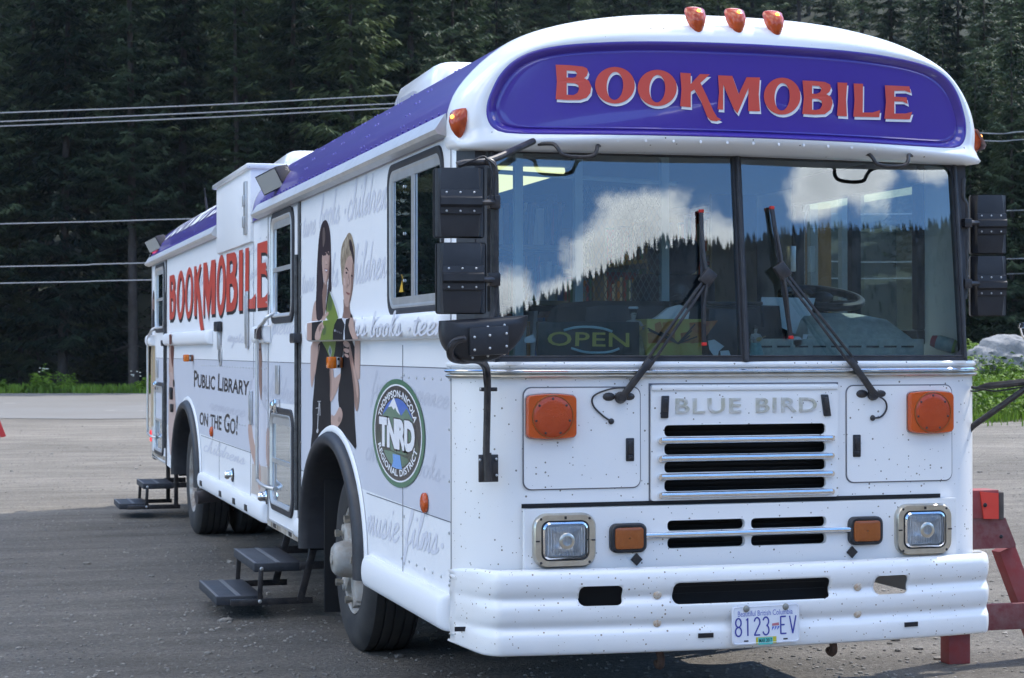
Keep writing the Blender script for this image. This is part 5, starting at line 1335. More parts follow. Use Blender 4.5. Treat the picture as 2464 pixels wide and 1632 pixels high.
# --- the man printed beside the first door
KD = (590, 700, 2.96); P3 = 'printed_man'; KHAKI = mat('print khaki', (.52, .47, .43), .3); SHIRT = mat('print shirt', (.66, .68, .76), .3, mottle=(5, .4, (.55, .57, .66)))
fig(P3, [(62, 600), (100, 590), (116, 800), (172, 880), (174, 1300), (60, 1300), (40, 1120), (22, 930), (40, 760)], SHIRT, KD, 1)
fig(P3, [(52, 1230), (172, 1260), (172, 1480), (44, 1440)], KHAKI, KD, 0)
fig(P3, [(24, 935), (50, 955), (60, 1070), (102, 1180), (106, 1330), (88, 1300), (40, 1150), (22, 1020)], SKIN, KD, 1); fig(P3, [(88, 1270), (112, 1220), (116, 1400), (96, 1430)], SKIN, KD, 1); fig(P3, [(150, 985), (176, 965), (176, 1270), (150, 1235)], SKIN, KD, 1)
fig(P3, [(90, 372), (120, 372), (120, 790), (108, 760), (92, 560)], SKIND, KD, 1); fig(P3, [(96, 415), (112, 408), (112, 425), (98, 428)], HAIR1, KD)
LIFT[0] += 1
decal(P3, [[(68, 275), (112, 255), (112, 350), (68, 340)]], HAIR1, KD, x=XR, parent=RAIL3, lift=.003)
KQ = (345, 620, 3.264); P4 = 'printed_person'
fig(P4, [(80, 248), (90, 300), (94, 420), (98, 560), (70, 580), (66, 480), (74, 300)], SKIND, KQ, 1); fig(P4, [(80, 246), (88, 280), (86, 330), (76, 330)], HAIR1, KQ); fig(P4, [(74, 400), (96, 430), (98, 570), (66, 580)], DRESS, KQ, 0)
fig(P4, [(64, 690), (92, 690), (96, 1000), (88, 1320), (58, 1330), (60, 800)], mat('print tan', (.52, .40, .24), .3), KQ, 0)
fig(P4, [(204, 610), (224, 578), (240, 690), (236, 880), (246, 1000), (200, 1000)], SKIN, KQ, 1); fig(P4, [(212, 690), (242, 690), (240, 760), (232, 880), (222, 830)], mat('print auburn', (.16, .05, .035), .3), KQ, 1)
fig(P4, [(200, 900), (236, 900), (252, 1100), (264, 1340), (244, 1400), (252, 1560), (198, 1545)], mat('print pink', (.52, .38, .34), .3), KQ, 1); fig(P4, [(232, 955), (246, 960), (246, 1020), (234, 1015)], DRESS, KQ)
decal(P4, [[(204, 606), (224, 600), (222, 680), (206, 684)]], MATS['print auburn'], KQ, x=XR, parent=RAIL2, lift=.003)
# --- round emblem
EG = mat('emblem green', (.045, .16, .09), .3); ED = mat('emblem dark', (.030, .028, .032), .3); EB = mat('emblem blue', (.045, .14, .50), .3); EB2 = mat('emblem water', (.13, .33, .72), .3); EG2 = mat('emblem pale green', (.12, .22, .15), .3, mottle=(3, .8, (.06, .13, .08))); ET = mat('emblem trees', (.03, .05, .035), .3)
EY, EZ, EHY, EHZ = 1.283, 1.203, .553, .256
def em(name, polys, m, lv):
    g = MB()
    for P in polys:
        loops = P if isinstance(P[0][0], (tuple, list)) else [P]
        g.add(*fill([[(EY-a*EHY, EZ+b*EHZ) for a, b in l] for l in loops]))
    return part(name, on_side(g.geo, -HW-.0042-.00016*lv), m, EMB if lv else BUS, smooth=0)
cir = lambda r, n=64: ell(0, 0, r, r, n)
EMB = em('round_emblem', [cir(1.0)], EG, 0)
em('emblem_ring', [cir(.905)], WHTL, 1); em('emblem_field', [cir(.875)], ED, 2)
em('emblem_ground', [cir(.64)], EG2, 3)
sky_ = [(math.cos(t)*.64, math.sin(t)*.64) for t in [R(20+140*k/20) for k in range(21)]]
em('emblem_sky', [sky_], EB, 4)
em('emblem_hill', [[(-.56, .30), (-.30, .48), (-.12, .62), (.02, .45), (.16, .33), (.36, .48), (.56, .30), (.62, .2), (-.62, .2)]], EG2, 5)
em('emblem_snow', [[(-.33, .46), (-.12, .66), (.02, .48), (.12, .34), (.0, .40), (-.06, .47), (-.12, .42), (-.2, .48)]], WHTL, 6)
em('emblem_trees', [[(-.80, -.30), (-.84, -.10), (-.78, .05), (-.74, -.06), (-.70, .04), (-.66, -.08), (-.62, .0), (-.58, -.12), (-.4, -.25), (-.2, -.34), (0, -.36), (.3, -.38), (.6, -.2), (.64, -.05), (.70, -.16), (.74, .0), (.80, -.18), (.8, -.35), (.5, -.42), (.46, -.52), (.40, -.43), (.1, -.40), (-.2, -.36), (-.5, -.36), (-.54, -.44), (-.6, -.36)]], ET, 6)
em('emblem_river', [[(-.16, -.40), (.12, -.40), (.16, -.55), (.20, -.645), (0, -.66), (-.20, -.645), (-.14, -.53)]], EB2, 7)
tt = text('TNRD', bold=.06, spacing=.93)
tt = ([(EY-(-.70+1.36*a)*EHY, EZ+(-.30+.56*b)*EHZ, 0) for a, b, c in tt[0]], tt[1]); 
part('emblem_initials', on_side(tt, -HW-.0042-.00016*9), WHTL, EMB, smooth=0)
tt = text('TNRD', bold=.105, spacing=.93)
tt = ([(EY-(-.735+1.43*a)*EHY, EZ+(-.335+.62*b)*EHZ, 0) for a, b, c in tt[0]], tt[1]); part('emblem_outline', on_side(tt, -HW-.0042-.00016*8), ED, EMB, smooth=0)
def arc_text(body, r0, r1, a0, a1, flip):
    g = MB(); t = text(body, bold=.03, spacing=1.05)
    v = []
    for a, b, c in t[0]:
        an = R(a0+(a1-a0)*a); r = r0+(r1-r0)*b if not flip else r1-(r1-r0)*b
        v.append((EY-math.cos(an)*r*EHY, EZ+math.sin(an)*r*EHZ, 0))
    part('emblem_lettering', on_side((v, t[1]), -HW-.0042-.00016*10), WHTL, EMB, smooth=0)
arc_text('THOMPSON-NICOLA', .665, .80, 158, 20, False); arc_text('REGIONAL DISTRICT', .67, .80, 200, 342, True)
# lettering on the far part of the roof
t = text('BOOKMOBILE', bold=.02, spacing=1.02)
v = []
for a, b, c in t[0]:
    y = 12.2-a*4.0; k = .30+b*.30
    i = min(len(HP)-2, int((1-k)*len(HP))); fr_ = (1-k)*len(HP)-i
    x = HP[i][0]+(HP[i+1][0]-HP[i][0])*fr_; z = HP[i][1]+(HP[i+1][1]-HP[i][1])*fr_
    v.append((-x-.006, y, z+.006))
part('roof_lettering', (v, t[1]), WHTL, smooth=0)

# ================================================================== inside the bus, seen through the glass
CEIL = mat('ceiling panel', (.26, .28, .29), .6)
part('ceiling', MB().loft([[(x*.955, y, 2.48+(z-2.5)*.86) for x, z in FULL] for y in (.32, YR-.06)], closed=False).geo, CEIL)
part('inner_wall', ([(HW-.03, y, z) for y, z in ((.30, .86), (.62, .86), (.62, 2.5), (.30, 2.5), (1.98, .86), (1.98, 1.66), (.62, 1.66), (1.98, 2.42), (1.98, 2.5), (.62, 2.42), (5.0, .86), (5.0, 2.5))], [(0, 1, 2, 3), (1, 4, 5, 6), (9, 7, 8, 2), (4, 10, 11, 8)]), INTW, smooth=0, label='grey inside wall round the driver window')
dw = MB().box(HW-.075, HW-.012, .60, 2.0, 1.62, 1.69, .01).box(HW-.075, HW-.012, .60, 2.0, 2.385, 2.53, .01).box(HW-.075, HW-.012, .60, .65, 1.69, 2.385, .01).box(HW-.075, HW-.012, 1.95, 2.0, 1.69, 2.385, .01).box(HW-.07, HW-.02, 1.28, 1.33, 1.69, 2.385)
DWO = part('driver_window', dw.geo, MATS['dark cavity'])
part('pane', ([(HW-.035, y, z) for y, z in ((.64, 1.68), (1.96, 1.68), (1.96, 2.39), (.64, 2.39))], [(0, 1, 2, 3)]), GLASSD, DWO, smooth=0)
part('window_catch', MB().box(HW-.11, HW-.075, 1.93, 1.99, 2.02, 2.16, .006).geo, ALU, DWO)
# dashboard: shelf, instrument cowl, vent strip
DASH = mat('dashboard grey', (.42, .44, .40), .7, mottle=(30, .4, (.16, .17, .155)))
DB = part('dashboard', MB().box(-1.05, 1.12, .13, .85, 1.50, 1.556, .01).box(.16, 1.02, .30, .33, 1.556, 1.645, .004).geo, DASH)
cowl = MB(); 
for s, (z, dy0, x0, x1) in enumerate(((1.556, .0, .37, 1.0), (1.66, .02, .39, .97), (1.745, .10, .43, .90), (1.775, .2, .47, .80))):
    pass
cowl.loft([[(x0, .335+d, z) , (x1, .335+d, z), (x1, .95, z), (x0, .95, z)] for z, d, x0, x1 in ((1.55, 0, .44, 1.00), (1.645, .01, .46, .985), (1.735, .10, .50, .90), (1.765, .22, .53, .80), (1.77, .35, .56, .70))]); cowl.f.append(tuple(range(16, 20)))
part('instrument_cowl', cowl.geo, DASH, DB, smooth=50)
vs2 = MB()
for k in range(9): vs2.box(.20+.088*k, .262+.088*k, .296, .301, 1.606, 1.614)
part('vent_slots', vs2.geo, BLKL, DB, smooth=0)
rad = MB().box(.05, .30, .52, .78, 1.556, 1.79, .02).box(.04, .31, .50, .53, 1.80, 1.815, .004); rad.tube([(.31, .52, 1.81), (.32, .52, 1.70)], .008, 6)
part('radio_console', rad.geo, PLAST, DB)
bn_ = MB().obox((.02, .9, 1.69), (.55, 0, 0), (0, .3, 0), (0, 0, .13), .08); part('engine_cover', bn_.geo, INTD)
# steering wheel
sw = MB(); c = Vector((F(1976, 717, .80)[0], .80, F(1976, 717, .80)[1])); tl2 = R(62)
U = Vector((1, 0, 0)); V = Vector((0, math.sin(tl2), math.cos(tl2)*1.0)).normalized(); V = Vector((0, math.cos(R(15)), math.sin(R(15))))
RS = .19
sw.tube([c+U*RS*math.cos(t)+V*RS*math.sin(t) for t in [2*math.pi*k/36 for k in range(37)]], .020, 10)
for a in (200, 340, 90): sw.beam(c+Vector((0, 0, -.02)), c+U*RS*math.cos(R(a))+V*RS*math.sin(R(a)), .035, .012)
sw.tube([c, c+Vector((0, .12, -.55))], .04, 10); sw.sphere(c, .06, (1, 1, .5))
part('steering_wheel', sw.geo, mat('black vinyl', (.016, .016, .018), .55, spec=.25))
SEATM = mat('seat cloth', (.03, .034, .05), .85)
for sx, y in ((.62, 1.9), (-.72, 1.55)):
    st = MB().box(sx-.24, sx+.24, y, y+.50, 1.25, 1.37, .05, 3).box(sx-.24, sx+.24, y+.44, y+.58, 1.33, 2.02, .06, 3).box(sx-.15, sx+.15, y+.46, y+.57, 2.02, 2.22, .05, 3).box(sx-.1, sx+.1, y+.15, y+.40, .86, 1.25)
    part('driver_seat' if sx > 0 else 'passenger_seat', st.geo, SEATM)
# expanded-metal cage behind the cab, posts and rails
cg = MB()
x0, x1, z0, z1, yy = -.30, .12, 1.55, 2.40, 1.30
n1 = 30
for k in range(n1):
    t = k/n1*(x1-x0+.45)
    for s in (1, -1):
        a = (x0-.45+t if s > 0 else x1+.45-t)
        pa = [max(x0, min(x1, a)), max(x0, min(x1, a+s*.45*1.0))]
        for seg in range(1):
            p, q = (a, z0), (a+s*.45, z1)
            # clip to the panel
            def lerp(u): return (p[0]+(q[0]-p[0])*u, p[1]+(q[1]-p[1])*u)
            u0, u1 = 0, 1
            for lo, hi in ((x0, x1),):
                d = q[0]-p[0]; ua, ub = sorted(((lo-p[0])/d, (hi-p[0])/d)); u0, u1 = max(u0, ua), min(u1, ub)
            if u1 > u0:
                A, B = lerp(u0), lerp(u1); cg.tube([(A[0], yy, A[1]), (B[0], yy, B[1])], .0022, 4, False)
CAGE = part('mesh_partition', cg.geo, mat('cage steel', (.15, .17, .17), .5), smooth=0)
po = MB()
for x in (x0-.015, x1+.015, -.62): po.box(x-.02, x+.02, yy-.02, yy+.02, .86, 2.7)
po.tube([(-1.1, yy, 2.47), (.2, yy, 2.42)], .012, 6)
part('partition_post', po.geo, INTW, CAGE)
# book shelves along both walls
SHELF = mat('shelf board', (.30, .23, .14), .6)
BK = [mat('book %s' % n, c_, .5) for n, c_ in (('cream', (.55, .50, .40)), ('blue', (.06, .12, .28)), ('red', (.35, .05, .04)), ('green', (.05, .16, .09)), ('brown', (.16, .08, .04)), ('orange', (.50, .20, .04)), ('white', (.60, .60, .58)), ('black', (.03, .03, .03)))]
sh_ = MB()
for sx in (-1, 1):
    xw = sx*(HW-.06); xi = sx*(HW-.34); a, b = sorted((xw, xi))
    ya = 7.4 if sx < 0 else 2.5
    for z in (.95, 1.25, 1.55, 1.85, 2.15): sh_.box(a, b, ya, 11.3, z-.012, z+.012)
    for k in range(4): y = ya+k*1.02; sh_.box(a, b, y-.015, y+.015, .88, 2.48)
part('shelf_back', MB().box(-.95, -.05, 2.45, 2.48, .88, 2.45).geo, INTD, smooth=0)
for z in (1.55, 1.85, 2.15): sh_.box(-.95, -.05, 2.25, 2.5, z-.012, z+.012)
part('bookshelf', sh_.geo, SHELF, smooth=0)
bkm = [MB() for _ in BK]
r2 = random.Random(3)
for z in (1.56, 1.86, 2.16):
    x = -.93
    while x < -.08:
        w = r2.uniform(.015, .04); h = r2.uniform(.17, .25); l = r2.choice([0, 0, 0, .02, .05])
        m_ = bkm[r2.randrange(len(BK))]; v, f = MB().box(x, x+w*.92, 2.27, 2.43, z, z+h).geo
        m_.add([(a+l*(c_-z)/h, b, c_) for a, b, c_ in v], f); x += w
for sx in (-1, 1):
    a, b = sorted((sx*(HW-.07), sx*(HW-.27)))
    for z in (1.262, 1.562, 1.862, 2.162):
        y = 7.45 if sx < 0 else 2.55
        while y < (11.2 if sx < 0 else 8):
            w = r2.uniform(.02, .05); h = r2.uniform(.17, .26); bkm[r2.randrange(len(BK))].box(a, b, y, y+w*.93, z, z+h); y += w
for m_, bmt in zip(bkm, BK):
    o = part('books', m_.geo, bmt, smooth=0); o['kind'] = 'stuff'
part('dark_screen', MB().box(-1.17, -.45, 5.30, 5.33, .86, 2.5).box(-1.17, -.45, 3.86, 3.88, .86, 1.5).box(-1.17, -.9, 13.0, 13.02, .86, 2.5).box(-.47, -.45, 5.33, 7.3, .86, 2.5).geo, DARK, smooth=0)  # dark boards added behind the door glass so the windows read dark
POSTM = mat('dull post', (.11, .135, .14), .7)
def xz(px, y): return F(px, 600, y)[0]
part('cab_partition', MB().box(xz(1893, 2.6), xz(1950, 2.6), 2.6, 2.63, .9, 2.45).box(xz(1970, 2.6), xz(2000, 2.6), 2.6, 2.63, .9, 2.45).geo, mat('ochre curtain', (.17, .09, .02), .8, mottle=(6, .5, (.10, .05, .012))), smooth=0)
part('partition_post', MB().box(xz(1951, 2.55), xz(1968, 2.55), 2.55, 2.60, .86, 2.5).box(xz(2026, 2.55), xz(2044, 2.55), 2.55, 2.60, .86, 2.5).geo, POSTM, smooth=0)
# ceiling lights
for xa, ya, yb in ((-.15, 3.0, 5.2),):
    l = part('ceiling_light', MB().box(xa-.36, xa+.36, ya, yb, 2.66, 2.72, .01).geo, ALU)
    part('light_diffuser', MB().box(xa-.34, xa+.34, ya+.03, yb-.03, 2.625, 2.665, .015).geo, mat('fluorescent diffuser', (.9, .88, .6), .5, emit=((1, .93, .50), .40)), l)
part('yellow_coat', MB().sphere((-.80, 2.15, 1.95), .14, (.6, .7, 1.2)).geo, mat('yellow cloth', (.5, .33, .02), .8))

# ---- loose things on the dashboard
def thing_mesh(name, g, m, label, cat, smooth=35, group=None):
    # origin at the base of the thing
    zs_ = min(v[2] for v in g[0]); cx = sum(v[0] for v in g[0])/len(g[0]); cy = sum(v[1] for v in g[0])/len(g[0])
    o = obj(name, ([(v[0]-cx, v[1]-cy, v[2]-zs_) for v in g[0]], g[1]), m, None, smooth, (cx, cy, zs_)); return tag(o, label, cat, group)
YS = .22
def fd(px, py, y=YS): x, z = F(px, py, y); return x, z
# OPEN sign: dark panel with tube letters
x0, z0 = fd(1300, 850); x1, z1 = fd(1530, 780)
sgn = empty('open_sign', ((x0+x1)/2, YS, 1.556), 'dark OPEN sign with yellow letters between pale arcs in the windshield', 'sign')
part('sign_board', MB().box(x0-.01, x1+.02, YS+.005, YS+.03, 1.557, z1+.01, .006).geo, mat('sign board', (.012, .022, .022), .5), sgn)
t = text('OPEN', bold=.012, spacing=1.05); q = [fd(1316, 832), fd(1514, 836), fd(1514, 801), fd(1318, 798)]
TUBEY = mat('tube yellow', (.42, .36, .07), .35); TUBEB = mat('tube pale blue', (.36, .52, .58), .35)
part('sign_letters', on_front((quadmap(t[0], q), t[1]), YS-.002), TUBEY, sgn, smooth=0)
ar = MB()
for pts in ([(1356, 795), (1385, 788), (1420, 787), (1450, 791), (1472, 798)], [(1374, 838), (1405, 847), (1440, 849), (1470, 846), (1489, 839)]):
    ar.tube(spl([(fd(*p)[0], YS-.004, fd(*p)[1]) for p in pts], 4), .0055, 8)
part('sign_arcs', ar.geo, TUBEB, sgn)
# hula dancers
def dancer(px, py0, py1, y, label, skirt, lean, hat, tone=(.30, .20, .13)):
    x, zt = fd(px, py0, y); zb = 1.557; H = zt-zb
    o = empty('hula_figurine', (x, y, zb), label, 'figurine', None)
    b = MB().lathe([(0, .30*H), (.02*H, .26*H), (.10*H, .24*H), (.42*H, .16*H), (.47*H, .12*H)], (x, y, zb), 'z', 20)
    sk = ([(a+lean*(c-zb)*-1+.0*a, b_, c) if False else (a, b_, c) for a, b_, c in b.v], b.f)
    part('grass_skirt', sk, skirt, o, smooth=20)
    sk_ = mat('figurine skin', tone, .5)
    # one skinned body: torso, neck, head, two bent arms
    me = bpy.data.meshes.new('body'); P = [(0, 0, .42), (0, 0, .52), (0, 0, .64), (0, 0, .74), (.0, -.01, .86), (0, -.01, .97), (-.13, 0, .70), (-.17, -.06, .56), (-.05, -.14, .58), (.13, 0, .70), (.19, -.06, .57), (.10, -.16, .64)]
    me.from_pydata([(x+a*H, y+b_*H, zb+c*H) for a, b_, c in P], [(0, 1), (1, 2), (2, 3), (3, 4), (4, 5), (2, 6), (6, 7), (7, 8), (2, 9), (9, 10), (10, 11)], [])
    bo_ = bpy.data.objects.new('body', me); COL.objects.link(bo_); md = bo_.modifiers.new('skin', 'SKIN'); bo_.modifiers.new('sub', 'SUBSURF').levels = 1
    bo_.modifiers['sub'].render_levels = 1
    rad_ = [.10, .085, .11, .035, .075, .06, .045, .035, .025, .045, .035, .025]
    for sv, r_ in zip(me.skin_vertices[0].data, rad_): sv.radius = (r_*H, r_*H*.85)
    me.skin_vertices[0].data[0].use_root = True
    me.materials.append(sk_); bo_.parent = o; bo_.location = -wloc(o)
    hr = MB().sphere((x, y+.02*H, zb+.91*H), .085*H, (1, 1, 1.05)); part('hair', hr.geo, BLKL, o)
    if hat: part('lei_crown', MB().lathe([(0, .07*H), (.02*H, .10*H), (.05*H, .085*H), (.05*H, .06*H)], (x, y, zb+.95*H), 'z', 16).geo, PW, o)
    fcx = MB()
    for s in (-1, 1): fcx.sphere((x+s*.028*H, y-.075*H, zb+.90*H), .012*H, (1, .6, 1), 6, 4)
    fcx.box(x-.025*H, x+.025*H, y-.08*H, y-.074*H, zb+.845*H, zb+.855*H); part('face', fcx.geo, BLKL, o)
    gt = MB().sphere((x+.03*H, y-.17*H, zb+.57*H), .07*H, (1.2, .4, .9)).tube([(x+.05*H, y-.17*H, zb+.58*H), (x+.26*H, y-.17*H, zb+.67*H)], .015*H, 6)
    part('ukulele', gt.geo, mat('toy wood', (.35, .24, .10), .5), o)
    return o
STRAW = mat('straw skirt', (.42, .36, .22), .8, mottle=(60, .8, (.15, .12, .07))); TEALS = mat('teal skirt', (.22, .42, .42), .8, mottle=(60, .8, (.10, .22, .22)))
dancer(1524, 738, 820, .30, 'hula dancer figurine in straw skirt and white flower crown beside the OPEN sign', STRAW, 0, True, (.36, .34, .32))
dancer(1818, 782, 855, .17, 'small hula dancer figurine in teal skirt with ukulele by the windshield divider', TEALS, 0, False)
# painted box with white paper crumpled in it
x0, z0 = fd(1556, 830, .25); x1, z1 = fd(1690, 768, .25)
bx_ = empty('painted_box', ((x0+x1)/2, .3, 1.556), 'box painted with yellow and red leaf shapes standing behind the left wiper', 'box')
ART = mat('painted orange', (.46, .22, .06), .5, mottle=(22, .9, (.30, .05, .03))); ARTY = mat('painted yellow', (.52, .46, .12), .5, mottle=(18, .7, (.46, .30, .06)))
part('box_body', MB().box(x0, x1, .25, .42, 1.557, z1, .004).geo, ARTY, bx_)
fr2 = []
for (a, b, c_) in ((.16, .08, .9), (.30, .2, .95), (.03, .1, .5), (.62, .1, .5), (.78, .5, .95)):
    fr2.append([(x0+(x1-x0)*a, z0+(z1-z0)*.05), (x0+(x1-x0)*(a+.2), z0+(z1-z0)*.1), (x0+(x1-x0)*(a+b), z0+(z1-z0)*c_), (x0+(x1-x0)*(a-.02), z0+(z1-z0)*c_*.9)])
part('painted_leaves', on_front(merge(*[fill([q]) for q in fr2]), .247), ART, bx_, smooth=0)
lv_ = MB(); r3 = random.Random(5)
for k in range(14):
    a = r3.uniform(.2, .5); xb = x0+(x1-x0)*(.15 if k < 4 else .55); an = R(r3.uniform(20, 160)); L = r3.uniform(.05, .14)
    px_, pz_ = xb+math.cos(an)*L*1.4, z0+.01+math.sin(an)*L
    if not (x0 < px_ < x1 and pz_ < z1): continue
    v, f = stroke([(xb, z0+.005), (px_, pz_)], .006); lv_.add(v, f)
part('painted_stems', on_front(([(a, b, .0002*i) for i, (a, b, c) in enumerate(lv_.v)], lv_.f), .2445), BLKL, bx_, smooth=0)
pp = [fd(*p, .30) for p in C(1500, 680, 5.92, [(330, 565), (480, 490), (640, 360), (800, 318), (880, 350), (940, 420), (920, 525), (450, 530)])]
part('white_paper', on_front(fill([pp], .03), .31), PW, bx_, smooth=0)
# corrugated hose
hp_ = MB(); pts = []; rr3 = []
path = spl([(fd(1628, 765, .48)[0], .48, 1.62), (fd(1635, 730, .48)[0], .48, fd(1635, 735, .48)[1]), (fd(1645, 700, .5)[0], .55, fd(1645, 700, .5)[1])], 12)
for i, p in enumerate(path): pts.append(p); rr3.append(.036 if i % 2 else .046)
hp_.tube(pts, rr3, 14); thing_mesh('flexible_hose', hp_.geo, PLAST, 'black corrugated hose rising behind the painted box on the dashboard', 'hose')
# papers
def sheet(name, px_pts, y, m, label, tilt=.06, cat='paper'):
    pts = [fd(*p, y) for p in px_pts]; zb = min(p[1] for p in pts)
    v, f = fill([pts], .002); v = [(a, y+(b-zb)*tilt-c, b) for a, b, c in v]
    return thing_mesh(name, (v, f), m, label, cat, 0)
PAPER = mat('paper', (.62, .66, .70), .7, mottle=(60, .4, (.45, .48, .52)))
sheet('paper_sheet', C(1780, 680, 4.305, [(235, 150), (795, 160), (765, 260), (650, 570), (440, 470), (420, 240), (225, 235)]), .50, PAPER, 'printed white sheet standing on the dashboard beside the steering wheel')
sheet('paper_slip', C(1780, 680, 4.305, [(660, 535), (852, 552), (825, 640), (650, 600)]), .36, PAPER, 'pale blue paper slip leaning in front of the dashboard vents')
sheet('paper_card', C(1500, 680, 5.92, [(1210, 830), (1300, 812), (1440, 910), (1360, 980), (1345, 1050), (1290, 1050), (1225, 950)]), .20, PAPER, 'folded white card lying at the lower corner beside the windshield divider')
sheet('paper_card', C(1500, 680, 5.92, [(1380, 975), (1500, 965), (1530, 1045), (1390, 1050)]), .16, PAPER, 'small white note with grey picture flat against the windshield divider foot')
sheet('paper_stack', C(1050, 330, 2.751, [(580, 1330), (640, 1305), (660, 1345), (640, 1362), (585, 1362)]), .2, PAPER, 'little stack of white papers left of the OPEN sign')
cup = MB().lathe([(0, .001), (0, .022), (.045, .024), (.05, .02), (.05, .001)], (fd(1920, 812, .30)[0], .30, fd(1920, 822, .30)[1]), 'y', 16); cup.tube([(fd(1920, 815, .33)[0], .33, 1.60), (fd(1920, 815, .33)[0], .36, 1.557)], .008, 6)
thing_mesh('white_cup', cup.geo, PW, 'small round white cup lying on the dashboard below the papers', 'cup')
cx, cz = fd(2300, 836, .2); a = Vector((-.7, .6, .25)).normalized()
can = MB(); cc = Vector((cx-.01, .20, cz+.004)); can.tube([cc-a*.0, cc+a*.01, cc+a*.07, cc+a*.08], [.030, .034, .034, .030], 18)
cano = empty('drink_bottle', (cc.x, cc.y, 1.557), 'green and red bottle lying at the right end of the dashboard', 'bottle')
part('bottle_body', can.geo, mat('bottle label', (.20, .30, .30), .35, mottle=(18, .9, (.50, .52, .50))), cano)
part('bottle_base', MB().tube([cc-a*.012, cc+a*.001], [.026, .033], 18).geo, mat('lime plastic', (.25, .40, .05), .3), cano); part('bottle_cap', MB().tube([cc+a*.08, cc+a*.105], [.03, .024], 16).geo, mat('red cap', (.35, .04, .05), .4), cano)

# ================================================================== barricades
RW = mat('weathered red paint', (.24, .035, .035), .75, mottle=(9, .55, (.20, .10, .10)), bump=(35, .4, .004)); RWD = mat('dark red paint', (.15, .03, .035), .8, mottle=(14, .6, (.22, .15, .14)), bump=(40, .4, .004)); RB = mat('bright red reflector', (.62, .05, .035), .4, mottle=(20, .3, (.5, .08, .05))); RG = mat('grey timber end', (.10, .085, .075), .9, mottle=(30, .6, (.05, .045, .04)))
def fb(px, py, y): x, z = F(px, py, y); return Vector((x, y, z))
KBa = 664/204
def q(x, y_): return (2260+x/KBa, 1150+y_/KBa)
YQ = 1.42
bar_ = empty('barricade', (2.0, 1.45, GZ), 'weathered red wooden sawhorse barricade beside the bus bumper', 'barricade')
p0, p1 = fb(*q(75, 1190), YQ), fb(*q(245, 1460), YQ)
part('leg', MB().box(p0.x, p1.x, YQ, YQ+.09, GZ, .62, .004).geo, RW, bar_)
# slanted rear leg
a, b = fb(*q(500, 545), YQ+.05), fb(*q(745, 1200), YQ+.05); b2 = a+(b-a)*((GZ-a.z)/(b.z-a.z))
part('leg', MB().beam(a, b2, .10, .085, (0, -1, 0)).geo, RW, bar_)
pl0, pl1 = fb(*q(228, 312), YQ-.02), fb(*q(585, 545), YQ-.02)
part('gusset_board', on_front(fill([[(pl0.x-.02, pl0.z), (pl0.x+.0, pl0.z), (fb(*q(505, 330), YQ-.02).x, pl0.z-.005), (pl1.x, pl1.z+.02), (pl1.x, pl1.z), (pl0.x-.02, pl1.z)]], .035), YQ-.02), RWD, bar_, smooth=0)
t0, t1 = fb(*q(215, 100), YQ-.05), fb(*q(515, 330), YQ-.05)
part('top_beam', MB().box(t0.x-.4, fb(*q(467, 100), YQ-.05).x, YQ-.05, YQ+.08, fb(*q(300, 318), YQ-.05).z, t0.z, .004).geo, RW, bar_)
part('beam_end', MB().box(fb(*q(467, 130), YQ-.05).x+.001, t1.x, YQ-.045, YQ+.075, t1.z, t0.z-.012, .008).geo, RG, bar_)
part('reflector_plate', on_front(fill([[F(*q(322, 108), YQ-.06), F(*q(465, 122), YQ-.06), F(*q(467, 322), YQ-.06), F(*q(352, 322), YQ-.06)]], .008), YQ-.056), RB, bar_, smooth=0)
part('bolts', MB().sphere(fb(*q(360, 214), YQ-.064), .012, (1, .5, 1)).sphere(fb(*q(485, 460), YQ-.04), .010, (1, .5, 1)).geo, BLKL, bar_)
r0, r1 = fb(*q(370, 990), YQ-.03), fb(*q(664, 1180), YQ-.03)
part('lower_rail', MB().box(r0.x-.35, r1.x+.9, YQ-.045, YQ-.005, r1.z, r0.z, .004).geo, RWD, bar_)
# second barricade at the left edge of the yard
p = G(8, 1052); d0 = at_depth(0, 1000, 1)
b3 = empty('barricade', (p[0]-.35, p[1], GZ), 'bright red barricade leg at the far left edge of the yard', 'barricade')
X = Vector((p[0], p[1], GZ)); rtv = Vector((math.cos(YAW), -math.sin(YAW), 0))
REDB = mat('fresh red paint', (.50, .035, .035), .5)
part('leg', MB().beam(X, X-rtv*.42+Vector((0, 0, 1.05)), .11, .05, (0, -1, 0)).geo, REDB, b3); part('leg', MB().beam(X-rtv*.9, X-rtv*.48+Vector((0, 0, 1.05)), .11, .05, (0, -1, 0)).geo, REDB, b3)
part('top_rail', MB().beam(X-rtv*2.2+Vector((0, 0, 1.0)), X-rtv*.42+Vector((0, 0, 1.0)), .05, .20).geo, REDB, b3)

# ================================================================== boulder and grass
def rough_rock(name, c, rx, ry, rz, seed, m, label, cat='boulder', sub=5):
    bm = bmesh.new(); bmesh.ops.create_icosphere(bm, subdivisions=sub, radius=1)
    from mathutils import noise
    for v in bm.verts:
        n = v.co.normalized(); o = Vector((seed*3.1, seed*1.7, 0))
        f = 1+.30*noise.noise(n*1.3+o)+.16*noise.noise(n*3.1+o)+.08*noise.noise(n*7+o)+.04*noise.noise(n*15+o)
        cell = noise.voronoi(n*2.2+o)[0][0]; f += .12*cell
        v.co = Vector((n.x*f*rx, n.y*f*ry, n.z*f*rz))
    g = MB().bm(bm)
    o = obj(name, g.geo, m, None, 40, c); return tag(o, label, cat)
ROCK = mat('grey boulder', (.24, .245, .25), .9, mottle=(2.2, .7, (.13, .135, .14)), bump=(6, .8, .08))
pc = at_depth(2448, 868, 46); zb = hgt(pc.x, pc.y)
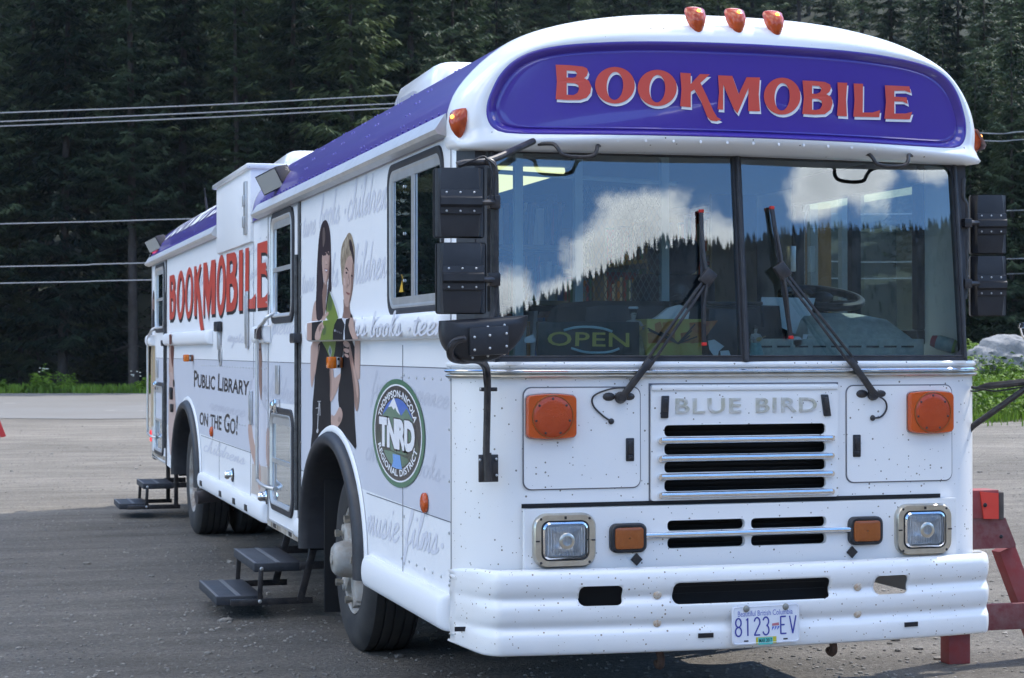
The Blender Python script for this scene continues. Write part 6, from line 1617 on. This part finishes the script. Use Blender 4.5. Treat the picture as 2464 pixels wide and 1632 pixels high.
rough_rock('boulder', (pc.x, pc.y, zb+.0), 1.30, 1.1, 1.75+1.83-zb-1.55 if False else max(.5, 1.80-zb), 2, ROCK, 'large grey boulder on the grass bank right of the bus')
pc2 = at_depth(2345, 885, 45); rough_rock('boulder', (pc2.x, pc2.y, hgt(pc2.x, pc2.y)), .30, .3, .35, 5, ROCK, 'small grey rock at the left foot of the large boulder', sub=4)
# grass: blades and leafy weeds, one mass
def leafmat(name, cols, rough=.6):
    M = bpy.data.materials.new(name); M.use_nodes = True; t = M.node_tree; b = t.nodes['Principled BSDF']; b.inputs['Roughness'].default_value = rough; b.inputs['Specular IOR Level'].default_value = .2
    tcn = N(t, 'ShaderNodeTexCoord'); oi = N(t, 'ShaderNodeObjectInfo')
    nz = N(t, 'ShaderNodeTexNoise'); nz.inputs['Scale'].default_value = cols[3] if len(cols) > 3 else 1.0; nz.inputs['Detail'].default_value = 4; t.links.new(tcn.outputs['Object'], nz.inputs['Vector'])
    rp = N(t, 'ShaderNodeValToRGB'); e = rp.color_ramp.elements; e[0].position = .3; e[0].color = (*cols[0], 1); e[1].position = .72; e[1].color = (*cols[2], 1); k = e.new(.5); k.color = (*cols[1], 1)
    fac = math_(t, 'ADD', nz.outputs['Fac'], math_(t, 'MULTIPLY', math_(t, 'SUBTRACT', oi.outputs['Random'], .5), .38))
    t.links.new(fac, rp.inputs[0]); t.links.new(rp.outputs[0], b.inputs['Base Color'])
    tl_ = N(t, 'ShaderNodeBsdfTranslucent'); t.links.new(rp.outputs[0], tl_.inputs[0])
    x = N(t, 'ShaderNodeMixShader'); x.inputs[0].default_value = .35; t.links.new(b.outputs[0], x.inputs[1]); t.links.new(tl_.outputs[0], x.inputs[2])
    t.links.new(x.outputs[0], t.nodes['Material Output'].inputs['Surface']); MATS[name] = M; return M
GRASS = leafmat('green grass', [(.035, .075, .010), (.075, .15, .016), (.14, .23, .028), .8])
WEED = leafmat('weed leaves', [(.07, .14, .018), (.13, .24, .03), (.20, .32, .045), 1.2])
rg_ = random.Random(11)
def blades(n, place, hmin, hmax, w, lean=.35):
    g = MB()
    for _ in range(n):
        p = place()
        if p is None: continue
        h = rg_.uniform(hmin, hmax); an = rg_.uniform(0, 6.28); dx, dy = math.cos(an), math.sin(an); l = rg_.uniform(0, lean)*h; ww = w*rg_.uniform(.6, 1.3)
        bx0 = (p[0]-dy*ww, p[1]+dx*ww, p[2]); bx1 = (p[0]+dy*ww, p[1]-dx*ww, p[2])
        mid = (p[0]+dx*l*.4, p[1]+dy*l*.4, p[2]+h*.6); tip = (p[0]+dx*l, p[1]+dy*l, p[2]+h)
        n0 = len(g.v); g.v += [bx0, bx1, (mid[0]+dy*ww*.8, mid[1]-dx*ww*.8, mid[2]), (mid[0]-dy*ww*.8, mid[1]+dx*ww*.8, mid[2]), tip]; g.f += [(n0, n0+1, n0+2, n0+3), (n0+3, n0+2, n0+4)]
    return g
def pr():
    d = rg_.uniform(38.5, 60); l = rg_.uniform(.222, .30)*d
    x, y = axp(d, l); z = hgt(x, y)
    if z < GZ+.02 and rg_.random() > .05: return None
    return (x, y, z-.02)
g = blades(16000, pr, .10, .42, .016)
def prw():
    d = rg_.uniform(39.5, 48); l = rg_.uniform(.225, .29)*d; x, y = axp(d, l); return (x, y, hgt(x, y)+.05) if hgt(x, y) > GZ+.05 else None
for _ in range(700):
    p = prw()
    if p is None: continue
    h = rg_.uniform(.2, .6)
    for k in range(10):
        an = rg_.uniform(0, 6.28); zz = p[2]+h*rg_.random(); r = rg_.uniform(.06, .16); n0 = len(g.v); dx, dy = math.cos(an), math.sin(an)
        g.v += [(p[0], p[1], zz), (p[0]+dx*r*.6-dy*r*.35, p[1]+dy*r*.6+dx*r*.35, zz+.04), (p[0]+dx*r*1.3, p[1]+dy*r*1.3, zz-.02), (p[0]+dx*r*.6+dy*r*.35, p[1]+dy*r*.6-dx*r*.35, zz+.04)]; g.f.append((n0, n0+1, n0+2, n0+3))
g2 = blades(5000, lambda: (lambda d, l: (*axp(d, l), hgt(*axp(d, l))-.02) if hgt(*axp(d, l)) > GZ+.02 else None)(*(lambda d: (d, rg_.uniform(.30, .46)*d))(rg_.uniform(39, 58))), .12, .45, .02); g.add(*g2.geo)
o = obj('grass', g.geo, GRASS, smooth=0); tag(o, 'bright green grass and leafy weeds on the bank right of the bus', 'grass', kind='stuff')
# verge along the far side of the road
def pv2():
    l = rg_.uniform(-24, 2); d = rg_.uniform(72.3, 76); x, y = axp(d, l); return (x, y, GZ)
g = blades(9000, pv2, .10, .40, .035)
for _ in range(420):
    l = rg_.uniform(-23, 2); cl = math.sin(l*1.3)+.6*math.sin(l*3.1+1)
    if cl < -.2: continue
    x, y = axp(rg_.uniform(72.6, 75), l); h = rg_.uniform(.25, 1.0)*(.65+.35*cl)
    for k in range(26):
        an = rg_.uniform(0, 6.28); zz = GZ+h*rg_.random(); r = rg_.uniform(.08, .2); n0 = len(g.v); dx, dy = math.cos(an), math.sin(an)
        g.v += [(x, y, zz), (x+dx*r*.6-dy*r*.35, y+dy*r*.6+dx*r*.35, zz+.06), (x+dx*r*1.3, y+dy*r*1.3, zz), (x+dx*r*.6+dy*r*.35, y+dy*r*.6-dx*r*.35, zz+.06)]; g.f.append((n0, n0+1, n0+2, n0+3))
o = obj('weeds', g.geo, WEED, smooth=0); tag(o, 'green weeds growing along the far edge of the road', 'weeds', kind='stuff')
fl = MB()
for px, py in [(585, 0)]: pass
for l in (-12.4, -12.0, -11.2, -10.4, -14.6, -7.6, -11.9, -18.2, -9.4):
    x, y = axp(72.8, l); h = rg_.uniform(.5, 1.1)
    for _ in range(7): fl.sphere((x+rg_.uniform(-.22, .22), y+rg_.uniform(-.1, .1), GZ+h+rg_.uniform(-.16, .08)), .032, (1.3, 1, .6), 6, 4)
o = obj('wildflowers', fl.geo, mat('white petals', (.62, .64, .55), .7), smooth=0); tag(o, 'white flower heads standing above the roadside weeds', 'flowers', kind='stuff')
# loose stones on the yard
pb_ = MB(); base = MB(); bmi = bmesh.new(); bmesh.ops.create_icosphere(bmi, subdivisions=1, radius=1); bmi.verts.index_update(); IV = [v.co.copy() for v in bmi.verts]; IF = [[v.index for v in f.verts] for f in bmi.faces]; bmi.free()
for _ in range(9500):
    d = 8+34*rg_.random()**1.8; l = rg_.uniform(-.30, .30)*d; x, y = axp(d, l)
    r = rg_.uniform(.005, .014)*(1 if rg_.random() > .03 else 2.3); a = rg_.uniform(0, 3); sx_, sy_, sz_ = rg_.uniform(.7, 1.4), rg_.uniform(.7, 1.3), rg_.uniform(.4, .8)
    ca, sa = math.cos(a), math.sin(a)
    pb_.add([(x+r*(v.x*sx_*ca-v.y*sy_*sa), y+r*(v.x*sx_*sa+v.y*sy_*ca), GZ+r*.2+r*v.z*sz_) for v in IV], IF)
o = obj('loose_stones', pb_.geo, mat('stones', (.13, .12, .107), .9, mottle=(.7, .9, (.34, .315, .28))), smooth=0); tag(o, 'small loose stones scattered over the gravel yard', 'stones', kind='stuff')

# ================================================================== trees
BARK = mat('bark', (.04, .034, .030), .9, mottle=(3, .7, (.08, .07, .064)), bump=(9, .7, .05))
NEED = leafmat('spruce needles', [(.013, .030, .018), (.037, .066, .037), (.084, .120, .060), .42], .55)
NEEDB = leafmat('fir needles', [(.015, .033, .017), (.042, .070, .033), (.090, .122, .052), .4], .55)
def spruce(seed, h, rad, base_k, density=1.0, m=NEED):
    r = random.Random(seed); g = MB()
    z = base_k*h
    while z < h*.985:
        t = (z-base_k*h)/(h*(1-base_k)); L0 = rad*((1-t)**.8)*(1 if t > .08 else .6+5*t)
        nb = max(3, int(r.uniform(5.2, 7.6)*density*(1 if t < .85 else .7)))
        off = r.uniform(0, 6.28)
        for b in range(nb):
            an = off+6.283*b/nb+r.uniform(-.4, .4); L = L0*r.uniform(.45, 1.2)+.15; dx, dy = math.cos(an), math.sin(an)
            dr = r.uniform(.15, .55)*(1.1-.6*t); zz = z+r.uniform(-.28, .28)
            ns = max(2, int(L/.20))
            for s in range(1, ns+1):
                u = s/ns; rb = L*u; zb_ = zz-dr*L*(u-.5*u*u)+.14*L*u**4
                px, py = dx*rb, dy*rb; wdt = (.62*(1-.6*u)*min(1, L/1.4)+.14)
                for k in range(6):
                    sd = (-1, 1, -.55, .55, .12, -.12)[k]; fw_ = r.uniform(.12, .40); ln = wdt*r.uniform(.55, 1.2)
                    ex, ey = dx*fw_-dy*sd*ln, dy*fw_+dx*sd*ln; dz = -r.uniform(.08, .55)*ln-.05
                    wx = .052*r.uniform(.7, 1.5); q_ = math.hypot(ex, ey) or 1; nx_, ny_ = -ey/q_*wx, ex/q_*wx; tz = r.uniform(-.6, .6)*wx
                    x0, y0_, z0_ = px+r.uniform(-.07, .07), py+r.uniform(-.07, .07), zb_+r.uniform(-.05, .05); n0 = len(g.v)
                    g.v += [(x0-nx_*.6, y0_-ny_*.6, z0_), (x0+nx_*.6, y0_+ny_*.6, z0_+tz), (x0+ex*.6+nx_, y0_+ey*.6+ny_, z0_+dz*.5+tz), (x0+ex, y0_+ey, z0_+dz), (x0+ex*.6-nx_, y0_+ey*.6-ny_, z0_+dz*.5)]
                    g.f.append((n0, n0+1, n0+2, n0+3, n0+4))
        z += r.uniform(.36, .68)/density*(1 if t < .8 else .6)
    tm = bpy.data.meshes.new('crown'); tm.from_pydata(g.v, [], g.f); tm.materials.append(m); tm.update()
    tr = MB().tube([(0, 0, -1.5), (0, 0, h*.02), (r.uniform(-.1, .1), 0, h*.5), (0, 0, h*.97)], [h*.0075+.06, h*.007+.03, h*.0045, .02], 9)
    # dead lower branches
    for _ in range(16):
        zz = r.uniform(.06, base_k+.1)*h; an = r.uniform(0, 6.28); L = r.uniform(.4, 1.5); tr.tube([(0, 0, zz), (math.cos(an)*L, math.sin(an)*L, zz-.25*L)], [.03, .008], 4, False)
    um = bpy.data.meshes.new('trunk'); um.from_pydata(tr.v, [], tr.f); um.materials.append(BARK); um.shade_smooth(); um.update()
    return tm, um, h
PROTO = [spruce(1, 30, 3.1, .16), spruce(2, 26, 2.8, .22), spruce(3, 33, 3.3, .26), spruce(4, 22, 2.6, .08, 1.1), spruce(5, 28, 2.5, .14, 1.0, NEEDB), spruce(6, 18, 2.4, .04, 1.15, NEEDB)]
def tree(name, x, y, k, s, rz, label, group):
    tm, um, h = PROTO[k]
    o = bpy.data.objects.new(name, None); COL.objects.link(o); o.location = (x, y, hgt(x, y)-.1); o.rotation_euler = (rng.uniform(-.015, .015), rng.uniform(-.015, .015), rz); o.scale = (s, s, s*rng.uniform(.95, 1.06)); o.empty_display_size = 1
    tag(o, label, 'tree', group)
    for nm, me in (('crown', tm), ('trunk', um)):
        c = bpy.data.objects.new(nm, me); COL.objects.link(c); c.parent = o
    return o
def put(d, px, k, s=1.0, label=None, group=None, name='spruce_tree'):
    l = d*(px-1232)/FPX; x, y = axp(d, l); return tree(name, x, y, k, s, rng.uniform(0, 6.28), label, group)
GF = 'dark spruces in the front row beyond the road'
FRONTROW = [(-70, 78, 0, .95), (150, 80, 3, 1.22), (322, 79, 2, .86), (430, 83, 0, 1.0), (575, 78, 4, .80), (700, 82, 1, .98), (855, 79, 5, 1.28), (985, 83, 2, .92), (1105, 88, 4, .92)]
LBL = ['tall dark spruce cut by the left edge of the photo', 'broad bushy spruce second from the left edge', 'spruce with a bare grey trunk just left of the bus rear', 'tall dark spruce above the rear end of the bus', 'slim pointed fir above the rear purple roof',
       'broad spruce behind the white roof locker', 'bushy fir behind the rear roof air conditioner', 'tall spruce just left of the front roof air conditioner', 'fir over the front end of the purple roof']
for (px, d, k, s), lb in zip(FRONTROW, LBL): put(d, px, k, s, lb, GF)
for i in range(13): put(rng.uniform(86, 92), -120+i*104+rng.uniform(-25, 25), rng.choice([0, 1, 2, 4]), rng.uniform(.78, 1.1), 'dark spruce in the second row behind the front trees', 'spruces in the second row')
for i in range(26): put(rng.uniform(94, 124), -120+i*52+rng.uniform(-22, 22), rng.choice([0, 1, 3, 4]), rng.uniform(.85, 1.15), 'dark spruce crowded far behind the front row', 'spruces crowded behind the front rows')
for i in range(40): put(rng.uniform(72, 100), -3200+i*80+rng.uniform(-50, 50), rng.choice([0, 2, 3, 5]), rng.uniform(.9, 1.1), 'dark spruce of the forest wall mirrored in the side windows of the bus', 'spruces mirrored in the side windows')
for i in range(9): put(rng.uniform(80, 88), -60+i*125+rng.uniform(-40, 40), 5, rng.uniform(.4, .75), 'young fir in the shade between the front spruces', 'young firs between the front spruces', 'fir_tree')
# middle distance above the bus front and on the right
MID = [(1085, 112, 0, 1.0), (1150, 128, 4, .95), (1215, 140, 1, 1.05), (1290, 150, 4, .98), (1370, 150, 0, .86), (1450, 158, 4, .98), (1530, 160, 1, 1.0), (1610, 165, 4, .95), (1690, 165, 0, .84), (1770, 172, 5, 1.35), (1846, 150, 4, .95), (1925, 165, 1, .98), (2000, 150, 0, .85), (2075, 160, 4, .92)]
for i, (px, d, k, s) in enumerate(MID): put(d, px, k, s, 'paler fir on the slope behind the bus roof', 'paler firs on the slope above the bus roof', 'fir_tree')
RIGHT = [(2154, 112, 0, .84, 'tall pointed spruce directly behind the right shoulder of the bus roof'), (2240, 104, 4, .78, 'slim spruce just right of the pointed one behind the bus roof'), (2310, 96, 1, .82, 'dark spruce behind the right roof lamp of the bus'), (2372, 88, 0, .66, 'broad dark spruce behind the far side mirrors'), (2440, 92, 2, .64, 'dark spruce at the right edge behind the power lines'), (2500, 86, 1, .8, 'dark spruce cut off by the right edge of the photo')]
for px, d, k, s, lb in RIGHT: put(d, px, k, s, lb, 'dark spruces beyond the grass bank')
for i in range(16): put(rng.uniform(66, 84), 2280+i*17+rng.uniform(-8, 8), rng.choice([3, 5, 5]), rng.uniform(.42, .62), 'low dark fir in the thicket behind the boulder', 'low firs behind the boulder', 'fir_tree')
for i in range(12): put(rng.uniform(84, 112), 2190+i*27+rng.uniform(-12, 12), rng.choice([3, 5, 1]), rng.uniform(.55, .72), 'dark fir in the second line of trees right of the bus roof', 'firs in the second line right of the bus roof', 'fir_tree')
for i in range(26): put(rng.uniform(118, 190), 1180+i*28+rng.uniform(-18, 18), rng.choice([0, 1, 3, 4, 5]), rng.uniform(.70, 1.0), 'fir on the slope rising behind the bus', 'firs on the slope rising behind the bus', 'fir_tree')
for i in range(14): put(rng.uniform(80, 120), 2560+i*80+rng.uniform(-30, 30), rng.choice([0, 1, 3, 5]), rng.uniform(.6, .95), 'dark spruce beyond the right end of the grass bank', 'spruces beyond the right end of the grass bank')
for i in range(72): put(rng.uniform(170, 330), 1050+rng.random()*1450, rng.choice([0, 1, 4, 5]), rng.uniform(.75, 1.05), 'pale distant fir on the hillside above the bus', 'distant firs on the hillside above the bus', 'fir_tree')

# ================================================================== hillsides far off: behind the yard and across the valley behind the camera
FAR = leafmat('far forest', [(.020, .040, .022), (.032, .056, .028), (.05, .078, .036), .02], .8)
RIDGEM = leafmat('ridge forest', [(.004, .008, .005), (.007, .013, .008), (.011, .018, .009), .02], .8)
def far_forest(name, pts, label):
    g = MB(); r = random.Random(21)
    for x, y, z, h in pts:
        w = h*.17*r.uniform(.8, 1.2); a0 = r.uniform(0, 6)
        for t0_, t1_, wk in ((.05, .5, 1.0), (.28, .72, .78), (.52, .9, .5), (.74, 1.0, .27)):
            n0 = len(g.v); nn = 7
            for k in range(nn):
                an = a0+6.283*k/nn; rr_b = w*wk*r.uniform(.6, 1.25); g.v.append((x+rr_b*math.cos(an), y+rr_b*math.sin(an), z+h*t0_-h*.04*r.random()))
            g.v.append((x, y, z+h*t1_)); g.f += [(n0+k, n0+(k+1) % nn, n0+nn) for k in range(nn)]
    o = obj(name, g.geo, RIDGEM if name == 'ridge_forest' else FAR, smooth=0); tag(o, label, 'forest', kind='stuff')
HILLM = mat('wooded slope', (.0035, .006, .004), .95, mottle=(.02, .6, (.006, .009, .005)))
# slope beyond the yard
def slope(az, t):      # t 0..1 from foot to crest
    d = 330+t*900; el = 3.5+t*(9.6 if az > 18 else 9.6)
    crest = 13.5-.10*max(0, az-26)**2*1.3
    d = 330+t*700; z = d*math.tan(R(2.5+t*(crest-2.5)))
    return (CAM.x+d*math.sin(R(az)), CAM.y+d*math.cos(R(az)), z)
azs = [-12+k*1.5 for k in range(45)]
g = grid(azs, [k/14 for k in range(15)], slope)
o = obj('hillside', g, HILLM, smooth=60); o['kind'] = 'structure'
pts = []
for _ in range(2600):
    az = rng.uniform(9, 34); t = rng.random(); x, y, z = slope(az, t); pts.append((x, y, z-1, rng.uniform(13, 24)))
far_forest('far_forest', pts, 'hazy conifer forest covering the mountain slope behind the bus')
# mountain across the valley, behind the camera: what the windshield mirrors
RIDGE = [(100, 12), (125, 13.5), (140, 14.1), (144, 13.9), (147, 14.3), (149, 14.2), (151, 13.9), (154, 13.6), (158, 14.0), (161, 14.3), (163, 14.8), (164, 14.9), (166, 14.1), (168, 13.3), (170, 12.5), (173, 11.6), (180, 10.0), (200, 8), (230, 9), (250, 8)]
def crest_at(az):
    for (a, e), (b, f) in zip(RIDGE, RIDGE[1:]):
        if a <= az <= b: return e+(f-e)*(az-a)/(b-a)
    return 9
def back(az, t):
    d = 420+t*640; el = .4+(crest_at(az)-.4)*t
    if t > 1: d = 420+t*640; el = crest_at(az)*.93
    return (CAM.x+d*math.sin(R(az)), CAM.y+d*math.cos(R(az)), d*math.tan(R(el)))
g = grid([100+k*1.5 for k in range(101)], [k/12 for k in range(13)]+[1.25], back)
o = obj('mountain', g, HILLM, smooth=60); o['kind'] = 'structure'
pts = []
for _ in range(3600):
    az = rng.uniform(138, 178); t = 1-rng.random()**2*.75; x, y, z = back(az, t); pts.append((x, y, z-.4, rng.uniform(4.5, 8.5)))
for k in range(700):
    az = 138+k*40/700+rng.uniform(-.05, .05); x, y, z = back(az, 1-rng.random()*.02); pts.append((x, y, z-.4, rng.uniform(4.5, 9)))
far_forest('ridge_forest', pts, 'conifer forest on the ridge mirrored in the windshield')

# ================================================================== power lines
WIRE = mat('wire', (.34, .34, .34), .5)
DW = 66
WIRES = [([(-200, 282), (0, 272), (500, 253), (955, 229)], [(1500, 205), (1900, 285), (2352, 320), (2464, 317), (2700, 306)]),
         ([(-200, 301), (0, 293), (500, 271), (937, 250)], [(1500, 225), (1900, 305), (2352, 338), (2464, 336), (2700, 326)]),
         ([(-200, 310), (0, 304), (500, 283), (916, 262)], [(1500, 235)]),
         ([(-200, 544), (0, 539), (250, 533), (498, 526)], [(1500, 505), (2065, 516), (2464, 506), (2700, 500)]),
         ([(-200, 648), (0, 642), (200, 638), (354, 633)], [(1500, 610), (2065, 631), (2464, 622), (2700, 615)]),
         ([(-200, 688), (0, 682), (200, 678), (354, 674)], [(1500, 652), (2065, 671), (2464, 658), (2700, 650)])]
WL = ['uppermost power line across the forest above the bus roof', 'second power line from the top, just below the uppermost', 'third power line from the top, close under the second', 'single power line meeting the rear purple roof', 'upper of the two low power lines left of the bus rear', 'lowest power line, crossing the dark trunks left of the bus']
for (a, b), lb in zip(WIRES, WL):
    pts = [tuple(at_depth(px, py, DW)) for px, py in a+b]
    b_ = MB().tube(spl(pts, 8), .022, 6); o = obj('power_line', b_.geo, WIRE, smooth=40); tag(o, lb, 'cable', 'power lines across the yard')

# ================================================================== air
hz = MB().box(-1600, 1600, -1500, 1600, -3, 420); HZ = bpy.data.meshes.new('haze'); HZ.from_pydata(hz.v, [], hz.f)
hm = bpy.data.materials.new('air'); hm.use_nodes = True; t = hm.node_tree; t.nodes.clear(); ho = N(t, 'ShaderNodeOutputMaterial'); pv3 = N(t, 'ShaderNodeVolumePrincipled')
pv3.inputs['Color'].default_value = (.72, .84, 1, 1); pv3.inputs['Density'].default_value = .00010; pv3.inputs['Anisotropy'].default_value = .1; t.links.new(pv3.outputs[0], ho.inputs['Volume'])
HZ.materials.append(hm); hzo = bpy.data.objects.new('haze', HZ); COL.objects.link(hzo); hzo['kind'] = 'stuff'; hzo['label'] = 'thin blue mountain air over the whole yard'; hzo['category'] = 'haze'
